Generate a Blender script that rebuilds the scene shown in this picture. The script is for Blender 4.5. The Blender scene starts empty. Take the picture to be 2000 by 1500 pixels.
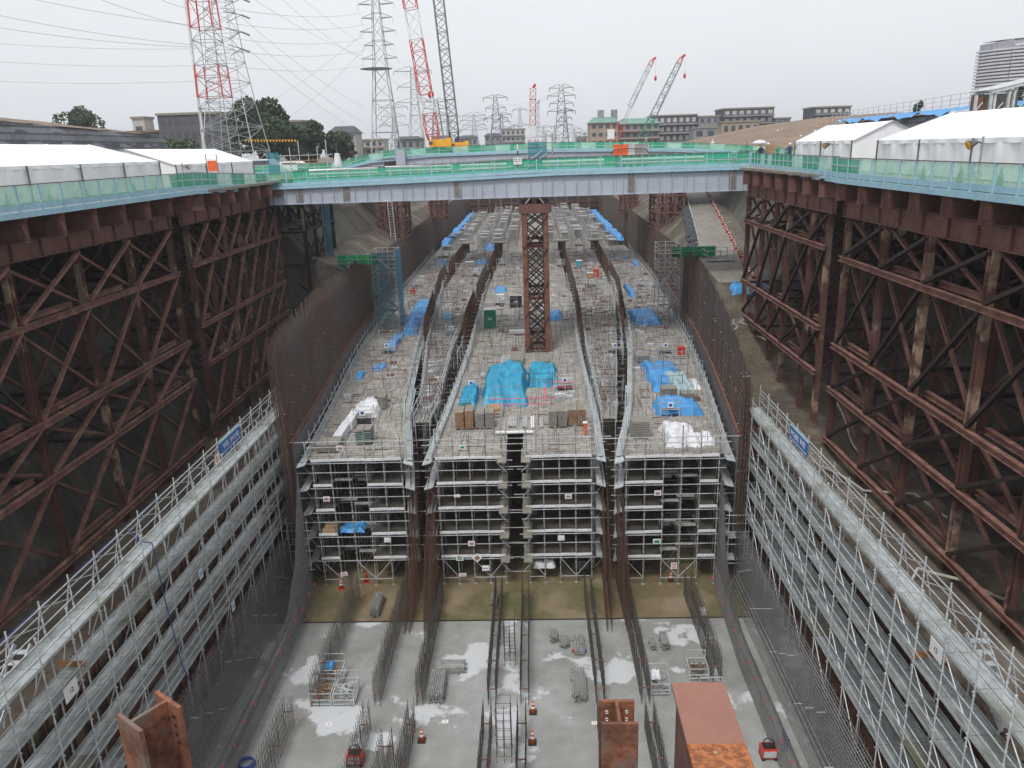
import bpy, math, random
import numpy as np
from mathutils import Vector, Matrix
sc = bpy.context.scene
random.seed(7)
R = math.radians
# ------------------------------------------------------------------ camera
F, CX, CY, ZC = 1520., 1000, 750, 2.1
ROLL, PITCH, YAW = math.atan(.033), R(16.78), R(1.99)
FY = Vector((-math.sin(YAW), math.cos(YAW), 0)); RT = Vector((math.cos(YAW), math.sin(YAW), 0)); UP = Vector((0, 0, 1))
FW = FY*math.cos(PITCH) - UP*math.sin(PITCH); DN = -(UP*math.cos(PITCH) + FY*math.sin(PITCH))
cr, sr = math.cos(ROLL), math.sin(ROLL)
camX = RT*cr + DN*sr; camY = RT*sr - DN*cr; camZ = -FW
cam = bpy.data.cameras.new('camera'); co = bpy.data.objects.new('camera', cam)
sc.collection.objects.link(co); sc.camera = co
co.matrix_world = Matrix(((camX.x, camY.x, camZ.x, 0), (camX.y, camY.y, camZ.y, 0), (camX.z, camY.z, camZ.z, ZC), (0, 0, 0, 1)))
cam.sensor_width = 36; cam.lens = F/2000*36; cam.clip_end = 9000; cam.clip_start = .1
# ------------------------------------------------------------------ sky, sun, exposure (overcast)
SUN_EL, SUN_ROT = R(58), R(200)
w = bpy.data.worlds.new('World'); sc.world = w; w.use_nodes = True
nt = w.node_tree; nt.nodes.clear()
sky = nt.nodes.new('ShaderNodeTexSky'); sky.sky_type = 'NISHITA'; sky.sun_disc = False
sky.sun_elevation = SUN_EL; sky.sun_rotation = SUN_ROT; sky.air_density = 1.5; sky.dust_density = 6; sky.ozone_density = 1
hs = nt.nodes.new('ShaderNodeHueSaturation'); hs.inputs['Saturation'].default_value = .10; hs.inputs['Value'].default_value = 1
mx = nt.nodes.new('ShaderNodeMix'); mx.data_type = 'RGBA'; mx.inputs[0].default_value = .80
mx.inputs[7].default_value = (5.3, 5.45, 5.75, 1)      # flat cloud cover
# faint cloud mottling
tc = nt.nodes.new('ShaderNodeTexCoord'); nz = nt.nodes.new('ShaderNodeTexNoise'); nz.inputs['Scale'].default_value = 1.6; nz.inputs['Detail'].default_value = 3
mr = nt.nodes.new('ShaderNodeMapRange'); mr.inputs['From Min'].default_value = .3; mr.inputs['From Max'].default_value = .7; mr.inputs['To Min'].default_value = .95; mr.inputs['To Max'].default_value = 1.05
ml = nt.nodes.new('ShaderNodeMix'); ml.data_type = 'RGBA'; ml.blend_type = 'MULTIPLY'; ml.inputs[0].default_value = 1
bg = nt.nodes.new('ShaderNodeBackground'); bg.inputs['Strength'].default_value = .12
wo = nt.nodes.new('ShaderNodeOutputWorld')
L = nt.links.new
L(sky.outputs[0], hs.inputs['Color']); L(hs.outputs[0], mx.inputs[6]); L(mx.outputs[2], ml.inputs[6])
L(tc.outputs['Generated'], nz.inputs['Vector']); L(nz.outputs[0], mr.inputs[0]); L(mr.outputs[0], ml.inputs[7])
L(ml.outputs[2], bg.inputs[0]); L(bg.outputs[0], wo.inputs[0])
sl = bpy.data.lights.new('sun', 'SUN'); sl.energy = 1.4; sl.angle = R(14); sl.color = (1, .97, .93)
so = bpy.data.objects.new('sun', sl); sc.collection.objects.link(so)
az = SUN_ROT
sd = Vector((math.sin(az)*math.cos(SUN_EL), math.cos(az)*math.cos(SUN_EL), math.sin(SUN_EL)))
so.rotation_euler = sd.to_track_quat('Z', 'Y').to_euler()
sc.view_settings.view_transform = 'Standard'; sc.view_settings.look = 'None'; sc.view_settings.exposure = .60; sc.view_settings.gamma = 1
# ------------------------------------------------------------------ helpers
def ray(u, v):
    a, b = u-CX, v-CY
    return FW*F + RT*(a*cr - b*sr) + DN*(a*sr + b*cr)
def PZ(u, v, z): r = ray(u, v); t = (z-ZC)/r.z; return (r.x*t, r.y*t, z)
def PY(u, v, y): r = ray(u, v); t = y/r.y; return (r.x*t, y, r.z*t+ZC)
def PX(u, v, x): r = ray(u, v); t = x/r.x; return (x, r.y*t, r.z*t+ZC)

def mk(name, c1, c2=None, s=1.0, rough=.75, metal=0, bump=0, sc3=(1, 1, 1), lo=.4, hi=.62, c3=None, s3=.3, lo3=.56, hi3=.62, detail=6, fine=.25, spec=.4, bscale=None):
    m = bpy.data.materials.new(name); m.use_nodes = True
    n = m.node_tree; b = n.nodes['Principled BSDF']; lk = n.links.new
    b.inputs['Roughness'].default_value = rough; b.inputs['Metallic'].default_value = metal
    b.inputs['Specular IOR Level'].default_value = spec
    if c2 is None: c2 = tuple(x*.78 for x in c1)
    g = n.nodes.new('ShaderNodeNewGeometry'); mp = n.nodes.new('ShaderNodeMapping'); mp.inputs['Scale'].default_value = sc3
    lk(g.outputs['Position'], mp.inputs['Vector'])
    nz = n.nodes.new('ShaderNodeTexNoise'); nz.inputs['Scale'].default_value = s; nz.inputs['Detail'].default_value = detail; nz.inputs['Roughness'].default_value = .65
    lk(mp.outputs[0], nz.inputs['Vector'])
    mr = n.nodes.new('ShaderNodeMapRange'); mr.inputs['From Min'].default_value = lo; mr.inputs['From Max'].default_value = hi
    lk(nz.outputs[0], mr.inputs[0])
    mi = n.nodes.new('ShaderNodeMix'); mi.data_type = 'RGBA'; mi.inputs[6].default_value = (*c1, 1); mi.inputs[7].default_value = (*c2, 1)
    lk(mr.outputs[0], mi.inputs[0]); out = mi.outputs[2]
    if fine:
        nf = n.nodes.new('ShaderNodeTexNoise'); nf.inputs['Scale'].default_value = s*9; nf.inputs['Detail'].default_value = 3
        lk(mp.outputs[0], nf.inputs['Vector'])
        rf = n.nodes.new('ShaderNodeMapRange'); rf.inputs['From Min'].default_value = .3; rf.inputs['From Max'].default_value = .7
        rf.inputs['To Min'].default_value = 1-fine; rf.inputs['To Max'].default_value = 1+fine
        lk(nf.outputs[0], rf.inputs[0])
        mm = n.nodes.new('ShaderNodeMix'); mm.data_type = 'RGBA'; mm.blend_type = 'MULTIPLY'; mm.inputs[0].default_value = 1
        lk(out, mm.inputs[6]); lk(rf.outputs[0], mm.inputs[7]); out = mm.outputs[2]
    if c3 is not None:
        n3 = n.nodes.new('ShaderNodeTexNoise'); n3.inputs['Scale'].default_value = s3; n3.inputs['Detail'].default_value = 7; n3.inputs['Roughness'].default_value = .6
        lk(g.outputs['Position'], n3.inputs['Vector'])
        r3 = n.nodes.new('ShaderNodeMapRange'); r3.inputs['From Min'].default_value = lo3; r3.inputs['From Max'].default_value = hi3
        lk(n3.outputs[0], r3.inputs[0])
        m3 = n.nodes.new('ShaderNodeMix'); m3.data_type = 'RGBA'; m3.inputs[7].default_value = (*c3, 1)
        lk(out, m3.inputs[6]); lk(r3.outputs[0], m3.inputs[0]); out = m3.outputs[2]
    lk(out, b.inputs['Base Color'])
    if bump:
        bp = n.nodes.new('ShaderNodeBump'); bp.inputs['Strength'].default_value = min(1, bump); bp.inputs['Distance'].default_value = .05
        nb = n.nodes.new('ShaderNodeTexNoise'); nb.inputs['Scale'].default_value = bscale or s*4; nb.inputs['Detail'].default_value = 6
        lk(mp.outputs[0], nb.inputs['Vector']); lk(nb.outputs[0], bp.inputs['Height']); lk(bp.outputs[0], b.inputs['Normal'])
    return m
def mesh_mat(name, col, alpha, rough=.8):
    m = mk(name, col, tuple(x*.8 for x in col), 1.5, rough, fine=.1); n = m.node_tree
    b = n.nodes['Principled BSDF']; o = n.nodes['Material Output']
    t = n.nodes.new('ShaderNodeBsdfTransparent'); x = n.nodes.new('ShaderNodeMixShader'); x.inputs[0].default_value = alpha
    n.links.new(t.outputs[0], x.inputs[1]); n.links.new(b.outputs[0], x.inputs[2]); n.links.new(x.outputs[0], o.inputs[0])
    return m
M = {}
M['rust'] = mk('rusted_steel', (.115, .052, .042), (.165, .080, .064), .9, .8, 0, .2, c3=(.17, .085, .055), s3=.8, lo3=.58, hi3=.72)
M['rust_wale'] = mk('rusted_wale', (.215, .108, .083), (.130, .058, .046), 1.2, .75, 0, .2, c3=(.30, .175, .13), s3=1.1, lo3=.56, hi3=.7)
M['rust_post'] = mk('rusted_post', (.120, .055, .042), (.075, .033, .027), .7, .8, 0, .2, c3=(.34, .245, .17), s3=.55, lo3=.54, hi3=.64)
M['rust_dark'] = mk('dark_and_shaded_steel', (.026, .016, .015), (.042, .024, .021), 1, .6)  # dark rusted steel; its tone also paints shade on rear trestle rows
M['rust_orange'] = mk('orange_rusted_steel', (.22, .085, .045), (.10, .045, .032), 2.2, .75, 0, .25, c3=(.15, .115, .095), s3=3.0, lo3=.52, hi3=.66, fine=.35)
M['rust_plate'] = mk('primer_plate', (.26, .125, .092), (.235, .11, .082), 2, .55, 0, 0, fine=.05)
M['rust_patch'] = mk('rusty_plate_patch', (.36, .13, .045), (.19, .065, .028), 22, .7, lo=.45, hi=.55)
M['girder'] = mk('grey_painted_girder', (.42, .45, .52), (.37, .40, .46), .35, .5, 0, 0, fine=.05, c3=(.33, .34, .36), s3=.5, lo3=.6, hi3=.75)
M['cyan'] = mk('pale_blue_steel', (.33, .53, .62), (.27, .46, .56), .8, .55, fine=.08, c3=(.30, .26, .20), s3=1.7, lo3=.68, hi3=.76)
M['cyan2'] = mk('light_blue_strip', (.23, .50, .66), (.20, .44, .60), .8, .55, fine=.08)
M['mesh_pale'] = mesh_mat('pale_green_mesh', (.42, .74, .58), .72)
M['mesh_green'] = mesh_mat('emerald_mesh', (.01, .36, .19), .88)
M['mesh_bridge'] = mesh_mat('bridge_mesh', (.03, .42, .24), .60)
M['mesh_teal'] = mesh_mat('teal_netting', (.05, .26, .33), .50)
M['mesh_teal2'] = mesh_mat('blue_netting', (.07, .30, .46), .72)
M['mesh_bright'] = mesh_mat('bright_green_sheet', (.015, .38, .14), .97)
M['galv'] = mk('galvanised_tube', (.56, .58, .59), (.40, .41, .42), 2, .55, .12, fine=.15)
M['galv_dull'] = mk('dull_tube', (.28, .275, .27), (.40, .39, .38), 2, .6, .2, fine=.2, c3=(.16, .09, .06), s3=1.2, lo3=.6, hi3=.7)
M['plank'] = mk('galvanised_plank', (.38, .41, .41), (.46, .49, .49), .8, .45, .2, 0, sc3=(1, .3, 1), c3=(.22, .22, .15), s3=.35, lo3=.54, hi3=.68)
M['plank_w'] = mk('bright_plank', (.52, .55, .57), (.40, .43, .45), .8, .45, .15)
M['white_steel'] = mk('white_steel_beam', (.74, .75, .77), (.62, .62, .64), 1.5, .5)
M['rebar'] = mk('rusty_rebar', (.115, .078, .066), (.145, .092, .072), .35, .8, c3=(.115, .102, .096), s3=.12, lo3=.45, hi3=.6)
M['rebar_red'] = mk('red_rebar', (.165, .085, .060), (.115, .060, .045), .5, .8)
M['rebar_grey'] = mk('grey_rebar', (.20, .20, .20), (.27, .265, .26), .5, .6, .2)
M['rebar_dark'] = mk('dark_starter_rebar', (.070, .066, .064), (.11, .09, .078), .5, .65)
M['stack'] = mk('weathered_frames', (.24, .245, .23), (.34, .345, .335), 3, .6, .1)
M['form'] = mk('grey_formwork', (.17, .165, .17), (.13, .125, .13), .25, .6, fine=.08, sc3=(1, 1, .3), c3=(.10, .06, .05), s3=.3, lo3=.58, hi3=.75)
M['soil'] = mk('brown_soil', (.23, .17, .12), (.18, .13, .095), .15, .95, 0, .4)
M['ground'] = mk('city_ground', (.16, .16, .14), (.11, .12, .09), .02, .95)
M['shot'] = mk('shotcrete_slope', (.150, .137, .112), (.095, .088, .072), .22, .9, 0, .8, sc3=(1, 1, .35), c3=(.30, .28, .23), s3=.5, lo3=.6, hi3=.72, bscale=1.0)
M['ledge'] = mk('muddy_ledge', (.115, .092, .066), (.07, .055, .042), .3, .7, 0, .4, c3=(.19, .17, .14), s3=.25, lo3=.52, hi3=.66)
M['road'] = mk('ramp_concrete', (.245, .228, .20), (.205, .19, .165), .2, .85, 0, .1, c3=(.17, .155, .13), s3=.15, lo3=.54, hi3=.66)
M['lag'] = mk('timber_lagging', (.21, .155, .105), (.11, .078, .058), 1.2, .8, 0, .3, sc3=(1, 3, .25))
M['floor'] = mk('pale_wet_concrete', (.315, .322, .312), (.215, .218, .200), .16, .38, 0, .04, lo=.38, hi=.62, c3=(.50, .515, .53), s3=.19, lo3=.55, hi3=.578, fine=.08)
M['floor2'] = mk('brown_wet_concrete', (.175, .135, .078), (.125, .120, .055), .22, .5, 0, .05, lo=.42, hi=.6, c3=(.24, .19, .125), s3=.3, lo3=.5, hi3=.66, fine=.1)
M['tarp'] = mk('blue_tarpaulin', (.02, .235, .40), (.035, .32, .48), .7, .5, 0, .2, fine=.1)
M['tarp2'] = mk('bright_blue_tarpaulin', (.055, .25, .56), (.07, .31, .63), .8, .45, 0, .2, fine=.1)
M['tarp_w'] = mk('white_sheet', (.68, .69, .72), (.58, .59, .62), 1, .5, 0, .2, fine=.04)
M['tarp_g'] = mk('grey_sheet', (.34, .45, .47), (.26, .38, .42), 1.5, .5, 0, .3)
M['tarp_dg'] = mk('dark_green_sheet', (.02, .14, .11), (.015, .10, .08), 1.5, .6)
M['tent'] = mk('white_tent_canvas', (.84, .85, .87), (.80, .81, .83), .4, .6, fine=.02)
M['tent_wall'] = mk('tent_side_canvas', (.78, .79, .80), (.70, .71, .73), .5, .6, sc3=(1, 1, .15), fine=.03)
M['pole'] = mk('dark_pole', (.11, .10, .095), (.16, .15, .14), 2, .5, .3)
M['wood'] = mk('tan_timber', (.34, .23, .13), (.26, .17, .09), 2, .8)
M['orangewood'] = mk('orange_timber', (.42, .19, .06), (.3, .13, .05), 2, .7)
M['ply'] = mk('grey_ply', (.27, .25, .21), (.20, .185, .16), 2, .8)
M['yellow'] = mk('yellow_paint', (.80, .40, .02), (.70, .33, .02), 1, .45, fine=.05)
M['red'] = mk('red_paint', (.60, .045, .02), (.48, .04, .025), 1, .45, fine=.05)
M['orange'] = mk('orange_plastic', (.80, .14, .03), (.70, .11, .03), 2, .45, fine=.03)
M['white'] = mk('white_paint', (.78, .78, .78), (.70, .70, .71), 2, .5, fine=.03)
M['black'] = mk('black_paint', (.02, .02, .022), (.03, .03, .032), 2, .5)
M['navy'] = mk('navy_cloth', (.03, .05, .12), (.025, .04, .09), 5, .8)
M['green'] = mk('green_paint', (.02, .24, .15), (.02, .20, .12), 1, .5, fine=.03)
M['pink'] = mk('pink_tape', (.85, .08, .22), (.8, .07, .2), 2, .6)
M['blue_sign'] = mk('blue_sign', (.01, .12, .42), (.01, .11, .38), 1, .4, fine=.02)
M['blue_hose'] = mk('blue_hose', (.04, .08, .28), (.035, .07, .22), 2, .5)
M['hose'] = mk('pale_hose', (.40, .38, .33), (.3, .28, .24), 2, .6)
M['pylon'] = mk('pylon_steel', (.36, .38, .40), (.46, .48, .50), .3, .5, .3, fine=.08)
M['pylon_d'] = mk('dark_pylon_steel', (.16, .18, .20), (.22, .24, .26), .3, .5, .3, fine=.08)
M['wire'] = mk('wire', (.22, .22, .23), (.25, .25, .26), 1, .6)
M['sign_red'] = mk('faded_red_print', (.62, .25, .28), (.55, .22, .25), 3, .6)
M['skin'] = mk('skin', (.45, .26, .18), (.40, .23, .16), 5, .6)
M['crown'] = mk('foliage_dark', (.030, .058, .026), (.058, .095, .040), .5, .7, lo=.42, hi=.58)
M['crown2'] = mk('foliage_mid', (.045, .085, .030), (.08, .13, .05), .6, .7, lo=.42, hi=.58)
M['bark'] = mk('bark', (.06, .045, .03), (.04, .03, .02), 3, .9)
M['sandbag'] = mk('dark_sandbag', (.045, .05, .058), (.075, .08, .09), 1.0, .9, 0, .5)
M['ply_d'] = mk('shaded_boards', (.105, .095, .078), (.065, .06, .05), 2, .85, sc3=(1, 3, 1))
M['slope_shade'] = mk('shaded_slope_soil', (.085, .08, .066), (.042, .040, .034), .22, .9, 0, .8, sc3=(1, 1, .35), c3=(.15, .14, .115), s3=.4, lo3=.58, hi3=.74, bscale=1.0)  # slope colour darkened to paint in the shade below the trestle decks
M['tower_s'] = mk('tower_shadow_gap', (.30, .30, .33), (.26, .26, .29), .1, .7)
M['glass'] = mk('window_glass', (.05, .06, .07), (.08, .09, .10), .2, .25)
def wetness(m, s, lo, hi, r0, r1):
    n = m.node_tree; b = n.nodes['Principled BSDF']; g = n.nodes.new('ShaderNodeNewGeometry'); z = n.nodes.new('ShaderNodeTexNoise'); z.inputs['Scale'].default_value = s; z.inputs['Detail'].default_value = 5
    r = n.nodes.new('ShaderNodeMapRange'); r.inputs['From Min'].default_value = lo; r.inputs['From Max'].default_value = hi; r.inputs['To Min'].default_value = r0; r.inputs['To Max'].default_value = r1
    n.links.new(g.outputs['Position'], z.inputs['Vector']); n.links.new(z.outputs[0], r.inputs[0]); n.links.new(r.outputs[0], b.inputs['Roughness'])
wetness(M['floor'], .28, .44, .56, .12, .6); wetness(M['floor2'], .3, .42, .56, .15, .7)
def brick(name, c1, c2, cm, bw, rh, mort, rough=.8, vert=False):
    m = mk(name, (1, 1, 1), (.82, .82, .82), .35, rough, fine=.2); n = m.node_tree; b = n.nodes['Principled BSDF']
    src = b.inputs['Base Color'].links[0].from_socket
    g = n.nodes.new('ShaderNodeNewGeometry'); mp = n.nodes.new('ShaderNodeMapping')
    if vert: mp.inputs['Rotation'].default_value = (R(90), 0, 0)
    n.links.new(g.outputs['Position'], mp.inputs['Vector'])
    br = n.nodes.new('ShaderNodeTexBrick'); br.inputs['Color1'].default_value = (*c1, 1); br.inputs['Color2'].default_value = (*c2, 1); br.inputs['Mortar'].default_value = (*cm, 1)
    br.inputs['Scale'].default_value = 1; br.inputs['Mortar Size'].default_value = mort; br.inputs['Brick Width'].default_value = bw; br.inputs['Row Height'].default_value = rh
    n.links.new(mp.outputs[0], br.inputs['Vector'])
    x = n.nodes.new('ShaderNodeMix'); x.data_type = 'RGBA'; x.blend_type = 'MULTIPLY'; x.inputs[0].default_value = 1
    n.links.new(br.outputs[0], x.inputs[6]); n.links.new(src, x.inputs[7]); n.links.new(x.outputs[2], b.inputs['Base Color'])
    return m
M['deck'] = brick('deck_panels', (.385, .362, .325), (.285, .268, .24), (.085, .068, .058), 1.05, .45, .022)
M['deck_far'] = brick('worn_deck_panels', (.33, .31, .285), (.25, .235, .215), (.07, .055, .045), 1.2, .6, .05)
M['bag_wall'] = brick('sandbag_rows', (.27, .28, .31), (.20, .21, .235), (.10, .105, .12), 1.2, .8, .12, vert=True)

class MB:
    def __init__(s): s.v = []; s.f = []
    def quad(s, a, b, c, d): n = len(s.v); s.v += [a, b, c, d]; s.f.append((n, n+1, n+2, n+3)); return s
    def poly(s, pts): n = len(s.v); s.v += list(pts); s.f.append(tuple(range(n, n+len(pts)))); return s
    def hexa(s, p):
        n = len(s.v); s.v += [tuple(q) for q in p]
        s.f += [(n, n+3, n+2, n+1), (n+4, n+5, n+6, n+7), (n, n+1, n+5, n+4), (n+1, n+2, n+6, n+5), (n+2, n+3, n+7, n+6), (n+3, n, n+4, n+7)]; return s
    def box(s, x0, x1, y0, y1, z0, z1):
        return s.hexa([(x0, y0, z0), (x1, y0, z0), (x1, y1, z0), (x0, y1, z0), (x0, y0, z1), (x1, y0, z1), (x1, y1, z1), (x0, y1, z1)])
    def cbox(s, x, y, z, dx, dy, dz): return s.box(x-dx/2, x+dx/2, y-dy/2, y+dy/2, z, z+dz)
    def beam(s, p, q, wd, h, up=(0, 0, 1), off=(0, 0)):
        p = Vector(p); q = Vector(q); d = (q-p).normalized(); up = Vector(up)
        if abs(d.dot(up)) > .98: up = Vector((0, 1, 0))
        sd = d.cross(up).normalized(); u = sd.cross(d)
        o = sd*off[0] + u*off[1]; a = sd*wd/2; b = u*h/2
        return s.hexa([p+o-a-b, p+o+a-b, p+o+a+b, p+o-a+b, q+o-a-b, q+o+a-b, q+o+a+b, q+o-a+b])
    def hb(s, p, q, wd, h, t=.03, up=(0, 0, 1)):     # I/H section: flanges at +-h/2 along up, width wd
        s.beam(p, q, wd, t, up, (0, h/2-t/2)); s.beam(p, q, wd, t, up, (0, -h/2+t/2)); s.beam(p, q, t, h-2*t, up); return s
    def tube(s, p, q, r, n=4, r2=None):
        p = Vector(p); q = Vector(q); d = (q-p)
        if d.length < 1e-6: return s
        d.normalize(); up = Vector((0, 0, 1)) if abs(d.z) < .95 else Vector((0, 1, 0))
        a = d.cross(up).normalized(); b = a.cross(d); k = len(s.v); r2 = r if r2 is None else r2
        for c, rr in ((p, r), (q, r2)):
            for i in range(n):
                t = 2*math.pi*i/n+.78; s.v.append(tuple(c + a*(rr*math.cos(t)) + b*(rr*math.sin(t))))
        for i in range(n): j = (i+1) % n; s.f.append((k+i, k+j, k+n+j, k+n+i))
        if r > .03: s.f.append(tuple(range(k+n-1, k-1, -1))); s.f.append(tuple(range(k+n, k+2*n)))
        return s
    def path(s, pts, r, n=4):
        for a, b in zip(pts[:-1], pts[1:]): s.tube(a, b, r, n)
        return s
    def ring(s, c, rad, r, n=14, ax='z'):
        P = []
        for i in range(n+1):
            t = 2*math.pi*i/n; u, v = rad*math.cos(t), rad*math.sin(t)
            P.append((c[0]+u, c[1]+v, c[2]) if ax == 'z' else ((c[0]+u, c[1], c[2]+v) if ax == 'y' else (c[0], c[1]+u, c[2]+v)))
        return s.path(P, r, 5)
    def lathe(s, c, prof, n=12):
        k = len(s.v)
        for r, z in prof:
            for i in range(n): t = 2*math.pi*i/n; s.v.append((c[0]+r*math.cos(t), c[1]+r*math.sin(t), c[2]+z))
        for j in range(len(prof)-1):
            for i in range(n): i2 = (i+1) % n; s.f.append((k+j*n+i, k+j*n+i2, k+(j+1)*n+i2, k+(j+1)*n+i))
        s.f.append(tuple(k+(len(prof)-1)*n+i for i in range(n))); s.f.append(tuple(k+i for i in range(n-1, -1, -1)))
        return s
    def grid(s, fn, nu, nv):
        k = len(s.v)
        for j in range(nv+1):
            for i in range(nu+1): s.v.append(tuple(fn(i/nu, j/nv)))
        for j in range(nv):
            for i in range(nu): a = k+j*(nu+1)+i; s.f.append((a, a+1, a+nu+2, a+nu+1))
        return s
    def build(s, name, mat, parent=None, smooth=False):
        if not s.v: return None
        off = OFF.get(parent.name, (0, 0, 0)) if parent is not None else (0, 0, 0)
        me = bpy.data.meshes.new(name)
        V = np.array([tuple(p) for p in s.v], dtype=float)
        o = bpy.data.objects.new(name, me)
        if parent is not None: V = V-np.array(off)
        else: pass
        me.from_pydata(V.tolist(), [], s.f); me.update()
        if isinstance(mat, str): mat = M[mat]
        me.materials.append(mat)
        if smooth: me.polygons.foreach_set('use_smooth', [True]*len(me.polygons))
        sc.collection.objects.link(o)
        if parent is not None: o.parent = parent
        OFF[o.name] = off if parent is not None else (0, 0, 0)
        return o
OFF = {}
def thing(name, label, cat, loc=(0, 0, 0), group=None):
    o = bpy.data.objects.new(name, None); sc.collection.objects.link(o); o.location = loc; o.empty_display_size = .5
    OFF[o.name] = tuple(loc); o['label'] = label; o['category'] = cat
    if group: o['group'] = group
    return o
def tag(o, label, cat, group=None):
    o['label'] = label; o['category'] = cat
    if group: o['group'] = group
    return o
def kind(o, k='structure'):
    if o is not None: o['kind'] = k
    return o
def one(mb, name, mat, label, cat, group=None, smooth=False):     # single-mesh thing, origin moved to its base
    V = np.array([tuple(p) for p in mb.v]); c = [(V[:, 0].min()+V[:, 0].max())/2, (V[:, 1].min()+V[:, 1].max())/2, V[:, 2].min()]
    mb.v = [tuple(r) for r in (V-np.array(c))]
    o = mb.build(name, mat, None, smooth); o.location = c; OFF[o.name] = tuple(c)
    return tag(o, label, cat, group)
def dup(root, loc, rz=0, label=None, scale=None):
    r = root.copy(); sc.collection.objects.link(r); r.location = loc; r.rotation_euler = (0, 0, rz)
    if scale: r.scale = (scale,)*3
    if label: r['label'] = label
    def rec(a, b):
        for ch in list(a.children):
            c = ch.copy(); sc.collection.objects.link(c); c.parent = b; rec(ch, c)
    rec(root, r)
    return r
def lattice(mb, p, q, w0, w1, n, r=.05, rd=None):      # four-chord lattice from p to q
    p = Vector(p); q = Vector(q); d = (q-p).normalized(); up = Vector((0, 1, 0)) if abs(d.y) < .9 else Vector((0, 0, 1))
    a = d.cross(up).normalized(); b = a.cross(d); rd = rd or r*.6
    C = []
    for i in range(n+1):
        t = i/n; c = p+(q-p)*t; h = (w0+(w1-w0)*t)/2
        C.append([c+a*h+b*h, c-a*h+b*h, c-a*h-b*h, c+a*h-b*h])
    for k in range(4):
        mb.tube(C[0][k], C[-1][k], r, 4)
        for i in range(n):
            m2 = (k+1) % 4
            if (i+k) % 2: mb.tube(C[i][k], C[i+1][m2], rd, 3)
            else: mb.tube(C[i][m2], C[i+1][k], rd, 3)
            if i % 2 == 0: mb.tube(C[i][k], C[i][m2], rd, 3)
    return mb
def text(name, s, mat, size, origin, xdir, ydir, parent=None):
    cu = bpy.data.curves.new(name, 'FONT'); cu.body = s; cu.size = size; cu.extrude = .004; cu.align_x = 'CENTER'; cu.align_y = 'CENTER'
    t = bpy.data.objects.new('tmp', cu); sc.collection.objects.link(t)
    dg = bpy.context.evaluated_depsgraph_get(); me = bpy.data.meshes.new_from_object(t.evaluated_get(dg))
    bpy.data.objects.remove(t); me.name = name
    x = Vector(xdir).normalized(); y = Vector(ydir).normalized(); z = x.cross(y); o3 = Vector(origin)
    off = Vector(OFF.get(parent.name, (0, 0, 0))) if parent is not None else Vector((0, 0, 0))
    for v in me.vertices: v.co = o3 + x*v.co.x + y*v.co.y + z*v.co.z - off
    me.materials.clear(); me.materials.append(M[mat])
    o = bpy.data.objects.new(name, me); sc.collection.objects.link(o)
    if parent is not None: o.parent = parent
    OFF[o.name] = tuple(off)
    return o
def LI(pts):
    ys = [p[0] for p in pts]; xs = [p[1] for p in pts]
    return lambda y: float(np.interp(y, ys, xs))
# plan lines of the tunnel cells (y -> x)
Lout = LI([(20, -15), (47, -15.2), (57, -16), (69, -17.2), (80, -18), (109, -18.7), (157, -19.4), (209, -20), (256, -20.2)])
Lin = LI([(47, -8.8), (56, -10.4), (74.6, -12), (113, -14.4), (156, -14.2), (256, -14.2)])
Ls0 = LI([(50, -9.6), (56, -8.9), (74, -10.7), (112, -13.2), (156, -13.1), (256, -13)])
Ls1 = LI([(50, -8.6), (56, -7.8), (74, -8.5), (112, -8.3), (154, -7.4), (256, -7.3)])
CL = LI([(47, -7), (56, -6.7), (74, -6.5), (112, -6.9), (154, -6.1), (256, -6)])
CR = LI([(46, 3.6), (55, 3.9), (73, 3.9), (105, 4.6), (152, 4.7), (256, 4.8)])
Rs0 = LI([(50, 4.6), (55, 4.7), (73, 4.9), (105, 5.6), (151, 5.9), (256, 6)])
Rs1 = LI([(50, 5.3), (55, 5.7), (73, 7.5), (104, 10.6), (150, 11.3), (256, 11.4)])
Rin = LI([(46, 5.2), (55, 7.0), (73, 9.2), (104, 11.7), (150, 12.5), (256, 12.6)])
Rout = LI([(20, 11.4), (46, 11.7), (62, 13.6), (76, 14.9), (113, 17.1), (149, 17.9), (256, 20)])
LW = lambda y: Lout(y)-1.0
RW = lambda y: Rout(y)+1.0
DK = -17.0; FL = -26.4
# ================================================================== terrain
ST = [-45, 20, 45, 58, 66, 73, 80, 86, 94, 112, 152, 200, 256]
ramp = {73: (16.9, 21, -10.5), 80: (17.1, 21.9, -10.3), 86: (17.6, 22.9, -10.1), 94: (18.7, 24, -9.7), 112: (21.5, 26.6, -8.3), 152: (27.4, 32.6, -6), 200: (34.4, 39.8, -3), 256: (42.5, 48, -.5)}
LS, RS, RD = [], [], []
for y in ST:
    if y <= 80:
        LS.append([(-1250, -.5), (-38, -.5), (-33, -6), (-29.5, -12), (-26.6, -18.6), (-22, -18.6), (min(-18.9, LW(y)-1), -18.4), (min(-18.9, LW(y)-1), FL-.1)])
    else:
        k = LW(y)-1.2
        LS.append([(-1250, -.5), (-34, -.5), (-30, -5.0), (-27.8, -5.4), (-25.2, -8.7), (-23.6, -9.1), (min(k, -20.2), -10.9), (min(k, -20.2), FL-.1)])
    k = max(15, RW(y)+1.1)
    if y < 73:
        zl = float(np.interp(y, [45, 58, 66, 73], [-17, -15.6, -13.2, -10.8]))
        RS.append([(k, FL-.1), (k, zl), (18.6, zl), (21.8, zl), (24, (zl-.5)/2-2), (27.5, -5), (31, -.5), (1250, -.5)])
    else:
        l, r, z = ramp[y]; l = max(l, k+.3); z2 = z
        RS.append([(k, FL-.1), (k, min(-10.8, z)), (l, z2), (r, z2), (r+1.6, z2+.2), (r+3.6, min(-.7, z2*.45)), (r+6.6, -.5), (1250, -.5)])
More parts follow.
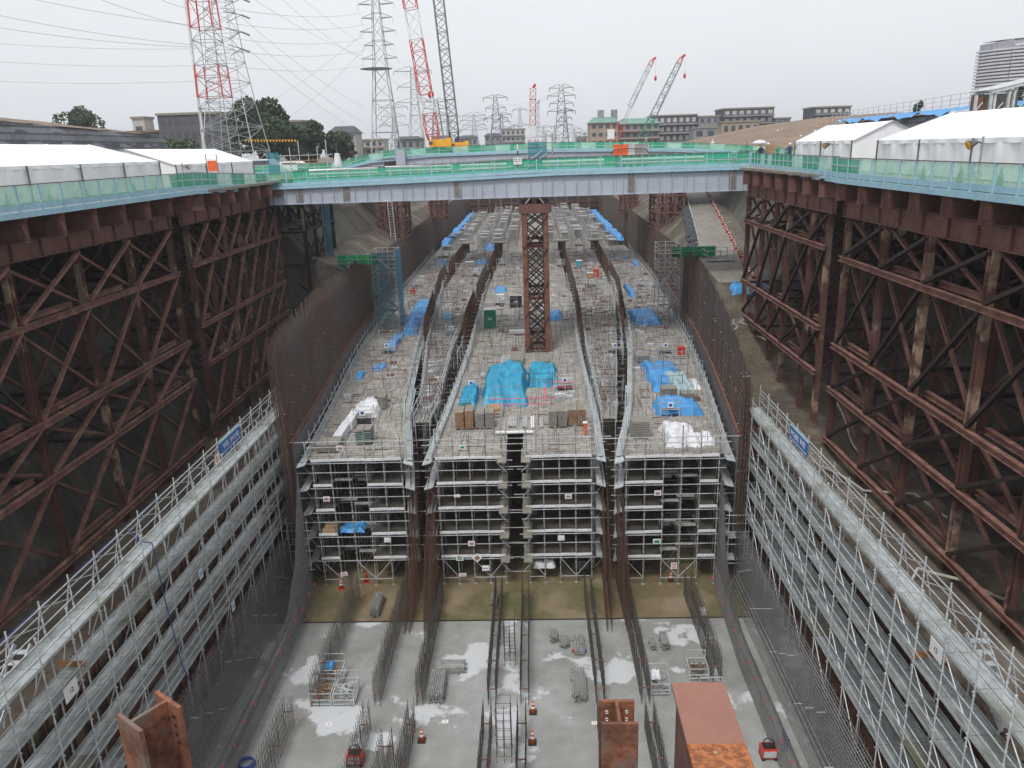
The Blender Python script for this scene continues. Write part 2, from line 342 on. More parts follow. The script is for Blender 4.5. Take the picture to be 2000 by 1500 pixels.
def loft(name, S, i0, i1, mat, sub=6, jit=0, a0=0, a1=None):
    mb = MB(); rows = []
    rnd = random.Random(hash(name) % 999 if False else len(name))
    a1 = len(ST)-1 if a1 is None else a1
    for a in range(a0, a1):
        n = max(1, int((ST[a+1]-ST[a])/4)) if jit else 1
        for t in range(n): rows.append((ST[a]+(ST[a+1]-ST[a])*t/n, [(S[a][i][0]*(1-t/n)+S[a+1][i][0]*t/n, S[a][i][1]*(1-t/n)+S[a+1][i][1]*t/n) for i in range(i0, i1+1)]))
    rows.append((ST[a1], [S[a1][i] for i in range(i0, i1+1)]))
    for a in range(len(rows)-1):
        y0, p0 = rows[a]; y1, p1 = rows[a+1]
        for i in range(i1-i0):
            mb.quad((p0[i][0], y0, p0[i][1]), (p0[i+1][0], y0, p0[i+1][1]), (p1[i+1][0], y1, p1[i+1][1]), (p1[i][0], y1, p1[i][1]))
    return kind(mb.build(name, mat))
loft('ground_west', LS, 0, 1, 'ground'); loft('slope_west', LS, 1, 4, 'slope_shade', jit=1, a1=7); loft('slope_west_far', LS, 1, 4, 'shot', jit=1, a0=7); loft('ledge_west', LS, 4, 6, 'ledge'); loft('pit_side_west', LS, 6, 7, 'ledge')
loft('pit_side_east', RS, 0, 1, 'ledge'); loft('ledge_east', RS, 1, 3, 'ledge'); loft('slope_east', RS, 3, 6, 'slope_shade', jit=1, a1=5); loft('slope_east_far', RS, 3, 6, 'shot', jit=1, a0=5); loft('ground_east', RS, 6, 7, 'ground')
kind(MB().quad((-1250, 256, -.5), (1250, 256, -.5), (1250, 2250, -.5), (-1250, 2250, -.5)).build('ground_far', 'ground'))
kind(MB().quad((-60, 256, -27), (60, 256, -27), (60, 256, -.5), (-60, 256, -.5)).build('pit_end_face', 'shot'))
kind(MB().quad((-60, -45, -27), (60, -45, -27), (60, -45, -.5), (-60, -45, -.5)).build('pit_near_face', 'shot'))
kind(MB().quad((-22, -45, FL), (18, -45, FL), (18, 42.8, FL), (-22, 42.8, FL)).build('pit_floor', 'floor'))
kind(MB().quad((-24, 42.8, FL), (24, 42.8, FL), (24, 256, FL), (-24, 256, FL)).build('pit_floor_rear', 'floor2'))
kind(MB().box(-19, 15, 42.72, 42.84, FL-.02, FL+.02).build('floor_joint', 'rust_dark'))
mb = MB(); rr = [(y, max(ramp[y][0], RW(y)+1.4)+.1, ramp[y][1]-.1, ramp[y][2]+.02) for y in sorted(ramp)]
for (y0, a0, b0, z0), (y1, a1, b1, z1) in zip(rr[:-1], rr[1:]): mb.quad((a0, y0, z0), (b0, y0, z0), (b1, y1, z1), (a1, y1, z1))
kind(mb.build('ramp_road', 'road'))
# ================================================================== trestles
def trestle(name, label, xf, sg, ys, wales, zb, rows=3, depth=4.0, wale_first=True, top_only=False, deck=True, mats=('rust_post', 'rust_wale', 'rust'), bearers=3.0, girder=True, over=1.7):
    """sg=-1 extends west, +1 east. zb: function y->post foot z"""
    t = thing(name, label, 'trestle', (xf, ys[0], zb(ys[0])))
    y0, y1 = ys[0]-.8, ys[-1]+.8
    zg0, zg1 = -2.35, -1.35
    for r in range(rows):
        x = xf+sg*r*depth
        mpost = mats[0] if r == 0 else mats[2] if r == 1 else 'rust_dark'  # posts go darker row by row, painting in the shade under the deck
        for i, y in enumerate(ys):
            b = zb(y) if r == 0 else max(zb(y), -17+ (0 if r == 1 else 5))
            po = MB().hb((x, y, b-.1), (x, y, zg0), .34, .36, .03, up=(0, 1, 0)).build('post', mpost, t)
            if r == 0 and i % 2 == 0: MB().box(x-.16, x+.16, y-.19, y-.17, zg0-3.2, zg0-.8).build('splice_plate', 'lag', po)
        lev = wales if r < 2 else wales[:2]
        for i in range(len(ys)-1):
            ya, yb = ys[i], ys[i+1]; z_prev = zg0
            for k, z in enumerate(lev):
                fx = x - sg*.28
                if r == 0:
                    m = MB()
                    m.hb((fx, ya-.3, z), (fx, yb+.3 if i == len(ys)-2 else yb-.3, z), .26, .30, .025)
                    m.build('wale', mats[1], t)
                    if (i+k) % 3 != 2: MB().hb((x+sg*.30, ya+.5, z+.26), (x+sg*.30, yb-.8, z+.26), .26, .28, .025).build('wale', mats[1], t)
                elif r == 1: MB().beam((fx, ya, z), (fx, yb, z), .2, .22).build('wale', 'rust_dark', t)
                # diagonal braces: one on the pit face, one behind
                if r == 0:
                    up, dn = z_prev-.15, z+.2
                    p_, q_ = ((x-sg*.22, ya+.15, dn), (x-sg*.22, yb-.05, up)) if sg < 0 else ((x-sg*.22, ya+.05, up), (x-sg*.22, yb-.15, dn))
                    MB().hb(p_, q_, .18, .19, .02, up=(1, 0, 0)).build('brace', 'rust_dark' if sg > 0 else mats[1], t)
                    p_, q_ = ((x+sg*.24, ya+.15, up), (x+sg*.24, yb-.1, dn)) if sg < 0 else ((x+sg*.24, ya+.1, dn), (x+sg*.24, yb-.15, up))
                    MB().hb(p_, q_, .16, .16, .02, up=(1, 0, 0)).build('brace', mats[2], t)
                elif r == 1:
                    MB().beam((x, ya, z), (x, yb, z_prev-.2), .13, .14).build('brace', mats[2], t)
                    MB().beam((x+sg*.2, ya, z_prev-.2), (x+sg*.2, yb, z), .13, .14).build('brace', mats[2], t)
                elif k < 2: MB().beam((x, ya, z), (x, yb, z_prev-.2), .14, .14).build('brace', 'rust_dark', t)
                z_prev = z
        if r < rows-1:
            for i, y in enumerate(ys):
                zp = zg0
                for k, z in enumerate(wales[:3 if r == 0 else 2]):
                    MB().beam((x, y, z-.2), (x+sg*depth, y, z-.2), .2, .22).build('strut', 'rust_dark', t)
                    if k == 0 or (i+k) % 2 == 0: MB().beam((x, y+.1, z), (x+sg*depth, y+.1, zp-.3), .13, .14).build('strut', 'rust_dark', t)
                    zp = z
    if girder:
        for r in range(rows):
            x = xf+sg*r*depth; m = MB()
            m.hb((x, y0, (zg0+zg1)/2), (x, y1, (zg0+zg1)/2), .36, zg1-zg0, .035)
            y = y0+.2
            while y < y1:
                m.box(x-.17, x+.17, y, y+.03, zg0+.04, zg1-.04); y += 2.4
            m.build('main_girder', mats[2], t)
        y = y0+.6; xb = xf+sg*(rows-1)*depth+sg*.8; xa = xf-sg*over
        while y < y1+.3:
            MB().hb((xa, y, -.78), (xb, y, -.78), .40, 1.12, .03).build('cross_beam', mats[2], t); y += bearers
        MB().box(min(xa+sg*.35, xb), max(xa+sg*.35, xb), y0, y1+.6, -.21, -.02).build('deck', 'road', t)
    return t
zbL = lambda y: -18.6
zbR = lambda y: float(np.interp(y, [45, 58, 66, 73], [-17.1, -15.7, -13.3, -10.9]))
TR = []
TR.append(trestle('support_trestle', 'nearer left brown steel trestle of posts and cross braces under the white tents', -25, -1, [18, 24, 30, 36, 42, 47.5, 53.2], [-5.45, -10.35, -13.2, -17.8], zbL))
TR.append(trestle('support_trestle', 'left brown steel trestle bays next to the grey bridge end, with closer posts', -25, -1, [56, 59.5, 63.1, 66.3, 69.6, 72.8, 76], [-5.25, -9.7, -12.7, -17.0], zbL, mats=('rust_post', 'rust_wale', 'rust')))
TR.append(trestle('support_trestle', 'nearer right dark steel trestle of posts and heavy black braces under the white tents', 18.5, 1, [17, 22.2, 27.4, 32, 37.2, 42, 47], [-4.75, -10.1, -12.9, -16.2], zbR, depth=3.6, over=.95))
TR.append(trestle('support_trestle', 'right dark steel trestle bays beside the concrete ramp and grey bridge end', 18.5, 1, [50, 53, 57.8, 61, 64.5, 69], [-4.45, -9.6, -12.6], zbR, depth=3.6, over=.95))
TR.append(trestle('support_trestle', 'near black steel trestle behind the left end of the grey bridge, by the blue netting', -24.6, -1, [84, 88, 92, 96], [-5.5, -9.0, -12.2], lambda y: -14.5, rows=2, mats=('rust_dark', 'rust_dark', 'rust_dark')))
# latticed support towers under the far bridge
def tower(label, x0, x1, y0, y1, zb, zt, nx=4, ny=3):
    t = thing('support_tower', label, 'steel tower', ((x0+x1)/2, (y0+y1)/2, zb))
    for i in range(nx):
        for j in range(ny):
            x = x0+(x1-x0)*i/(nx-1); y = y0+(y1-y0)*j/(ny-1)
            MB().hb((x, y, zb), (x, y, zt), .34, .36, .04, up=(0, 1, 0)).build('post', 'rust', t)
    z = zb+.8; k = 0
    while z < zt-.2:
        z2 = min(z+2.6, zt)
        for y in (y0-.2, y1+.2):
            MB().beam((x0, y, z), (x1, y, z), .25, .25).build('wale', 'rust', t)
            for i in range(nx-1):
                xa = x0+(x1-x0)*i/(nx-1); xb = x0+(x1-x0)*(i+1)/(nx-1)
                m = MB(); m.beam((xa, y, z), (xb, y, z2), .14, .14); m.beam((xb, y, z), (xa, y, z2), .14, .14); m.build('brace', 'rust', t)
        for x in (x0-.2, x1+.2):
            MB().beam((x, y0, z), (x, y1, z), .25, .25).build('wale', 'rust', t)
            m = MB(); m.beam((x, y0, z), (x, y1, z2), .16, .16); m.beam((x, y1, z), (x, y0, z2), .16, .16); m.build('brace', 'rust', t)
        z = z2; k += 1
        if z >= zt-.3: break
    MB().box(x0-.4, x1+.4, y0-.4, y1+.4, zt, zt+.6).build('cap_beam', 'rust', t)
    return t
tower('brown lattice tower on left wall top with a tall ladder against it', -24.2, -20.4, 122, 130, -11.5, -1.6)
tower('small brown lattice tower left of centre, farther than the one with the ladder', -21.4, -18.4, 163, 169, -11.5, -1.6)
tower('large brown lattice tower on the right wall top beside the concrete ramp', 19.2, 23.2, 124, 132, -11.5, -1.6)
tower('small brown lattice tower right of centre, farther than the one by the ramp', 18.6, 21.6, 167, 173, -11.5, -1.6)
# ladder
t = thing('ladder', 'tall pale ladder leaning on the brown tower on left wall', 'ladder', (-21.9, 120.6, -12))
for dx in (-.35, .35): MB().tube((-21.6+dx, 120.4, -12.5), (-22.1+dx, 121.4, -2.2), .06, 4).build('rail', 'galv', t)
for k in range(24):
    f = k/24; MB().tube((-21.95-.5*f, 120.4+f, -12.2+10*f), (-21.25-.5*f, 120.4+f, -12.2+10*f), .045, 3).build('rung', 'galv', t)
# ================================================================== fences (green mesh, blue steel)
def fence(label, p, q, z0, z1, bay, pat, h=1.15, fascia=.28, dirz=None, zf=None, group='green mesh safety fences', mm='mesh_green'):
    p = Vector((*p, 0)); q = Vector((*q, 0)); n = max(1, round((q-p).length/bay)); d = (q-p).normalized(); nrm = Vector((d.y, -d.x, 0))
    zf = zf or (lambda f: z0+(z1-z0)*f)
    t = thing('safety_fence', label, 'fence', (p.x, p.y, z0), group)
    for i in range(n):
        a = p+(q-p)*(i/n); b = p+(q-p)*((i+1)/n); za, zb2 = zf(i/n), zf((i+1)/n)
        A = Vector((a.x, a.y, za)); B = Vector((b.x, b.y, zb2)); Z = Vector((0, 0, 1))
        MB().beam(A-Z*.02, A+Z*h, .09, .09).build('post', 'cyan', t)
        MB().quad(A+Z*.30+d*.05, B+Z*.30-d*.05, B+Z*(h-.04)-d*.05, A+Z*(h-.04)+d*.05).build('mesh_panel', mm if pat(i) else 'mesh_pale', t)
        MB().beam(A+Z*.16+d*.05, B+Z*.16-d*.05, .03, .26).build('toe_board', 'cyan', t)
        if pat(i): MB().beam(A+Z*.68+d*.05, B+Z*.68-d*.05, .05, .06).build('mid_rail', 'plank_w', t)
    m = MB(); f = MB(); nn = max(1, n//4)
    for i in range(nn):
        a = p+(q-p)*(i/nn); b = p+(q-p)*((i+1)/nn); za, zb2 = zf(i/nn), zf((i+1)/nn)
        m.beam((a.x, a.y, za+h), (b.x, b.y, zb2+h), .06, .05); f.beam((a.x, a.y, za-.02-fascia/2), (b.x, b.y, zb2-.02-fascia/2), .16, fascia)
    m.build('top_rail', 'pole', t); f.build('edge_beam', 'cyan', t)
    A = Vector((q.x, q.y, zf(1))); MB().beam(A, A+Vector((0, 0, h)), .09, .09).build('post', 'cyan', t)
    return t
fence('green mesh fence along the left trestle deck, nearest part in front of the white tents', (-23.3, 18), (-23.5, 55), .08, .1, 1.75, lambda i: i in (19, 20), group=None)
fence('green mesh fence on the left deck, short far part meeting the grey bridge', (-23.6, 55.2), (-24.6, 73.5), .1, -.5, 1.6, lambda i: i in (0, 1, 2, 5, 6, 9, 10), group=None)
fence('green mesh fence along the right trestle deck, nearest part with a lamp pole', (17.35, 18), (17.55, 47), -.1, -.06, 1.6, lambda i: i in (16, 17), h=1.1, group=None)
fence('green mesh fence on the right deck, short far part meeting the grey bridge', (17.7, 47.2), (19.7, 73.4), -.06, -.06, 1.35, lambda i: i in (0, 3, 4, 5, 8, 9, 10, 11, 12, 14, 16, 17, 18), group=None)
# ================================================================== near bridge
YB0, YB1 = 74.0, 82.0
t = thing('steel_bridge', 'pale grey plate girder bridge crossing the pit on a brown central column', 'bridge', (-2, 74, -2.2))
def bz(x): return float(np.interp(x, [-24.7, -8, 0, 20.6], [-.58, -.32, -.08, -.1]))
xs = np.linspace(-24.7, 20.6, 8)
def gird(m, a, b, y, zb=-2.15):
    za, zc = bz(a)-.12, bz(b)-.12
    m.hexa([(a, y-.02, zb), (b, y-.02, zb), (b, y+.02, zb), (a, y+.02, zb), (a, y-.02, za), (b, y-.02, zc), (b, y+.02, zc), (a, y+.02, za)])
    m.beam((a, y, zb-.03), (b, y, zb-.03), .38, .055); m.beam((a, y, za+.025), (b, y, zc+.025), .36, .05)
for i in range(7):
    m = MB(); a, b = xs[i]+.01, xs[i+1]-.01
    gird(m, a, b, YB0)
    x = a+.5
    while x < b: m.box(x, x+.05, YB0-.17, YB0-.021, -2.12, bz(x)-.15); x += 1.12
    m.build('girder', 'girder', t)
    m = MB(); gird(m, a, b, YB1); m.build('girder', 'girder', t)
for x in (-21.8, -17.4, -7.0, -11.6*0+9.0, 18.2):
    m = MB()
    for dx in (-.2, .2): m.box(x+dx-.13, x+dx+.13, YB0-.1, YB0-.06, -2.0, bz(x)-.3)
    for k in range(11): m.box(x-.33, x+.33, YB0-.12, YB0-.101, -1.95+k*.115, -1.9+k*.115)
    m.build('splice_plate', 'ply', t)
for a, b_ in ((-24.7, -8), (-8, 0), (0, 20.6)): MB().hexa([(a, YB0-.2, bz(a)-.07), (b_, YB0-.2, bz(b_)-.07), (b_, YB1+.2, bz(b_)-.07), (a, YB1+.2, bz(a)-.07), (a, YB0-.2, bz(a)), (b_, YB0-.2, bz(b_)), (b_, YB1+.2, bz(b_)), (a, YB1+.2, bz(a))]).build('deck', 'road', t)
for x in np.arange(-23, 20, 2.6): MB().hb((x, YB0+.2, -1.2), (x, YB1-.2, -1.2), .3, .8, .03).build('cross_beam', 'rust', t)
fence('green mesh fence along the front edge of the grey bridge', (-24.7, 73.75), (19.6, 73.75), 0, 0, 1.9, lambda i: True, h=1.25, fascia=.24, group=None, mm='mesh_bridge', zf=lambda f: bz(-24.7+44.3*f)+.02)
fence('green mesh fence along the back edge of the grey bridge', (-24.7, 82.2), (20, 82.2), 0, 0, 1.9, lambda i: True, h=1.25, group=None, zf=lambda f: bz(-24.7+44.7*f)+.02)
# far bridge (humped)
def fz(x): return float(np.interp(x, [-36, -32, -22.3, 5, 24, 38], [-1.0, -.5, 1.55, 1.75, 1.15, -.1]))
t = thing('steel_bridge', 'farther grey humped bridge carrying the two tall cranes', 'bridge', (0, 125, -.5))
xs = [-34, -28, -22.5, -17, -11, -5, 1, 7, 13, 19, 24, 31, 38]
for a, b in zip(xs[:-1], xs[1:]):
    for y in (125, 137):
        m = MB(); za, zb2 = fz(a)-1.25, fz(b)-1.25
        m.hexa([(a, y-.03, za-.9), (b, y-.03, zb2-.9), (b, y+.03, zb2-.9), (a, y+.03, za-.9), (a, y-.03, za+.95), (b, y-.03, zb2+.95), (b, y+.03, zb2+.95), (a, y+.03, za+.95)])
        m.beam((a, y, za-.92), (b, y, zb2-.92), .4, .05)
        x = a+.3
        while x < b-.1: z = fz(x)-1.25; m.box(x, x+.06, y-.18, y-.03, z-.85, z+.85); x += 1.3
        m.build('girder', 'girder', t)
    MB().hexa([(a, 124.8, fz(a)-.3), (b, 124.8, fz(b)-.3), (b, 140, fz(b)-.3), (a, 140, fz(a)-.3), (a, 124.8, fz(a)-.1), (b, 124.8, fz(b)-.1), (b, 140, fz(b)-.1), (a, 140, fz(a)-.1)]).build('deck', 'road', t)
MB().box(-22.9, -21.2, 124.3, 124.9, -1.2, .9).build('pier_box', 'rust_dark', t)
MB().box(-21.0, -19.6, 123.9, 124.9, -.6, 2.6).build('junction_box', 'girder', t)
fence('green mesh fence along the front edge of the farther humped bridge', (-34, 124.8), (38, 124.8), 0, 0, 2.2, lambda i: i % 3 != 1, h=1.25, fascia=.18, mm='mesh_bridge', zf=lambda f: fz(-34+72*f)-.05, group=None)
fence('green mesh fence along the back edge of the farther humped bridge', (-34, 140), (38, 140), 0, 0, 2.6, lambda i: i % 2, h=1.25, zf=lambda f: fz(-34+72*f)-.05, group=None)
# ================================================================== central column
t = thing('bridge_column', 'tall brown latticed steel column holding up the middle of the grey bridge', 'column', (.15, 76, DK))
CX0, CX1 = -1.15, 1.3
for j, y in enumerate((73.9, 76.2, 78.6, 81.0)):
    for x in (CX0+.22, CX1-.22):
        MB().hb((x, y, DK-.2), (x, y, -3.6), .48, .48, .04, up=(0, 1, 0)).build('post', 'rust_orange' if j == 0 else 'rust', t)
    z = -16.6
    k = 0
    while z < -4 and j in (0, 1, 3):
        z2 = min(z+1.65, -3.7)
        if k % 3 == 0: MB().hb((CX0+.4, y-.05, z), (CX1-.4, y-.05, z), .3, .28, .025).build('strut', 'rust', t)
        m = MB(); m.beam((CX0+.4, y, z+.1), (CX1-.4, y, z2-.05), .12, .16, up=(0, 1, 0)); m.beam((CX1-.4, y+.14, z+.1), (CX0+.4, y+.14, z2-.05), .12, .16, up=(0, 1, 0))
        m.build('brace', 'rust_dark', t); z = z2; k += 1
for (z, z2) in ((-16.6, -13.3), (-13.3, -10), (-10, -6.8), (-6.8, -3.8)):
    MB().beam((CX0+.1, 73.55, z), (CX1-.1, 73.55, z2), .08, .16, up=(0, 1, 0)).build('brace', 'rust', t)
    for x in (CX0, CX1): MB().beam((x, 74, z), (x, 81, z2), .1, .15).build('brace', 'rust', t)
MB().box(CX0-.25, CX1+.25, 73.55, 74.3, -3.65, -2.82).build('cap_beam', 'rust', t)
MB().hb((CX0-.15, 81, -3.2), (CX1+.15, 81, -3.2), .55, .8, .04).build('cap_beam', 'rust', t)
for x in (-.75, .05, .85):
    MB().cbox(x, 74, -2.8, .42, .7, .6).build('bearing_block', 'rust_dark' if x else 'rust', t)
for sg in (-1, 1):
    for k in range(3): MB().cbox(.08+sg*(1.05-.12*k*0), 73.9, -2.75+k*.17, .55, .5, .07).build('packing', 'black', t)
    MB().beam((.08+sg*.45, 73.6, -2.3), (.08+sg*.85, 73.6, -2.75), .1, .1).build('packing', 'galv_dull', t)
# ================================================================== far bulkhead
t = thing('steel_bulkhead', 'brown steel wall with posts closing the far end of the pit', 'bulkhead', (0, 253, DK))
MB().box(-21.5, 21.5, 253.4, 253.6, -19, -9.2).build('backing', 'black', t)
for z in (-9.4, -14.3, -15.6): MB().hb((-21.5, 253, z), (21.5, 253, z), .6, .9 if z > -14 else .6, .08).build('wale', 'rust', t)
for x in np.linspace(-21, 21, 13): MB().hb((x, 253.1, -19), (x, 253.1, -9.4), .6, .6, .06, up=(0, 1, 0)).build('post', 'rust', t)
# ================================================================== rebar walls
def rebar_wall(label, fx, y0, y1, sp, zt, zb=FL, layers=(0, .35), hs=.45, r=.018, mat='rebar', cat='rebar wall', jit=.5, hz=True, group=None, n=3):
    m = MB(); h = MB(); rnd = random.Random(int(y0*7+y1))
    y = y0
    while y < y1:
        for l in layers:
            x = fx(y)+l; zz = zt(y)+rnd.uniform(-jit, jit*.3)-(.0 if l == 0 else .4)
            m.tube((x+rnd.uniform(-.02, .02), y, zb), (x+rnd.uniform(-.05, .05), y+rnd.uniform(-.04, .04), zz), r, n)
        y += sp
    if hz:
        ya = y0
        while ya < y1-.1:
            yb = min(ya+6, y1); z = zb+.3; top = min(zt(ya), zt(yb))-.9
            while z < top:
                for l in layers: h.tube((fx(ya)+l-.03, ya, z), (fx(yb)+l-.03, yb, z), r*.9, 3)
                z += hs
            ya = yb
    t = thing('rebar_wall', label, cat, (fx(y0), y0, zb), group)
    m.build('vertical_bars', mat, t); h.build('horizontal_bars', mat, t)
    return t
ztL = LI([(46, -8.6), (60, -8.2), (85, -9.3), (110, -10.5), (256, -10.8)])
ztR = LI([(46, -11.6), (56, -10.2), (76, -9.0), (85, -9.3), (110, -10.4), (256, -10.8)])
a = rebar_wall('tall brown rebar wall along the left side, near part with ragged bar tops', lambda y: LW(y)-.4, 46, 88, .13, ztL, r=.022, layers=(0, .18, .36))
rebar_wall('tall brown rebar wall along the left side, far part below the sloped bank', lambda y: LW(y)-.9, 84, 252, .27, ztL, r=.06, hs=.9, jit=.15, zb=-22)
b = rebar_wall('tall dark rebar wall along the right side, near part with ragged bar tops', lambda y: RW(y)+.05, 46, 88, .13, ztR, r=.022, layers=(0, .18, .36))
rebar_wall('tall brown rebar wall along the right side, far part below the ramp', lambda y: RW(y)+.55, 84, 252, .27, ztR, r=.06, hs=.9, jit=.15, zb=-22)
for (fx, sg, tr) in ((lambda y: LW(y)-.42, -1, a), (lambda y: RW(y)+.42, 1, b)):   # form ties poking out
    for k in range(150):
        y = random.uniform(46.5, 84); z = random.choice([-15.4, -13.6, -11.9, -18.2, -20.0, -22])+random.uniform(-.1, .1)
        x = fx(y)
        if k < 95: MB().tube((x, y, z), (x-sg*.5, y, z), .02, 4).build('form_tie', 'galv', tr)
# smooth formwork with rusty capping below
for nm, lb, f, sg in (('formwork_wall', 'smooth dark grey formwork along the foot of the left rebar wall with rusty top edge', LW, 1), ('formwork_wall', 'smooth dark grey formwork along the foot of the right rebar wall with rusty top edge', RW, -1)):
    t = thing(nm, lb, 'formwork', (f(47), 47, FL)); ys = [47.2, 52, 57, 62, 69, 76, 82, 95, 109]
    for ya, yb in zip(ys[:-1], ys[1:]):
        za = -15.9; xa, xb = f(ya)+sg*.06, f(yb)+sg*.06
        MB().hexa([(xa-.05, ya+.01, FL), (xb-.05, yb, FL), (xb+.05, yb, FL), (xa+.05, ya+.01, FL), (xa-.05, ya+.01, za), (xb-.05, yb, za), (xb+.05, yb, za), (xa+.05, ya+.01, za)]).build('panel', 'form', t)
        MB().beam((xa, ya+.01, za+.1), (xb, yb, za+.1), .2, .2).build('capping', 'rust_orange', t)
# inner walls between the cells
W1 = LI([(41.4, -8.6), (47, -8.5), (52, -9.3), (56, -9.6), (74.6, -11.3), (113, -13.9), (156, -13.7)])
W2 = LI([(41.4, -7.4), (47, -7.4), (52, -7.7), (56, -7.3), (74, -7.5), (112, -7.7), (156, -6.8)])
W3 = LI([(41.4, 3.9), (47, 4.1), (55, 4.3), (73, 4.4), (104, 5.1), (152, 5.3)])
W4 = LI([(41.4, 5.1), (47, 5.0), (52, 5.7), (56, 6.3), (73, 8.3), (104, 11.1), (152, 11.9)])
zin = LI([(41.4, -25.6), (43, -22.6), (47, -18.6), (85, -18.0)])
nmz = ['left wall', 'second wall from the left', 'second wall from the right', 'right wall']
for W, nm in zip((W1, W2, W3, W4), nmz):
    rebar_wall('dense rust red rebar %s of the four between the scaffold blocks' % nm, W, 41.4, 78, .15, zin, layers=(0, .3), r=.018, mat='rebar_red', cat='rebar wall', jit=.3)
    for q, (ya, yb) in enumerate(((77, 96), (99, 121), (124, 150))):
        t = rebar_wall('rebar panel above the deck on the %s line, %s of three' % (nm, ('nearest', 'middle', 'farthest')[q]), W, ya, yb, .11, lambda y, a=ya, b=yb, q=q: -14.6-.35*q+.4*(1 if (y-a) > 1.5 else 0)-(.9 if y > b-1 else 0), zb=-19, layers=(0, .15), r=.032, mat='rebar_red' if q != 1 else 'rebar', hz=True, jit=.15, hs=.6)
# ================================================================== pit walls beside the scaffolds (timber lagging, H piles, wales)
for sg, x, lb in ((-1, -18.82, 'timber lagged left pit wall with brown wales behind the walkways'), (1, 14.92, 'timber lagged right pit wall with brown wales behind the walkways')):
    t = thing('retaining_wall', lb, 'retaining wall', (x, 30, FL))
    MB().box(min(x, x+sg*.05), max(x, x+sg*.05), 10, 52.5, FL, -16.9).build('lagging', 'lag', t)
    for y in np.arange(10.5, 52.5, 1.2): MB().hb((x-sg*.1, y, FL), (x-sg*.1, y, -16.6), .2, .2, .025, up=(0, 1, 0)).build('soldier_pile', 'wood' if int(y*10) % 3 == 0 else 'rust', t)
    for z in (-18.6, -21.4, -24.2): MB().hb((x-sg*.3, 10, z), (x-sg*.3, 52.4, z), .3, .35, .03).build('wale', 'rust_wale', t)
# ================================================================== side scaffolds
def side_scaffold(label, sg, xw, xo, y1, levels):
    """xw wall side, xo pit side"""
    t = thing('walkway_scaffold', label, 'scaffold', ((xw+xo)/2, 30, FL)); bay = 1.83
    ys = np.arange(y1, 14, -bay)
    for y in ys:
        for x in (xw, xo):
            m = MB(); m.tube((x, y, levels[-1]-2.0 if x == xo else FL+.2), (x, y, levels[0]+(1.5 if x == xw else 1.25)), .032, 5)
            z = levels[-1]
            while z < levels[0]+1.5: m.tube((x, y, z), (x, y, z+.07), .048, 5); z += .48
            m.build('standard', 'galv', t)
    inn = xo-sg*0
    for k, z in enumerate(levels):
        for i, (ya, yb) in enumerate(zip(ys[1:], ys[:-1])):
            if (k, i) in ((0, 12 if sg < 0 else 11), (1, 14)): pass
            x0, x1 = min(xw, xo), max(xw, xo)
            m = MB(); wd = (x1-x0-.16)/2
            m.box(x0+.05, x0+.05+wd, ya+.02, yb-.02, z-.05, z); m.box(x1-.05-wd, x1-.05, ya+.02, yb-.02, z-.05, z-.004)
            for e in (x0+.05, x0+.05+wd, x1-.05, x1-.05-wd): m.beam((e, ya+.02, z+.005), (e, yb-.02, z+.005), .03, .03)
            m.build('deck_plank', ('plank_w' if (i*7+k*3) % 11 == 0 else 'ply' if (i*5+k) % 13 == 0 and k > 2 else 'plank'), t)
    n = len(ys)
    for k, z in enumerate(levels):
        for i in range(0, n-1, 3):
            j = min(n-1, i+3); m = MB()
            for x in (xo, xw):
                for h in (.48, .95):
                    if x == xw and k > 0 and h < .9: continue
                    m.tube((x, ys[j], z+h), (x, ys[i], z+h), .026, 4)
            m.build('guard_rail', 'plank_w' if sg > 0 else 'galv', t)
            m = MB(); m.beam((xo, ys[j], z+.07), (xo, ys[i], z+.07), .02, .13); m.beam((xw, ys[j], z+.05), (xw, ys[i], z+.05), .02, .1); m.build('toe_board', 'plank', t)
    lv = list(levels)+[levels[-1]-1.9]
    for k in range(len(levels)):
        for i in range(n-1):
            if (i+k) % 2 == 0:
                m = MB(); m.tube((xo+sg*.03, ys[i+1], lv[k+1]+.1), (xo+sg*.03, ys[i], lv[k]-.1), .022, 3); m.build('brace', 'galv', t)
    for i in range(n-1):     # raking stays behind the top walkway
        y = ys[i]
        m = MB(); m.tube((xw, y, levels[0]+1.2), (xw+sg*.9, y, levels[0]-2.4), .026, 4); m.tube((xw, y, levels[0]+.5), (xw, ys[i+1], levels[0]+1.2), .022, 4)
        m.tube((xw, y, levels[0]+1.2), (xw, ys[i+1], levels[0]+1.2), .025, 4)
        m.build('stay', 'galv', t)
    for i in range(0, n, 1):
        for z in levels: MB().tube((xw+sg*.15, ys[i], z-.1), (xo-sg*.08, ys[i], z-.1), .025, 4).build('transom', 'galv', t)
    # stair flights and gaps with orange timbers
    for (yy, k) in ((23.5, 0), (20.5, 2)):
        m = MB(); z0, z1 = levels[k+1], levels[k]
        for e in (.1, .7):
            xe = xw+(.2+e)*(-1 if sg > 0 else 1)+sg*1.1*(1 if k == 0 else 0); m.beam((xe, yy-2.6, z0), (xe, yy, z1+.1), .04, .2)
        for s in range(8): f = (s+.5)/8; xe = xw+(.3)*(-1 if sg > 0 else 1)*1+sg*1.1*(1 if k == 0 else 0); m.cbox(xe+(-.28 if sg > 0 else .28), yy-2.6+2.6*f, z0+(z1-z0)*f, .6, .24, .03)
        m.build('stair_flight', 'plank_w', t)
        MB().beam((xw, yy+.9, z0+.35), (xo, yy+.9, z0+.35), .05, .25).build('edge_timber', 'orangewood', t)
    return t
LV = [-14.4, -16.15, -17.9, -19.65, -21.4]
side_scaffold('left side galvanised scaffold with five stacked long walkways beside the pit wall', -1, -18.12, -17.15, 51.5, LV)
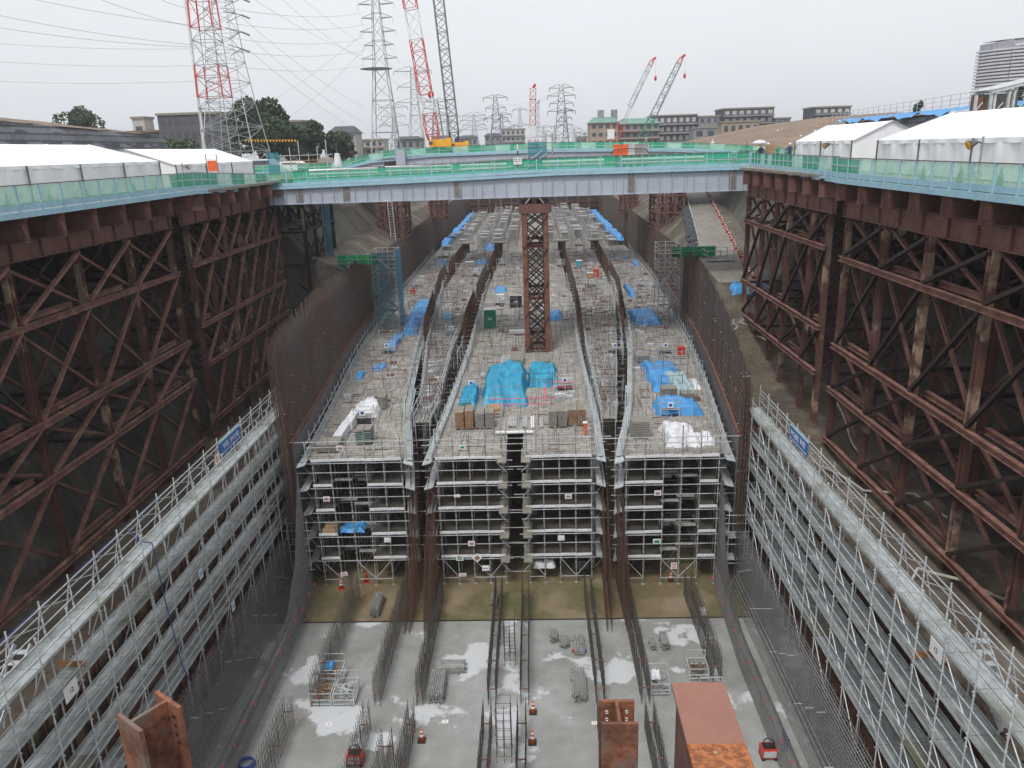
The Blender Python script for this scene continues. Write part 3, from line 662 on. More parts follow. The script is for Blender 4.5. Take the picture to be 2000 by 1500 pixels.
side_scaffold('right side galvanised scaffold with five stacked long walkways beside the pit wall', 1, 14.3, 13.35, 48.2, LV)
# ================================================================== near rebar cages (haunch and outer wall mats)
for sg, xe, xo, lb in ((-1, -15.0, -16.85, 'left'), (1, 11.05, 12.95, 'right')):
    t = thing('rebar_cage', 'dense dark rebar mat with sloping haunch bars along the %s foot of the pit' % lb, 'rebar cage', (xe, 36, FL))
    v = MB(); s_ = MB(); h = MB(); y = 24.0; rnd = random.Random(3)
    while y < 46.5:
        xx = xe+(Lout(y)+15.0)*(1 if sg < 0 else 0)
        g = float(np.interp(y, [24, 38, 43, 46.5], [0, 0, .25, .6]))
        ztp = float(np.interp(y, [24, 40, 43, 46.5], [-24.1, -24.1, -22.0, -17.5]))
        v.tube((xx+sg*g, y, FL), (xx+sg*g, y, ztp+rnd.uniform(-.15, .15)), .016, 3)
        s_.tube((xx+sg*1.0, y+.05, FL), (xx-sg*.02+sg*g, y+.05, ztp-.15), .014, 3); s_.tube((xx+sg*.5, y+.09, FL), (xx+sg*g, y+.09, ztp-.9), .012, 3)
        y += .135
    for z in np.arange(FL+.15, -24.5, .17): h.tube((xe, 24, z), (xe, 38, z), .012, 3); h.tube((xe, 38, z), (xe+sg*.4, 46, z), .012, 3)
    v.build('vertical_bars', 'rebar_grey', t); s_.build('haunch_bars', 'rebar_grey', t); h.build('horizontal_bars', 'rebar_grey', t)
    for k, y in enumerate(np.arange(27.5, 45, 1.45)): MB().cbox(xe-sg*.03, y, -25.0+(.1 if k % 2 else 0), .03, .08, .26).build('tape_flag', 'pink', t)
    t = thing('rebar_cage', 'tall black double rebar mesh behind the haunch bars on the %s, below the lowest walkway' % lb, 'rebar cage', (xo, 36, FL))
    v = MB(); h = MB(); d = MB(); y = 20.0
    while y < 46.2:
        zt = -21.9+rnd.uniform(-.25, .1)
        for l in (0, .28): v.tube((xo+sg*l, y, FL), (xo+sg*l, y, zt), .013, 3)
        d.tube((xo-sg*.55, y+.03, FL+.12), (xo, y+.35, -25.0), .015, 3)
        y += .19
    for z in np.arange(FL+.2, -21.9, .24):
        for l in (-.03, .25): h.tube((xo+sg*l, 20, z), (xo+sg*l, 46.2, z), .014, 3)
    for k in range(5): h.tube((xo-sg*(.5-.1*k), 20, FL+.2+.26*k), (xo-sg*(.5-.1*k), 46.2, FL+.2+.26*k), .016, 3)
    v.build('vertical_bars', 'rebar_grey', t); h.build('horizontal_bars', 'rebar_grey', t); d.build('foot_bars', 'rebar_grey', t)
    for k in range(14):
        y = 26+k*1.4; MB().tube((xo-sg*.1, y, -23.1-(k % 3)*.9), (xo-sg*.5, y, -23.1-(k % 3)*.9), .018, 4).build('form_tie', 'galv', t)
# ================================================================== scaffold blocks
LIFT = [-17.12, -18.9, -20.7, -22.5, -24.3]
def block(label, fl, fr, yf, side, open_=()):
    """front face at yf; fl, fr give x of the two edges; side = which edges carry outrigger planks"""
    x0, x1 = fl(yf), fr(yf)
    t = thing('scaffold_block', label, 'scaffold', ((x0+x1)/2, yf, FL))
    nx = max(3, int(round((x1-x0)/1.2))+1); xs = np.linspace(x0+.25, x1-.25, nx)
    for i, x in enumerate(xs):
        m = MB(); m.tube((x, yf, FL+.25), (x, yf, DK+1.5+(.5 if i % 3 == 0 else 0)), .04, 5)
        z = FL+.6
        while z < DK+1: m.tube((x, yf, z), (x, yf, z+.1), .065, 5); z += .45
        m.build('standard', 'galv_dull', t)
        m = MB(); m.cbox(x, yf, FL, .22, .2, .03); m.tube((x, yf, FL), (x, yf, FL+.3), .03, 5); m.build('base_jack', 'galv_dull', t)
    # inner frame rows
    for r in range(1, 13):
        y = yf+1.5*r; m = MB(); a, b = fl(y)+.25, fr(y)-.25
        for i in range(nx): x = a+(b-a)*i/(nx-1); m.tube((x, y, FL), (x, y, DK-.1), .038, 4)
        for z in LIFT:
            m.tube((a, y, z-.12), (b, y, z-.12), .03, 3); m.tube((a, y, z-.75+.2*((r*3) % 4)), (b, y, z-.75+.2*((r*3) % 4)), .025, 3)
        for i in range(0, nx-1, 2): m.tube((a+(b-a)*i/(nx-1), y, FL+.1), (a+(b-a)*(i+1)/(nx-1), y, LIFT[-1]), .025, 3)
        m.build('inner_frame', 'galv_dull', t)
    for k, z in enumerate(LIFT):
        for i in range(nx-1):
            if k and i in open_:
                dy = 1.5 if (i+k) % 2 else .8; MB().beam((xs[i], yf+dy, z+.1), (xs[i+1], yf+dy, z+.1), .3, .06).build('setback_plank', 'plank', t)
                if k % 2: MB().beam((xs[i]-.3, yf+2.2, z-.5), (xs[i+1], yf+2.2, z-.5), .25, .2).build('setback_plank', 'plank', t)
            else: MB().beam((xs[i]+(.01 if i else -.1), yf-.02, z+.02+.012*((i*7+k*3) % 3)), (xs[i+1]-.01, yf-.02, z+.02+.012*((i*5+k) % 3)), .09, .16).build('edge_beam', 'white_steel', t)
        m = MB(); rnd = random.Random(k*9+int(x0*3))
        m.tube((x0-.5*rnd.random(), yf-.06, z-.18), (x1+.6*rnd.random(), yf-.06, z-.18), .03, 4)
        m.tube((x0-.9*rnd.random(), yf-.06, z+.95), (x1+1.0*rnd.random(), yf-.06, z+.95), .03, 4)
        if k == 0: m.tube((x0-1.6, yf-.1, z+1.35), (x1+1.0, yf-.1, z+1.35), .032, 4)
        m.build('ledger', 'galv', t)
        if k:
            for i in range(nx-1):
                if i in open_: continue
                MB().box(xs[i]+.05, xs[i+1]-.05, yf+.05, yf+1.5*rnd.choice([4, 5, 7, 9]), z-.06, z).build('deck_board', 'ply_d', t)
        # outrigger planks along the sides
        for sd in side:
            f, s = (fl, -1) if sd == 'l' else (fr, 1)
            ys = np.arange(yf-.7+.1*k, yf+13, 3.4)
            for ya in ys:
                yb = ya+3.3; xa, xb = f(max(ya, yf)), f(yb)
                m = MB(); p = (xa, ya, z+.02); q = (xb, yb, z+.02)
                m.hexa([(xa+s*.02, ya, z-.03), (xa+s*.62, ya, z-.20), (xb+s*.62, yb, z-.20), (xb+s*.02, yb, z-.03), (xa+s*.02, ya, z+.02), (xa+s*.62, ya, z-.15), (xb+s*.62, yb, z-.15), (xb+s*.02, yb, z+.02)][0:1]+[(xa+s*.62, ya, z-.20), (xb+s*.62, yb, z-.20), (xb+s*.02, yb, z-.03), (xa+s*.02, ya, z+.02), (xa+s*.62, ya, z-.15), (xb+s*.62, yb, z-.15), (xb+s*.02, yb, z+.02)])
                for e in (.05, .23, .42, .6): m.beam((xa+s*e, ya, z+.035-e*.27), (xb+s*e, yb, z+.035-e*.27), .02, .03)
                m.build('outrigger_plank', 'plank_w' if k < 2 else 'plank', t)
            m = MB()
            for ya in np.arange(yf, yf+12, 1.5): m.tube((f(ya), ya, z-.15), (f(ya)+s*.9, ya, z-.2), .022, 3); m.tube((f(ya), ya, z-.9), (f(ya)+s*.5, ya, z-.2), .02, 3)
            m.build('outrigger_bracket', 'galv', t)
    for i in range(nx-1):
        m = MB(); a, b = xs[i], xs[i+1]
        if i % 3 != 1:
            if i % 2: a, b = b, a
            m.tube((a, yf-.05, LIFT[-1]-.2), (b, yf-.05, FL+.55), .025, 4); m.tube((min(a, b), yf-.05, FL+.5), (max(a, b), yf-.05, FL+.5), .028, 4); m.build('brace', 'galv', t)
    # side guard frame: standards down the long sides for the first stretch
    for sd in side:
        f = fl if sd == 'l' else fr; s = -1 if sd == 'l' else 1
        for y in np.arange(yf+1.5, yf+18, 1.5): m = MB(); m.tube((f(y)-s*.05, y, FL+.2), (f(y)-s*.05, y, DK), .035, 4); m.build('side_standard', 'galv', t)
    return t
def deck(label, fl, fr, y0, y1, mat='deck', step=4.5):
    t = thing('form_deck', label, 'deck', ((fl(y0)+fr(y0))/2, y0, DK-.1)); y = y0
    while y < y1-.01:
        yb = min(y+step, y1)
        a0, a1, b0, b1 = fl(y), fr(y), fl(yb), fr(yb)
        MB().hexa([(a0, y+.01, DK-.1), (a1, y+.01, DK-.1), (b1, yb, DK-.1), (b0, yb, DK-.1), (a0, y+.01, DK), (a1, y+.01, DK), (b1, yb, DK), (b0, yb, DK)]).build('panel', mat, t)
        y = yb
    # joists and rails lying on the deck: dark long lines and rusty cross strips
    n = max(2, int((a1-a0)/1.3)); rnd = random.Random(int(y1))
    for i in range(1, n):
        m = MB(); y = y0
        while y < y1:
            yb = min(y+6, y1); f = i/n; m.beam((fl(y)+(fr(y)-fl(y))*f, y, DK+.05), (fl(yb)+(fr(yb)-fl(yb))*f, yb, DK+.05), .09, .10); y = yb
        m.build('joist', 'galv_dull', t)
    m = MB(); y = y0+.9; ns = 0
    while y < min(y1, 150):
        a, b = fl(y)+.3, fr(y)-.3; u = rnd.random()
        if u < .75:
            xx = a+(b-a)*rnd.random()*.6; m.beam((xx, y, DK+.03), (min(b, xx+rnd.uniform(.6, 1.8)), y, DK+.03), .05, .05)
            if ns < 99: m.build('cross_strip', 'rust_wale', t); m = MB()
            ns += 1
        y += rnd.uniform(.35, .9)
    kind(m.build('cross_strip', 'rust_wale', t), 'stuff')
    m = MB(); y = y0+.5     # stub rods standing on the deck
    while y < min(y1, 152):
        for q in range(3):
            x = fl(y)+(fr(y)-fl(y))*rnd.random(); m.tube((x, y, DK), (x, y, DK+rnd.uniform(.4, 1.5)), .022, 3)
        y += .55
    kind(m.build('upright_rods', 'galv_dull', t), 'stuff')
    return t
def edge_rail(label, f, y0, y1, s, step=1.8, h=1.0, plank=True):
    t = thing('guard_rail', label, 'guard rail', (f(y0), y0, DK)); y = y0; ys = []
    while y <= y1: ys.append(y); y += step
    for y in ys: MB().tube((f(y)+s*.08, y, DK-.3), (f(y)+s*.12, y, DK+h+.35), .032, 4).build('post', 'galv', t)
    for a in range(0, len(ys)-1, 3):
        b = min(a+3, len(ys)-1); m = MB()
        for z in (.5, h): m.tube((f(ys[a])+s*.1, ys[a], DK+z), (f(ys[b])+s*.1, ys[b], DK+z), .026, 4)
        m.build('rail', 'galv', t)
        m = MB(); p, q = (f(ys[a])+s*.02, ys[a], DK+.13), (f(ys[b])+s*.02, ys[b], DK+.13); m.beam(p, q, .03, .22); m.build('toe_board', 'plank_w', t)
        xa, xb = f(ys[a])+s*.25, f(ys[b])+s*.25
        if plank: MB().hexa([(xa-.22, ys[a], DK-.1), (xa+.22, ys[a], DK-.1), (xb+.22, ys[b], DK-.1), (xb-.22, ys[b], DK-.1), (xa-.22, ys[a], DK-.05), (xa+.22, ys[a], DK-.05), (xb+.22, ys[b], DK-.05), (xb-.22, ys[b], DK-.05)]).build('side_plank', 'plank', t)
    return t
CM0 = lambda y: -2.15 if y < 51.5 else -1.65
CM1 = lambda y: -1.15 if y < 51.5 else -1.65
block('left scaffold block with dark open lifts, nearest the left rebar wall', Lout, Lin, 47.2, 'lr', (1, 2))
block('left half of the centre scaffold block, left of the dark middle slot', CL, lambda y: -2.2, 47.2, 'l')
block('right half of the centre scaffold block, right of the dark middle slot', lambda y: -1.1, CR, 47.2, 'r')
block('right scaffold block with dark open lifts, nearest the right rebar wall', Rin, Rout, 46.8, 'lr', (2, 3))
deck('left working deck of beige panels cluttered with stacks and blue sheets', Lout, Lin, 47.2, 152)
deck('centre working deck of beige panels around the brown column foot', CL, CR, 51.5, 152)
deck('small deck front piece left of the middle slot', CL, lambda y: -2.2, 47.2, 51.49)
deck('small deck front piece right of the middle slot', lambda y: -1.1, CR, 47.2, 51.49)
deck('right working deck of beige panels with white sheets at its front', Rin, Rout, 46.8, 152)
deck('narrow left strip deck between two dark slots', Ls0, Ls1, 54, 152)
deck('narrow right strip deck between two dark slots', Rs0, Rs1, 54, 152)
deck('distant grey deck field at the far end of the pit', lambda y: -19.6, lambda y: 18.0, 152, 250, 'deck_far', 14)
edge_rail('galvanised guard rail along the outer edge of the left deck', Lout, 47, 152, -1)
edge_rail('galvanised guard rail along the inner edge of the left deck', Lin, 47, 90, 1)
edge_rail('galvanised guard rail along the left edge of the centre deck', CL, 47, 100, -1)
edge_rail('galvanised guard rail along the right edge of the centre deck', CR, 47, 100, 1)
edge_rail('galvanised guard rail along the inner edge of the right deck', Rin, 47, 90, -1)
edge_rail('galvanised guard rail along the outer edge of the right deck', Rout, 47, 152, 1)
for (f, s, nm) in ((Ls0, -1, 'left edge of the narrow left strip'), (Ls1, 1, 'right edge of the narrow left strip'), (Rs0, -1, 'left edge of the narrow right strip'), (Rs1, 1, 'right edge of the narrow right strip')):
    edge_rail('thin guard rail along the '+nm, f, 54, 112, s, step=1.3, h=1.1, plank=False)
# scaffold frames in the cells under strips (dark slots) and cross ties
m = MB(); m2 = MB(); rnd = random.Random(77)
for (fl, fr, n) in ((Lout, Lin, 260), (CL, CR, 330), (Rin, Rout, 260), (Ls0, Ls1, 330), (Rs0, Rs1, 330)):
    for k in range(n):
        y = 56+94*rnd.random()**1.0; x = fl(y)+(fr(y)-fl(y))*rnd.uniform(.06, .94); q = m if rnd.random() < .72 else m2; u = rnd.random()
        if abs(x-.1) < 1.8 and 72 < y < 83: continue
        if u < .35: l = rnd.uniform(.5, 1.6); q.tube((x, y-l, DK+.12), (x+rnd.uniform(-.3, .3), y+l, DK+.14), .03, 3)
        elif u < .55: q.box(x-.3, x+.3, y-.2, y+.2, DK+.02, DK+rnd.uniform(.1, .35))
        elif u < .8:
            h = rnd.uniform(.9, 1.9); w_ = rnd.uniform(.5, 1.1)
            for dx in (-w_, w_): q.tube((x+dx, y, DK), (x+dx, y, DK+h), .028, 3)
            q.tube((x-w_, y, DK+h*.9), (x+w_, y, DK+h*.9), .024, 3); q.tube((x-w_, y, DK+h*.5), (x+w_, y, DK+h*.5), .022, 3)
        else: l = rnd.uniform(.4, 1.1); q.tube((x-l, y, DK+.12), (x+l, y+rnd.uniform(-.3, .3), DK+.14), .03, 3)
kind(tag(m.build('loose_tubes', 'galv'), 'loose grey tubes, frames and fittings scattered over the working decks', 'scaffold clutter'), 'stuff')
kind(tag(m2.build('loose_timber', 'rust_wale'), 'loose brown timbers and bars scattered over the working decks', 'timber clutter'), 'stuff')
for (f, s, nm) in ((Lin, 1, 'left block inner'), (CL, -1, 'centre block left'), (CR, 1, 'centre block right'), (Rin, -1, 'right block inner')):
    t = thing('tube_scaffold', 'row of grey tube frames guarding the slot along the %s edge' % nm, 'scaffold', (f(72), 72, DK)); rnd = random.Random(len(nm))
    for y in np.arange(70, 118, 2.4):
        m = MB(); x = f(y)+s*.45; h = rnd.uniform(.9, 1.7)
        for dx in (-.45, .45): m.tube((x+dx, y, DK-.4), (x+dx, y, DK+h), .03, 4)
        for z in (.1, .6, 1.0): m.tube((x-.8, y, DK+z), (x+.8, y, DK+z), .026, 3)
        for dx in (-.45, .45): m.tube((x+dx, y, DK+h-.2), (x+dx, y+2.4, DK+h-.2+rnd.uniform(-.1, .1)), .024, 3)
        m.build('frame', 'galv', t)
t = thing('slot_scaffold', 'dark tube scaffold filling the slots beneath the narrow strip decks', 'scaffold', (-8, 54, FL))
for (a, b) in ((Ls0, Ls1), (Rs0, Rs1)):
    for y in np.arange(54, 90, 2.0):
        m = MB()
        for f in (a, b): m.tube((f(y), y, FL), (f(y), y, DK), .035, 4)
        for z in LIFT: m.tube((a(y)-.9, y, z-.1), (b(y)+.9, y, z-.1), .025, 3)
        m.build('frame', 'galv', t)
# ------------------------------------------------------------------ far dense scaffold rows standing on the deck field
rows_ = [(-17.6, 'outermost left'), (-15.2, 'second from the left'), (-10.5, 'third from the left'), (-7.6, 'fourth from the left'), (-4.6, 'left of the column line'), (3.2, 'just right of the column'), (6.4, 'fourth from the right'), (9.0, 'third from the right'), (12.4, 'second from the right'), (15.6, 'outermost right')]
for (x, nm) in rows_:
    t = thing('frame_scaffold', 'row of grey tube frames on the far deck, %s' % nm, 'scaffold', (x, 158, DK)); rnd = random.Random(int(x*10))
    for y in np.arange(157, 246, 3.0):
        h = rnd.uniform(1.6, 3.2) if 1 < abs(x+1) < 14 else rnd.uniform(.9, 1.6); m = MB(); r = .05
        for dx in (-.9, .9):
            m.tube((x+dx, y, DK), (x+dx, y, DK+h+rnd.uniform(0, .9)), r, 3)
        for z in np.arange(.5, h+.1, .55): m.tube((x-1.1, y, DK+z), (x+1.1, y, DK+z), r*.9, 3)
        m.tube((x-.9, y, DK+.1), (x+.9, y, DK+h), r*.6, 3)
        for dx in (-.9, .9): m.tube((x+dx, y, DK+h), (x+dx, y+3, DK+h), r*.8, 3); m.tube((x+dx, y, DK+.1), (x+dx, y+3, DK+h), r*.5, 3)
        if rnd.random() < .5: m.box(x-.8, x+.8, y+.2, y+2.6, DK+h-.1, DK+h-.04)
        m.build('frame', 'galv_dull', t)
# black panels paint the shade of openings at the near ends of the cell slots far back
for x, nm in ((-13.4, 'leftmost'), (-7.0, 'second'), (5.2, 'third'), (11.6, 'rightmost')):
    m = MB(); m.box(x-.8, x+.8, 153, 160, DK, DK+.1)
    t = thing('slot_gantry', '%s of four tube gantries over the dark wall slots on the far deck' % nm, 'gantry', (x, 152, DK))
    MB().box(x-.75, x+.75, 152.4, 152.5, DK+.02, DK+1.7).build('opening_shade', 'black', t)
    MB().box(x-1.6, x+1.6, 152, 154, DK+1.75, DK+1.95).build('platform', 'ply', t)
    for dx in (-1.5, 1.5): MB().tube((x+dx, 152, DK), (x+dx, 152, DK+3.0), .07, 4).build('post', 'galv', t)
    for z in (2.4, 2.9): MB().tube((x-1.6, 152, DK+z), (x+1.6, 152, DK+z), .05, 4).build('rail', 'galv', t)
# ------------------------------------------------------------------ cloths
def sheet(label, x0, x1, y0, y1, h, mat='tarp', seed=0, name='tarpaulin', z=DK, folds=1.0, cat='tarpaulin', bumps=3, group=None):
    rnd = random.Random(seed); B = [(rnd.random(), rnd.random(), rnd.uniform(.5, 1), rnd.uniform(.15, .35)) for _ in range(bumps)]
    ph = [rnd.uniform(0, 6.3) for _ in range(6)]; n = 36
    def fn(u, v):
        e = min(u, 1-u, v, 1-v); edge = min(1, e*9)
        hh = h*(.55+.45*max([b[2]*math.exp(-((u-b[0])**2+(v-b[1])**2)/(2*b[3]**2)) for b in B]))
        f = folds*(.05*h*math.sin(u*21+ph[0]+3*math.sin(v*4+ph[1]))+.05*h*math.sin(v*25+ph[2]+2.5*math.sin(u*5+ph[3]))+.03*h*math.sin((u+v)*47+ph[4]))
        wob = .06*math.sin(v*13+ph[5])*(x1-x0)*(abs(u-.5)*2)**2*.6; wob2 = .05*math.sin(u*11+ph[1])*(y1-y0)*(abs(v-.5)*2)**2*.6
        return (x0+(x1-x0)*u+wob, y0+(y1-y0)*v+wob2, z+.01+max(0, (hh+f)*edge))
    m = MB().grid(fn, n, n)
    return one(m, name, mat, label, cat, group, True)
def at(u, v, z=DK): p = PZ(u, v, z); return p[0], p[1]
x, y = at(1000, 790)
sheet('largest teal blue tarpaulin draped over a high pile in the middle of the centre deck', -4.5, -.9, 57.3, 67, 1.5, 'tarp', 3, bumps=5)
sheet('teal blue tarpaulin right next to the largest one, in front of the brown column', -.8, 1.7, 62, 67.6, 1.2, 'tarp', 8)
sheet('small blue and green tarpaulin bundle left of the largest blue sheet', -6.2, -4.8, 56.5, 61.5, .9, 'tarp', 5)
sheet('dark green sheet bundle in front of the small blue tarpaulin bundle', -6.0, -5.1, 55.9, 57.0, .6, 'tarp_dg', 6)
sheet('deep blue tarpaulin covering a low pile on the right deck behind sand bags', 9.3, 12.3, 60, 68.5, .7, 'tarp2', 11, bumps=6)
sheet('grey blue heap of filled bags lying on the right deck beside blue sheet', 10.6, 12.4, 58.6, 64, 1.0, 'tarp_g', 12, bumps=6, name='bag_heap', cat='bag heap')
sheet('bright blue peaked tarpaulin across the right deck, nearest the front', 8.7, 12.1, 54.2, 57.1, .9, 'tarp2', 13)
sheet('glossy white sheet over a box pile at the front of the right deck', 8.4, 10.7, 48, 51.6, .8, 'tarp_w', 14, name='white_sheet', cat='sheet')
sheet('crumpled end of white sheet spreading to the right at the right deck front', 10.5, 11.6, 48.2, 50.2, .5, 'tarp_w', 15, name='white_sheet', cat='sheet')
sheet('small cream sheet crumpled near the outer edge of the right deck', 12.6, 13.2, 60.5, 63, .4, 'tarp_w', 16, name='cream_sheet', cat='sheet')
sheet('white plastic sheet heap in the middle of the left deck', -14.2, -12.3, 55.3, 58.6, .7, 'tarp_w', 17, name='white_sheet', cat='sheet')
for i, (u0, v0, u1, v1, h, mt, lb) in enumerate([
    (785, 640, 832, 590, .9, 'tarp2', 'crumpled bright blue sheet beside the netted stair tower on the left deck'),
    (782, 657, 814, 630, .8, 'tarp2', 'round crumple of bright blue sheet just in front of the netted stair tower'),
    (752, 686, 772, 652, .7, 'tarp2', 'upright blue wrapped bundle on the left deck'),
    (724, 725, 748, 708, .3, 'tarp2', 'flat small blue sheet on the left deck'),
    (692, 742, 706, 724, .4, 'tarp2', 'tiny blue bag by the outer rail of the left deck'),
    (863, 628, 880, 613, .5, 'tarp2', 'small blue bundle on the narrow left strip'),
    (965, 572, 988, 561, .5, 'tarp2', 'small blue sheet near the top of the centre deck, left of the column'),
    (847, 520, 868, 508, .5, 'tarp2', 'small blue sheet far back on the left deck'),
    (928, 518, 950, 508, .5, 'tarp2', 'flat blue sheet far back on the left strip'),
    (946, 489, 965, 474, .7, 'tarp2', 'two blue wrapped bales far back left of the column'),
    (1072, 627, 1098, 607, .6, 'tarp2', 'blue sheet bundle just right of the brown column'),
    (1230, 581, 1242, 558, .8, 'tarp2', 'small bright blue bag standing on the right deck'),
    (1240, 637, 1296, 604, .7, 'tarp2', 'crumpled blue sheet under the bare stair tower on the right deck'),
    (1240, 521, 1250, 511, .7, 'tarp2', 'round blue bag near the outer rail far back on the right deck'),
    (1218, 506, 1232, 500, .4, 'tarp2', 'flat blue sheet far back on the right deck')]):
    a = PZ(u0, v0, DK); b = PZ(u1, v1, DK); x0, x1 = sorted((a[0], PZ(u1, v0, DK)[0])); sheet(lb, x0, x1, a[1], max(b[1]-.8, a[1]+.8), h, mt, 20+i)
for s, (xs_, lb) in {-1: ((-18.6, -17.4), 'left'), 1: ((16.3, 17.6), 'right')}.items():
    for k in range(7):
        y = 158+k*11
        sheet('%s blue sheet of the chain along the %s edge of the far deck' % ( ['nearest', 'second nearest', 'third nearest', 'fourth nearest', 'fifth nearest', 'second farthest', 'farthest'][k], lb), xs_[0]-.4*(s < 0), xs_[1]+.4*(s > 0), y, y+9.5, .9, 'tarp2', 50+k+s, z=DK+.9, bumps=4)
# ------------------------------------------------------------------ stacks on the deck
def stack(label, x, y, wx, wy, n, lz, mat_a, mat_b, name='plank_stack', cat='stack', z=DK, group=None):
    t = thing(name, label, cat, (x, y, z), group)
    for k in range(n):
        j = .02*math.sin(k*5.1)
        MB().cbox(x+j, y-j, z+.12+k*lz, wx, wy, lz*.62).build('board', mat_a if k % 2 == 0 else mat_b, t)
    m = MB()
    for dx in (-wx*.35, wx*.35): m.cbox(x+dx, y, z, .09, wy, .11)
    m.build('bearer', 'rust', t)
    MB().cbox(x, y, z+.12+n*lz, wx*.98, wy*.98, .03).build('top_sheet', 'ply', t)
    return t
stack('tall stack of grey boards with orange ends, leftmost of the row on centre deck', -5.65, 52.9, .62, 1.5, 14, .085, 'ply', 'orangewood')
stack('tall stack of boards with orange ends, second from left on centre deck', -4.95, 52.9, .6, 1.5, 15, .085, 'orangewood', 'ply')
stack('stack of grey boards with blue ends, third from left on centre deck', -4.2, 52.9, .6, 1.4, 12, .085, 'ply', 'galv_dull')
stack('stack of grey boards, fourth from left on centre deck, before the pipes', -3.5, 52.9, .6, 1.4, 13, .085, 'galv_dull', 'ply')
stack('stack of grey slabs right of the pipes on centre deck', 1.0, 52.9, .6, 1.5, 13, .085, 'galv_dull', 'ply')
stack('stack of grey slabs second right of the pipes on centre deck', 1.7, 52.9, .6, 1.5, 13, .085, 'ply', 'galv_dull')
stack('stack of boards with yellow ends, next to rightmost on centre deck', 2.4, 53.1, .55, 1.4, 13, .085, 'ply', 'orangewood')
stack('stack of boards with yellow ends, rightmost of the row on centre deck', 3.05, 53.1, .55, 1.4, 13, .085, 'orangewood', 'ply')
stack('grey board stack at the front corner of the right deck', 6.9, 50.3, 1.2, 1.4, 12, .09, 'ply', 'galv_dull')
stack('grey board pile behind the peaked blue sheet on the right deck', 10.2, 58.4, 1.2, 1.1, 9, .09, 'galv_dull', 'ply')
stack('low grey pallet pile beside the grey bags on the right deck', 11.6, 58.1, 1.0, 1.0, 5, .09, 'ply', 'galv_dull')
stack('dark green board stack near the front of the left deck', -12.3, 50.2, .5, 1.2, 11, .085, 'galv_dull', 'tarp_dg')
stack('second dark green board stack right of the first on the left deck', -11.75, 50.2, .5, 1.2, 11, .085, 'tarp_dg', 'galv_dull')
stack('small grey board stack behind the white sheet on the left deck', -12.2, 57.8, .6, 1.2, 10, .085, 'galv_dull', 'ply')
stack('grey plank pile left of the brown column foot', -1.9, 70.4, 1.3, 2.6, 4, .1, 'ply', 'galv_dull')
stack('grey plank pile right behind the blue sheets at the column foot', .6, 69.6, 1.0, 2.6, 4, .1, 'galv_dull', 'ply')
stack('grey board pile at the near left corner of the left deck', -14.2, 49.0, 1.5, 1.6, 5, .09, 'ply', 'ply')
stack('wrapped square slab pile in front of the red box on the right deck', 9.6, 69.6, 1.2, 1.4, 6, .09, 'ply', 'galv_dull')
stack('orange timber sheets lying on the left deck behind the white heap', -12.9, 60.6, .9, 1.0, 2, .06, 'orangewood', 'wood')
# long white wrapped bundles at the front of the left deck
for i, (x, y, l) in enumerate(((-13.9, 51.5, 3.2), (-13.75, 53.8, 2.8))):
    m = MB().box(x-.3, x+.3, y-l/2, y+l/2-.1, DK+.05, DK+.62+.1*i); one(m, 'wrapped_bundle', 'tarp_w', ('near' if i == 0 else 'rear')+' long white wrapped box bundle lying on the left deck', 'bundle')
# pipes
def pipes(label, x, y, l, n, z=DK, mat='galv', r=.045, wd=None, rows=2, along='y', name='pipe_bundle', seed=1):
    t = thing(name, label, 'pipe bundle', (x, y, z)); rnd = random.Random(seed)
    for q in range(rows):
        for i in range(n-q):
            o = (i-(n-q-1)/2)*r*2.15; j = rnd.uniform(-.12, .12); zz = z+.08+r+q*r*1.8
            m = MB()
            if along == 'y': m.tube((x+o, y-l/2+j, zz), (x+o, y+l/2+j, zz), r, 6)
            else: m.tube((x-l/2+j, y+o, zz), (x+l/2+j, y+o, zz), r, 6)
            m.build('pipe', mat, t)
    m = MB()
    for e in (-.3, .3):
        if along == 'y': m.cbox(x, y+l*e, z, n*r*2.3, .08, .07)
        else: m.cbox(x+l*e, y, z, .08, n*r*2.3, .07)
    m.build('bearer', 'wood', t)
    return t
pipes('bundle of grey steel tubes in the middle front of the centre deck', -1.9, 53.4, 2.0, 7, seed=1)
pipes('smaller bundle of tubes right of the first tube bundle on centre deck', -1.0, 53.2, 2.0, 4, seed=2)
pipes('two white tubes lying between tube bundles on centre deck', -.45, 53.2, 2.4, 2, mat='white', r=.07, rows=1)
pipes('short grey tube bundle nearest the grey slabs on centre deck', .2, 53.2, 2.0, 3, seed=4)
pipes('grey tubes lying beside the column foot plank pile', -3.0, 70.5, 4.0, 7, r=.06, rows=1)
pipes('long white and grey tubes lying across behind the column on the centre deck', -1.6, 82.0, 2.6, 5, along='x', r=.09, mat='galv')
pipes('single thick white tube lying across the middle slot at the front', -1.65, 51.0, 2.6, 1, along='x', r=.11, mat='white_steel', rows=1)
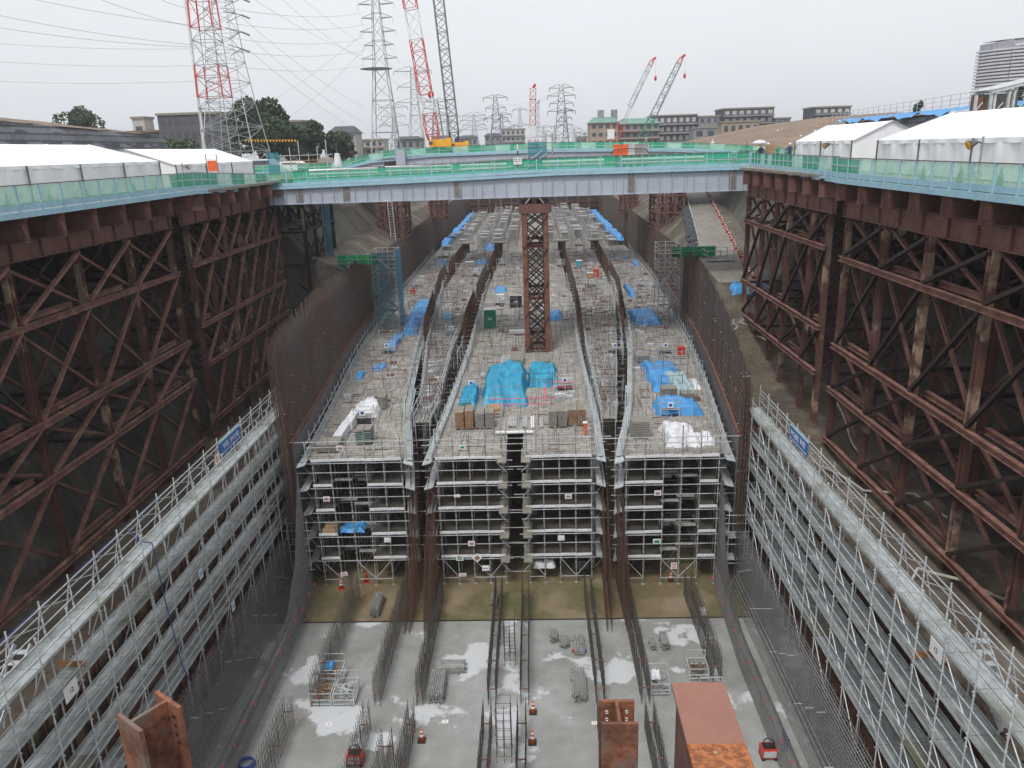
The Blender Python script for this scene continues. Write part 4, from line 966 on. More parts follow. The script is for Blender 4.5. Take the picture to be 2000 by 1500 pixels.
# mesh baskets
def basket(label, x, y, z=DK, w=1.2, d=1.0, h=.75, fill='galv', seed=1, frame='galv', rz=0):
    t = thing('mesh_basket', label, 'basket', (x, y, z))
    for sx in (-1, 1):
        for sy in (-1, 1): MB().beam((x+sx*w/2, y+sy*d/2, z), (x+sx*w/2, y+sy*d/2, z+h+(.5 if sy > 0 else 0)), .05, .05).build('corner_post', frame, t)
    m = MB()
    for zz in (.12, h*.5, h):
        for s in (-1, 1): m.beam((x-w/2, y+s*d/2, z+zz), (x+w/2, y+s*d/2, z+zz), .035, .035); m.beam((x+s*w/2, y-d/2, z+zz), (x+s*w/2, y+d/2, z+zz), .035, .035)
    m.beam((x-w/2, y+d/2, z+h+.5), (x+w/2, y+d/2, z+h+.5), .035, .035)
    fr_ = m.build('frame', frame, t); m = MB()
    for i in range(11):
        o = -w/2+w*i/10
        for s in (-1, 1): m.tube((x+o, y+s*d/2, z+.1), (x+o, y+s*d/2, z+h), .008, 3)
        o = -d/2+d*i/10
        for s in (-1, 1): m.tube((x+s*w/2, y+o, z+.1), (x+s*w/2, y+o, z+h), .008, 3)
    m.build('wire_mesh', frame, fr_); MB().cbox(x, y, z+.1, w-.04, d-.04, .04).build('base', 'galv_dull', t)
    m = MB(); rnd = random.Random(seed)
    for k in range(46):
        a = rnd.uniform(0, 3.14); l = rnd.uniform(.12, .34); cx_, cy_, cz_ = x+rnd.uniform(-.32, .32)*w, y+rnd.uniform(-.32, .32)*d, z+.16+rnd.random()*h*.75
        m.tube((cx_-l*math.cos(a), cy_-l*math.sin(a)*.7, cz_), (cx_+l*math.cos(a), cy_+l*math.sin(a)*.7, cz_+rnd.uniform(-.1, .1)), rnd.uniform(.02, .04), 4)
    m.build('contents', fill, t)
    return t
basket('blue grey wire basket of yellow fittings in front of the largest blue sheet', -3.4, 55.2, w=1.3, d=1.0, fill='yellow', seed=2)
basket('wire basket of grey rods behind the grey slabs on centre deck', 1.6, 55.0, w=1.0, d=.9, h=.5, seed=3)
basket('small wire basket of white scraps near the figure on the centre deck', 1.7, 58.8, w=.9, d=.9, h=.5, fill='white', seed=4)
# hatches with guard boxes and small signs on the decks
def hatch(label, x, y, s=1.0, col='blue_sign'):
    t = thing('access_hatch', label, 'hatch', (x, y, DK)); w = .75*s
    MB().cbox(x, y, DK+.12, w*1.6, .9*s, .02).build('opening', 'black', t)
    m = MB()
    for sx in (-1, 1):
        for sy in (-.45, .45): m.tube((x+sx*w*.9, y+sy*s, DK), (x+sx*w*.9, y+sy*s, DK+1.3*s), .035, 4)
    for z in (.55, 1.1):
        for sy in (-.45, .45): m.tube((x-w*.95, y+sy*s, DK+z*s), (x+w*.95, y+sy*s, DK+z*s), .028, 4)
    m.build('frame', 'galv', t)
    sp_ = MB().cbox(x, y-.48*s, DK+.7*s, .42*s, .02, .42*s).build('sign_plate', 'white', t)
    MB().cbox(x, y-.495*s, DK+.8*s, .24*s, .012, .22*s).build('sign_symbol', col, sp_)
    MB().cbox(x, y+.1, DK+.5*s, w*1.5, .8*s, .05).build('cover', 'ply', t)
    return t
for (u, v, s, lb) in [(922, 765, 1, 'on the left of the largest blue sheet'), (1103, 760, 1, 'on the right of the teal sheets on centre deck'), (1307, 810, 1, 'in front of the peaked blue sheet on the right deck'), (712, 825, 1, 'between white bundle and white heap on the left deck'), (758, 690, 1, 'beside the upright blue bundle on the left deck'), (883, 655, 1, 'by the green cabinet left of the column'), (1094, 520, 1, 'right of the column half way up'), (976, 595, 1, 'left of the dark frame near the column'), (982, 518, 1, 'far back left of the column'), (1200, 690, 1, 'on the right strip near its front'), (1155, 560, 1, 'on the right strip below the orange box'), (1298, 690, 1, 'by the outer rail before the bare stair tower'), (1250, 560, 1, 'in the middle of the right deck far back'), (818, 560, 1, 'far back on the left deck'), (930, 540, 1.2, 'far back on the left strip'), (1130, 480, 1.3, 'farthest back on the right strip')]:
    x, y = at(u, v); hatch('guarded hatch with small sign '+lb, x, y, s)
# cabinets and boxes
def cabinet(label, u, v, w, d, h, mat, name='cabinet', lid='white'):
    x, y = at(u, v); t = thing(name, label, name.replace('_', ' '), (x, y, DK))
    bo = MB().cbox(x, y, DK+.1, w, d, h).build('body', mat, t); MB().cbox(x, y, DK+.1+h, w+.1, d+.1, .07).build('lid', lid, t)
    MB().cbox(x, y-d/2-.02, DK+h*.5, w*.35, .03, h*.12).build('handle', 'galv', bo); MB().cbox(x, y, DK, w*.9, d*.9, .1).build('base', 'galv_dull', t)
cabinet('tall dark green cabinet with white roof left of the brown column', 958, 640, 1.3, 1.0, 2.0, 'green')
cabinet('red box standing far back on the right strip', 1164, 542, .9, .7, 1.1, 'red', 'box', 'red')
cabinet('orange box beside the red box on the right strip', 1153, 546, .9, .7, .9, 'orangewood', 'box', 'white')
cabinet('teal box with white lid far back on the right strip', 1131, 522, .9, .8, 1.0, 'tarp', 'box', 'white')
cabinet('small red machine near the outer rail on the right deck', 1330, 693, .6, .6, .6, 'red', 'machine', 'red')
cabinet('small red tank on the left deck beyond the netted tower', 807, 575, .8, .5, .5, 'red', 'tank', 'red')
cabinet('grey covered crate far back on the left strip', 918, 522, 1.4, 1.0, .8, 'ply', 'crate', 'tarp_w')
cabinet('dark skip with slanted bars next to the column on the centre deck', 1008, 600, 1.5, 1.0, 1.4, 'black', 'skip', 'galv_dull')
cabinet('orange and white beacon box at the right front corner of centre deck', 1143, 850, .22, .22, .8, 'orange', 'beacon', 'white')
cabinet('white plastic lump box right behind the blue sheet left of the column', 978, 588, .9, .8, .7, 'tarp_w', 'box', 'tarp_w')
for (x0, y0, x1, y1, lb) in ((-3.7, 56.4, 1.2, 56.8, 'front'), (.5, 57, .6, 60.5, 'middle'), (1.0, 60.7, 2.9, 60.8, 'rear')):
    m = MB()
    for z in (.9, .45): m.tube((x0, y0, DK+z), (x1, y1, DK+z-.1), .03, 4)
    one(m, 'barrier_tape', 'pink', 'pink barrier tape stretched around the big blue sheets, %s run' % lb, 'tape')
# middle slot platforms at the front of the centre block
t = thing('slot_platform', 'stepped timber platforms on both sides of the dark middle slot', 'platform', (-1.65, 47.4, FL))
for z in LIFT:
    for (a, b) in ((-3.0*0-2.75, -2.15), (-1.2, -.6)): 
        MB().box(a, b, 46.3, 48.6, z-.05, z+.03).build('board', 'ply', t); MB().tube((a if a < -2 else b, 46.4, z-.05), (b if a < -2 else a, 46.5, z-.75), .025, 4).build('bracket', 'galv', t)
for k in range(9): MB().tube((-2.6, 47.0, FL+1+k*1.1), (-.7, 47.0, FL+1+k*1.1), .025, 4).build('tie', 'galv', t)
# green topped gang platforms and stair towers
def stair_tower(label, x0, x1, y0, y1, z0, z1, net=None):
    t = thing('stair_tower', label, 'stair tower', ((x0+x1)/2, (y0+y1)/2, z0)); n = max(2, int((z1-z0)/1.8))
    for x in (x0, (x0+x1)/2, x1):
        for y in (y0, y1): MB().tube((x, y, z0), (x, y, z1+1.1), .05, 5).build('standard', 'galv', t)
    for k in range(1, n+1):
        z = z0+(z1-z0)*k/n
        MB().box(x0+.05, x1-.05, y0+.1, y0+.9, z-.06, z).build('landing', 'ply' if k % 3 else 'orangewood', t)
        m = MB()
        for h in (0, .5, 1.0):
            for y in (y0, y1): m.tube((x0-.15, y, z+h), (x1+.15, y, z+h), .03, 4)
            for x in (x0, x1): m.tube((x, y0, z+h), (x, y1, z+h), .03, 4)
        m.build('rails', 'galv', t)
        m = MB(); za = z-(z1-z0)/n; s = 1 if k % 2 else -1; xa, xb = (x0+.3, x1-.3) if s > 0 else (x1-.3, x0+.3)
        m.beam((xa, y0+1.1, za), (xb, y0+1.1, z), .06, .12); m.beam((xa, y0+1.7, za), (xb, y0+1.7, z), .06, .12)
        for q in range(7): f = (q+.5)/7; m.cbox(xa+(xb-xa)*f, y0+1.4, za+(z-za)*f, .25, .6, .04)
        m.build('stair_flight', 'galv', t)
    if net:
        MB().quad((x0, y0-.08, z0+.5), (x1-.3, y0-.08, z0+.5), (x1-.3, y0-.08, z1+.8), (x0, y0-.08, z1+.8)).build('netting', net, t)
        def g(u, v): return (x1+.12+.1*math.sin(u*14), y0+(y1-y0)*u, z0+(z1+1-z0)*v)
        MB().grid(g, 16, 4).build('netting', 'mesh_teal2', t)
    return t
stair_tower('netted stair tower in teal net standing on the outer edge of the left deck', -18.3, -15.7, 87, 90, DK, -9.3, 'mesh_teal')
stair_tower('bare stair tower of grey tubes on the outer edge of the right deck', 13.6, 15.9, 86, 89, DK, -9.4)
stair_tower('netted scaffold tower outside the left rebar wall, under the green panel', -23.2, -20.6, 86, 89, -15.5, -10.4, 'mesh_teal')
stair_tower('bare scaffold tower outside the right rebar wall, by the ramp foot', 18.4, 21.2, 84, 87, -13.5, -10.0)
for lb, x0, x1, y in (('left', -22.4, -17.7, 88), ('right', 15.1, 19.9, 87)):
    t = thing('gang_bridge', 'gangway with bright green side sheet across the top of the %s rebar wall' % lb, 'gangway', ((x0+x1)/2, y, -9.9))
    MB().box(x0, x1, y, y+1.0, -9.95, -9.85).build('deck_board', 'wood', t); MB().box(x0, x1, y-.06, y-.03, -9.9, -8.8).build('side_sheet', 'mesh_bright', t)
    m = MB()
    for x in np.linspace(x0, x1, 5): m.tube((x, y-.09, -9.9), (x, y-.09, -8.6), .03, 4)
    m.tube((x0-.4, y-.09, -9.3), (x1+.6, y-.09, -9.3), .03, 4); m.build('rail', 'galv', t)
# netting strip on the stair behind the bridge left end
t = thing('netting_strip', 'long vertical blue netting hanging at the edge of the black trestle', 'netting', (-23.7, 92, -14))
MB().grid(lambda u, v: (-24.0+.75*u, 90+.1*math.sin(v*9), -13.6+12.2*v), 4, 16).build('net', 'mesh_teal2', t)
m = MB()
for k in range(7): m.tube((-25.6, 90.3, -13+k*1.8), (-23.3, 90.3, -13+k*1.8), .04, 4)
for x in (-25.4, -24.2): m.tube((x, 90.3, -14.5), (x, 90.3, -1.5), .05, 4)
m.build('frame', 'galv', t)
# ladders / access frames at both sides of the front
for sg, x, lb in ((-1, -16.2, 'left'), (1, 12.9, 'right')):
    t = thing('ladder_scaffold', 'small hanging access frame with ladder at the %s front corner of the scaffold blocks' % lb, 'access frame', (x, 46.4, FL+1.7))
    for dx in (-.65, .65): MB().tube((x+dx, 46.3, FL+1.7), (x+dx, 46.3, FL+5.6), .035, 5).build('standard', 'galv', t)
    for z in (1.8, 3.2, 4.1, 4.7, 5.3): MB().tube((x-.9, 46.25, FL+z), (x+.9, 46.25, FL+z), .028, 4).build('rail', 'galv', t)
    for z in (2.0, 3.6): MB().box(x-.6, x+.6, 46.3, 47.2, FL+z, FL+z+.05).build('deck_plank', 'plank', t)
    m = MB()
    for dx in (.15, .45): m.tube((x+dx, 46.35, FL+2), (x+dx, 46.35, FL+3.7), .02, 4)
    for k in range(5): m.tube((x+.15, 46.35, FL+2.2+k*.32), (x+.45, 46.35, FL+2.2+k*.32), .018, 3)
    m.build('ladder', 'plank_w', t)
# small notice boards on the scaffold fronts
def board(label, x, y, z, w, h, mats, rot=0, name='notice_board', writing=None):
    t = thing(name, label, 'sign', (x, y, z))
    c, s = math.cos(rot), math.sin(rot)
    def q(w_, h_, yy, mt, nm, par=None):
        P = [(-w_/2, -h_/2), (w_/2, -h_/2), (w_/2, h_/2), (-w_/2, h_/2)]
        pts = [(x+c*a-s*b, z+s*a+c*b) for a, b in P]
        return MB().hexa([(pts[0][0], yy, pts[0][1]), (pts[1][0], yy, pts[1][1]), (pts[1][0], yy+.015, pts[1][1]), (pts[0][0], yy+.015, pts[0][1]), (pts[3][0], yy, pts[3][1]), (pts[2][0], yy, pts[2][1]), (pts[2][0], yy+.015, pts[2][1]), (pts[3][0], yy+.015, pts[3][1])]).build(nm, mt, par or t)
    pl = q(w, h, y, 'white', 'plate')
    if len(mats): q(w*.62, h*.55, y-.018, mats[0], 'symbol', pl)
    if len(mats) > 1: q(w*.7, h*.12, y-.02, mats[1], 'writing', pl)
    return t
for (u, v, w, h, mts, rot, lb) in [(898, 1089, .5, .42, ['tarp_dg', 'white'], 0, 'white board with dark green panel low on the centre block'), (932, 1089, .5, .5, ['wood'], R(45), 'diamond shaped board with tan centre low on the centre block'), (949, 1109, .5, .42, ['tent_wall', 'black'], 0, 'pale blank board beside a base jack of the centre block'), (904, 1122, .48, .25, ['sign_red', 'white'], 0, 'small white board with pink writing lowest on the centre block'), (921, 1061, .45, .38, ['sign_red', 'green'], 0, 'white board with pink and green marks on the fourth lift of centre block'), (893, 968, .42, .2, ['tent_wall', 'pink'], 0, 'pale board on the second lift of the centre block left half'), (1110, 969, .45, .34, ['sign_red', 'green'], 0, 'white board with pink marks on the second lift of centre block right half'), (1096, 1050, .45, .38, ['tent_wall'], 0, 'blank white board on the lowest lift of centre block right half'), (638, 974, .45, .36, ['sign_red', 'green'], 0, 'white board with pink marks on the second lift of the left block'), (757, 1054, .45, .36, ['tent_wall'], 0, 'blank white board on the lowest lift of the left block'), (1283, 958, .45, .36, ['sign_red', 'green'], 0, 'white board with pink marks on the second lift of the right block'), (1281, 1052, .5, .38, ['green', 'green'], 0, 'white board with green writing on the lowest lift of the right block'), (903, 873, .4, .25, ['green'], 0, 'white board with green mark on top rail of centre block'), (664, 875, .45, .36, ['sign_red', 'green'], 0, 'white board with pink marks on top rail of the left block')]:
    p = PY(u, v, 47.0); board(lb, p[0], 46.95 if u < 1200 else 46.6, p[2], w, h, mts, rot)
sheet('blue cloth draped on a lower lift of the left scaffold block', -13.7, -12.0, 47.3, 48.6, .35, 'tarp2', 91, z=-22.45)
sheet('beige sacks lying on a lower lift of the left scaffold block', -14.9, -13.9, 47.3, 48.6, .5, 'wood', 92, z=-22.45, name='sack_pile', cat='sacks')
sheet('rolled cream cloth bundle near the floor in the centre block right half', -.6, .9, 47.3, 48.1, .5, 'tarp_w', 93, z=FL+1.0, name='cloth_roll', cat='cloth')
sheet('black bag bundle near the floor in the centre block right half', 2.1, 3.2, 47.3, 48.1, .7, 'black', 94, z=FL+.9, name='black_bag', cat='bag')
# ================================================================== floor: starter bars
def starters(label, x, y0, y1, h=1.9, w=.42, rows=2, taper=True, tall=None, mat='rebar_dark'):
    t = thing('starter_bars', label, 'rebar', (x, y0, FL)); v = MB(); rnd = random.Random(int(x*10+y0)); y = y0
    while y < y1:
        for r in range(rows):
            xx = x+(r/(rows-1)-.5)*w
            hh = .88*h*(rnd.uniform(.80, .86) if int(y/.17) % 2 else rnd.uniform(.97, 1.03))
            v.tube((xx+rnd.uniform(-.015, .015), y, FL), (xx+rnd.uniform(-.015, .015), y+rnd.uniform(-.02, .02), FL+hh), .016, 3)
        y += .17
    v.build('vertical_bars', mat, t)
    h_ = MB()
    for r in range(rows):
        xx = x+(r/(rows-1)-.5)*w
        for z in (.25, .6, 1.0, 1.35): h_.tube((xx, y0, FL+z), (xx, y1-.1, FL+z), .012, 3)
    h_.build('horizontal_bars', mat, t)
    y = y0+.05
    while y < y1:
        MB().beam((x-w*.65, y, FL+1.0), (x+w*.65, y, FL+1.0), .05, .05).build('spacer_bar', 'rust_wale', t); y += 2.4
    for k in range(3): MB().cbox(x+w*.5+.02, y0+.1+k*2.4, FL+.5, .03, .05, .13).build('tape_flag', 'pink', t)
SB = [(-12.4, 'leftmost row of starter bars on the pale slab'), (-9.05, 'second row of starter bars from the left'), (-6.75, 'third row of starter bars from the left, by the long rod stack'), (-2.85, 'row of starter bars just left of the ladder shaped cage'), (-1.1, 'row of starter bars just right of the ladder shaped cage'), (2.95, 'row of starter bars in the middle right, beside the rod bundle'), (5.35, 'row of starter bars left of the mesh baskets on the right'), (9.5, 'rightmost row of starter bars on the pale slab')]
for i, (x, lb) in enumerate(SB):
    wd = .42 if i not in (1, 2) else .3
    starters(lb+', the far stretch', x, 34.9 if i != 7 else 36.6, 45.5, 2.3, wd)
    if i < 7: starters(lb+', the near stretch', x-(.9 if i == 0 else .1), 27.5 if i else 28.5, 33.2 if i else 33.6, 2.2, wd)
starters('dark pointed starter bars at the bottom edge of the picture, left of centre', -7.75, 26, 31.3, 2.2, .5)
def cage(label, x, y, w, l, h):
    t = thing('column_cage', label, 'rebar cage', (x, y, FL)); m = MB(); g = MB()
    for sx in np.linspace(-w/2, w/2, 3):
        for yy in np.arange(y, y+l, .5): m.tube((x+sx, yy, FL), (x+sx, yy, FL+h*(1 if abs(sx) > .1 else .8)), .015, 3)
    for z in np.arange(.4, h, .5):
        for yy in (y, y+l-.1): g.tube((x-w/2, yy, FL+z), (x+w/2, yy, FL+z), .013, 3)
        for sx in (-w/2, w/2): g.tube((x+sx, y, FL+z), (x+sx, y+l-.1, FL+z), .013, 3)
    m.build('vertical_bars', 'rebar_dark', t); g.build('ties', 'rebar_dark', t)
cage('ladder shaped rebar cage in the middle of the slab, the far one', -1.98, 38.2, .62, 1.2, 2.9)
cage('ladder shaped rebar cage in the middle of the slab, the near one', -2.05, 30.8, .72, 1.4, 3.1)
# cones
def cone_proto(name, label, z, col='orange', base='black', h=.72, cat='traffic cone', bands=True):
    t = thing(name, label, cat, z)
    x, y, z0 = z; s = h/.72
    MB().cbox(x, y, z0, .38*s, .38*s, .04*s).build('base', base, t)
    bo = MB().lathe((x, y, z0+.04*s), [(.15*s, 0), (.03*s, .66*s), (.025*s, .68*s)], 12).build('body', col, t, True)
    if bands:
        for a, b in ((.24, .34), (.44, .53)):
            r0 = .15-.12*a/.66+.004; r1 = .15-.12*b/.66+.004; MB().lathe((x, y, z0+.04*s), [(r0*s, a*s), (r1*s, b*s)], 12).build('band', 'white', bo, True)
    return t
def cone_at(u, v, lb, z=FL, **k): x, y = at(u, v, z); return cone_proto('traffic_cone', lb, (x, y, z), **k)
cone_at(824, 1447, 'orange cone with black foot near the bottom, left of centre', h=.78)
cone_at(1041, 1392, 'faded orange cone on dark foot behind the brighter one, right of the cage', h=.78)
cone_at(1040, 1451, 'bright orange and white cone nearest the bottom centre', h=.8)
cone_at(667, 1150, 'orange and white cone in front of the left block, with a board on it', h=.8, base='red')
cone_at(716, 1136, 'plain pink red cone in front of the left block', h=.8, col='red', base='red', bands=False)
cone_at(1310, 1134, 'orange and white cone with a white board in front of the right block', h=.7)
x, y = at(1312, 1116); board('white board with red writing standing on the cone before the right block', 8.9, 47.0, FL+1.25, .42, .48, ['sign_red', 'white'])
board('white and red board leaning on the cone before the left block', -13.5, 46.7, FL+1.15, .5, .3, ['sign_red', 'white'], R(12))
# stacks of scaffold frames / rods on the floor
def rods(label, u, v, l, w, layers, mat='galv', along='y', r=.035, seed=0, n=9, ends=None):
    x, y = at(u, v, FL); t = thing('rod_stack', label, 'rod stack', (x, y, FL)); rnd = random.Random(seed)
    for q in range(layers):
        for i in range(n):
            o = (i/(n-1)-.5)*w; j = rnd.uniform(-.1, .1); z = FL+.12+q*r*2.2; m = MB()
            if along == 'y':
                m.tube((x+o, y-l/2+j, z), (x+o+rnd.uniform(-.03, .03), y+l/2+j, z), r, 5)
                if ends: m.tube((x+o, y-l/2+j-.02, z), (x+o, y-l/2+j+.14, z), r*1.5, 6)
            else: m.tube((x-l/2+j, y+o, z), (x+l/2+j, y+o+rnd.uniform(-.03, .03), z), r, 5)
            if q == layers-1 or i in (0, n-1) or True: m.build('rod', ends if (ends and i % 2 and False) else mat, t)
    m = MB()
    for e in (-.28, .28):
        if along == 'y': m.cbox(x, y+l*e, FL, w+.2, .07, .08)
        else: m.cbox(x+l*e, y, FL, .07, w+.2, .08)
    m.build('bearer', 'rust_wale', t)
    return t
rods('long grey rod stack beside the third starter bar row', 855, 1350, 2.1, .75, 7, 'stack', seed=1, r=.04)
rods('pale blue grey tubes lying across behind the long rod stack', 882, 1308, 1.6, .7, 3, 'stack', along='x', seed=2, n=6, r=.06)
rods('bundle of thin rods loosely piled in the middle of the slab', 1131, 1345, 2.3, .65, 6, 'stack', seed=3)
rods('small frame stack, leftmost of three behind the thin rod bundle', 1082, 1248, .9, .32, 5, 'stack', seed=4, n=5)
rods('small frame stack, second of three behind the thin rod bundle', 1103, 1258, .9, .42, 4, 'stack', seed=5, n=6)
rods('rods with red and blue screw ends behind the thin rod bundle', 1131, 1262, 1.8, .55, 2, 'stack', seed=6, n=8)
rods('grey frame stack right of the fifth bar row, beside the clamps', 1275, 1262, .9, .25, 4, 'stack', seed=7, n=4)
rods('grey frame stack second right of the bar row on the right slab', 1297, 1258, 1.2, .38, 6, 'stack', seed=8, n=6)
rods('tall grey frame pile on the brown slab before the left block', 737, 1190, 2.0, .5, 8, 'stack', seed=9, n=6)
rods('small grey frame stack on the brown slab left of the centre bars', 965, 1176, 1.0, .35, 4, 'stack', seed=10, n=5)
for (u, v, mt, k) in ((1123, 1284, 'red', 0), (1140, 1284, 'blue_sign', 1)):
    x, y = at(u, v-10, FL); m = MB()
    for i in range(5): m.tube((x-.15+i*.07, y-.1, FL+.15), (x-.15+i*.07, y+.05, FL+.15), .045, 6)
    one(m, 'screw_jacks', mt, ('red' if k == 0 else 'blue')+' screw jack ends at the near end of the rods', 'screw jacks')
basket('wire basket of brown timber offcuts, front left of three on the left slab', -12.1, 35.6, FL, 1.15, 1.3, .8, 'wood', 21)
basket('wire basket of loose steel rods, front right of three on the left slab', -10.85, 35.6, FL, 1.1, 1.3, .8, 'galv', 22)
basket('wire basket with blue cloth, rear one of three on the left slab', -12.0, 37.2, FL, 1.25, 1.1, .8, 'wood', 23)
sheet('small blue cloth lying in the rear wire basket', -12.5, -11.9, 37, 37.6, .25, 'tarp2', 95, z=FL+.8)
x, y = at(1287, 1346, FL); basket('wire basket with white plastic bags right of the fifth bar row', x, y, FL, 1.0, 1.1, .75, 'galv_dull', 24)
sheet('crumpled white plastic bag in the right wire basket', x-.45, x+.1, y-.1, y+.5, .3, 'tarp_w', 96, z=FL+.7, name='plastic_bag', cat='bag')
x, y = at(1361, 1318, FL); basket('wire basket full of brown clamps farthest right on the slab', x, y, FL, 1.05, 1.0, .75, 'lag', 25)
x, y = at(1392, 1338, FL); m = MB(); m.tube((x-.7, y, FL+.5), (x+.5, y, FL+.5), .025, 5); m.tube((x-.7, y, FL), (x-.7, y, FL+.5), .025, 5); m.tube((x+.5, y, FL), (x+.5, y, FL+.5), .025, 5); one(m, 'handrail_frame', 'galv', 'bent grey handrail frame behind the brown steel beam end', 'handrail')
# white bags and bits
for (u, v, lb) in ((1371, 1197, 'white bag lying on the brown slab by the rightmost bars'), (650, 1080, 'white cloth hanging behind the left block feet')):
    x, y = at(u, v, FL); sheet(lb, x-.25, x+.25, y-.35, y+.35, .3, 'tarp_w', 97, z=FL, name='white_bag', cat='bag')
for (u, v, lb) in ((581, 1205, 'small rusty steel block at the left end of the floor joint'), (1417, 1204, 'small rusty steel block at the right end of the floor joint')):
    x, y = at(u+10, v, FL); m = MB().cbox(x, y, FL+.02, .35, .35, .12); m.cbox(x, y, FL+.141, .24, .24, .14); one(m, 'steel_block', 'rust_orange', lb, 'block')
# generator and tank machines
def machine(label, x, y):
    t = thing('welding_machine', label, 'machine', (x, y, FL))
    MB().cbox(x, y, FL+.12, .75, .55, .5).build('body', 'red', t); MB().cbox(x, y-.285, FL+.2, .6, .02, .34).build('front_panel', 'galv', t)
    MB().cbox(x, y, FL+.62, .6, .4, .05).build('top_cover', 'black', t)
    for sx in (-.3, .3): MB().tube((x+sx, y-.3, FL+.09), (x+sx, y+.3, FL+.09), .09, 8).build('wheel', 'black', t)
    m = MB().ring((x, y, FL+.85), .25, .03, 12, 'z'); m.build('cable_coil', 'black', t)
    return t
x, y = at(695, 1490, FL); machine('red welding machine on the slab at the bottom left', x, y)
x, y = at(1500, 1478, FL); machine('red welding machine with a black cable coil at the bottom right', x, y)
x, y = at(482, 1496, FL); m = MB()
for k in range(5): m.ring((x, y, FL+.05+.05*k), .42-.02*k, .035, 16)
one(m, 'hose_coil', 'blue_hose', 'coiled blue hose on the slab at the bottom left corner', 'hose')
m = MB()
x, y = at(1527, 1470, FL)
for k in range(4): m.path([(x+.08*k, y, FL+.1), (x+.1*k+.02, y+.1, FL+1.3-.2*k), (x+.12*k+.1, y+.3, FL+.2)], .045, 5)
one(m, 'hanging_hose', 'blue_hose', 'bright blue hose hung over the rebar cage at the bottom right', 'hose')
m = MB(); P = [PX(*p, -17.2) for p in ((650*0+262, 1022), (290, 1060), (318, 1180), (350, 1300), (385, 1370), (425, 1440))]
P = [(-18.15, P[0][1]+1, -13.2), (-17.2, P[0][1], -13.4)]+[(p[0]+.15, p[1], p[2]) for p in P[1:]]; m.path(P, .025, 5); one(m, 'cable', 'blue_hose', 'blue cable hanging down across the left walkways', 'cable')
m = MB(); P = [(-18.15, 15+2.6*k, -13.2+.05*math.sin(k*3)) for k in range(8)]; m.path(P, .025, 5); one(m, 'cable', 'blue_hose', 'blue cable tied along the top rail of the left walkways', 'cable')
# floor marks
for (u, v, lb) in ((642, 1414, 'leftmost'), (870, 1409, 'middle'), (1161, 1412, 'rightmost')):
    x, y = at(u, v, FL); m = MB(); m.beam((x-.08, y-.07, FL+.008), (x+.08, y+.07, FL+.008), .03, .008); m.beam((x-.08, y+.07, FL+.013), (x+.08, y-.07, FL+.013), .03, .008)
    t = thing('floor_mark', '%s of three small white floor papers with a red cross' % lb, 'floor mark', (x, y, FL)); MB().cbox(x, y, FL+.001, .3, .24, .003).build('paper', 'white', t); m.build('cross', 'sign_red', t)
# ================================================================== foreground steel
def hpile(label, u0, v0, u1, v1, z, zb, rot, w=.36, d=.36):
    x, y = at((u0+u1)/2, (v0+v1)/2, z); t = thing('steel_pile', label, 'steel pile', (x, y, zb))
    c = Vector((math.sin(rot), math.cos(rot), 0)); m = MB(); m.hb((x, y, zb), (x, y, z), w, d, .03, up=c); hs_ = m.build('h_section', 'rust_orange', t)
    s = Vector((c.y, -c.x, 0))
    for k in range(4):
        for e in (-.28, .28):
            p = Vector((x, y, z-.10-.075*k))-c*(d/2+.002)*(1)+s*w*e*(1 if k % 2 else .8); q = Vector((x, y, z-.10-.075*k))+c*(d/2-.03)+s*w*e
            MB().tube(q-c*.012, q, .014, 6).build('bolt', 'white' if rot == 0 else 'rust_dark', hs_)
    return t
hpile('large rusty H pile top in the left foreground', 251, 1385, 331, 1390, -1.7, -9, R(35), .32, .32)
hpile('rusty H pile with bolt holes in the foreground, right of centre', 1179, 1371, 1236, 1408, -2.4, -9, R(0), .30, .30)
a = PZ(1311, 1333, -1.0); b = PZ(1413, 1331, -1.0)
t = thing('steel_box_beam', 'reddish brown steel beam end with orange rusted patch in the right foreground', 'steel beam', ((a[0]+b[0])/2, a[1], -1.8))
x0, x1, ye = a[0], b[0], a[1]
ym = PZ(1430, 1452, -1.0)[1]
m = MB().box(x0, x1, ym, ye, -1.025, -1.0); m.build('top_flange', 'rust_plate', t)
m = MB().box(x0, x1, ym-1.6, ym-.0005, -1.025, -1.0); m.build('top_flange', 'rust_patch', t)
MB().box(x0+.03, x0+.05, ym-1.6, ye-.02, -1.9, -1.026).build('web', 'rust', t); MB().box(x1-.05, x1-.03, ym-1.6, ye-.02, -1.9, -1.026).build('web', 'rust', t)
MB().box(x0, x1, ym-1.6, ye, -1.925, -1.901).build('bottom_flange', 'rust', t)
x, y = at(1397, 1471, -1.0); m = MB().lathe((x, y, -1.0), [(.012, 0), (.014, .006), (.006, .012)], 8); one(m, 'bolt_head', 'wood', 'small tan stud on the rusty patch of the foreground beam', 'stud')
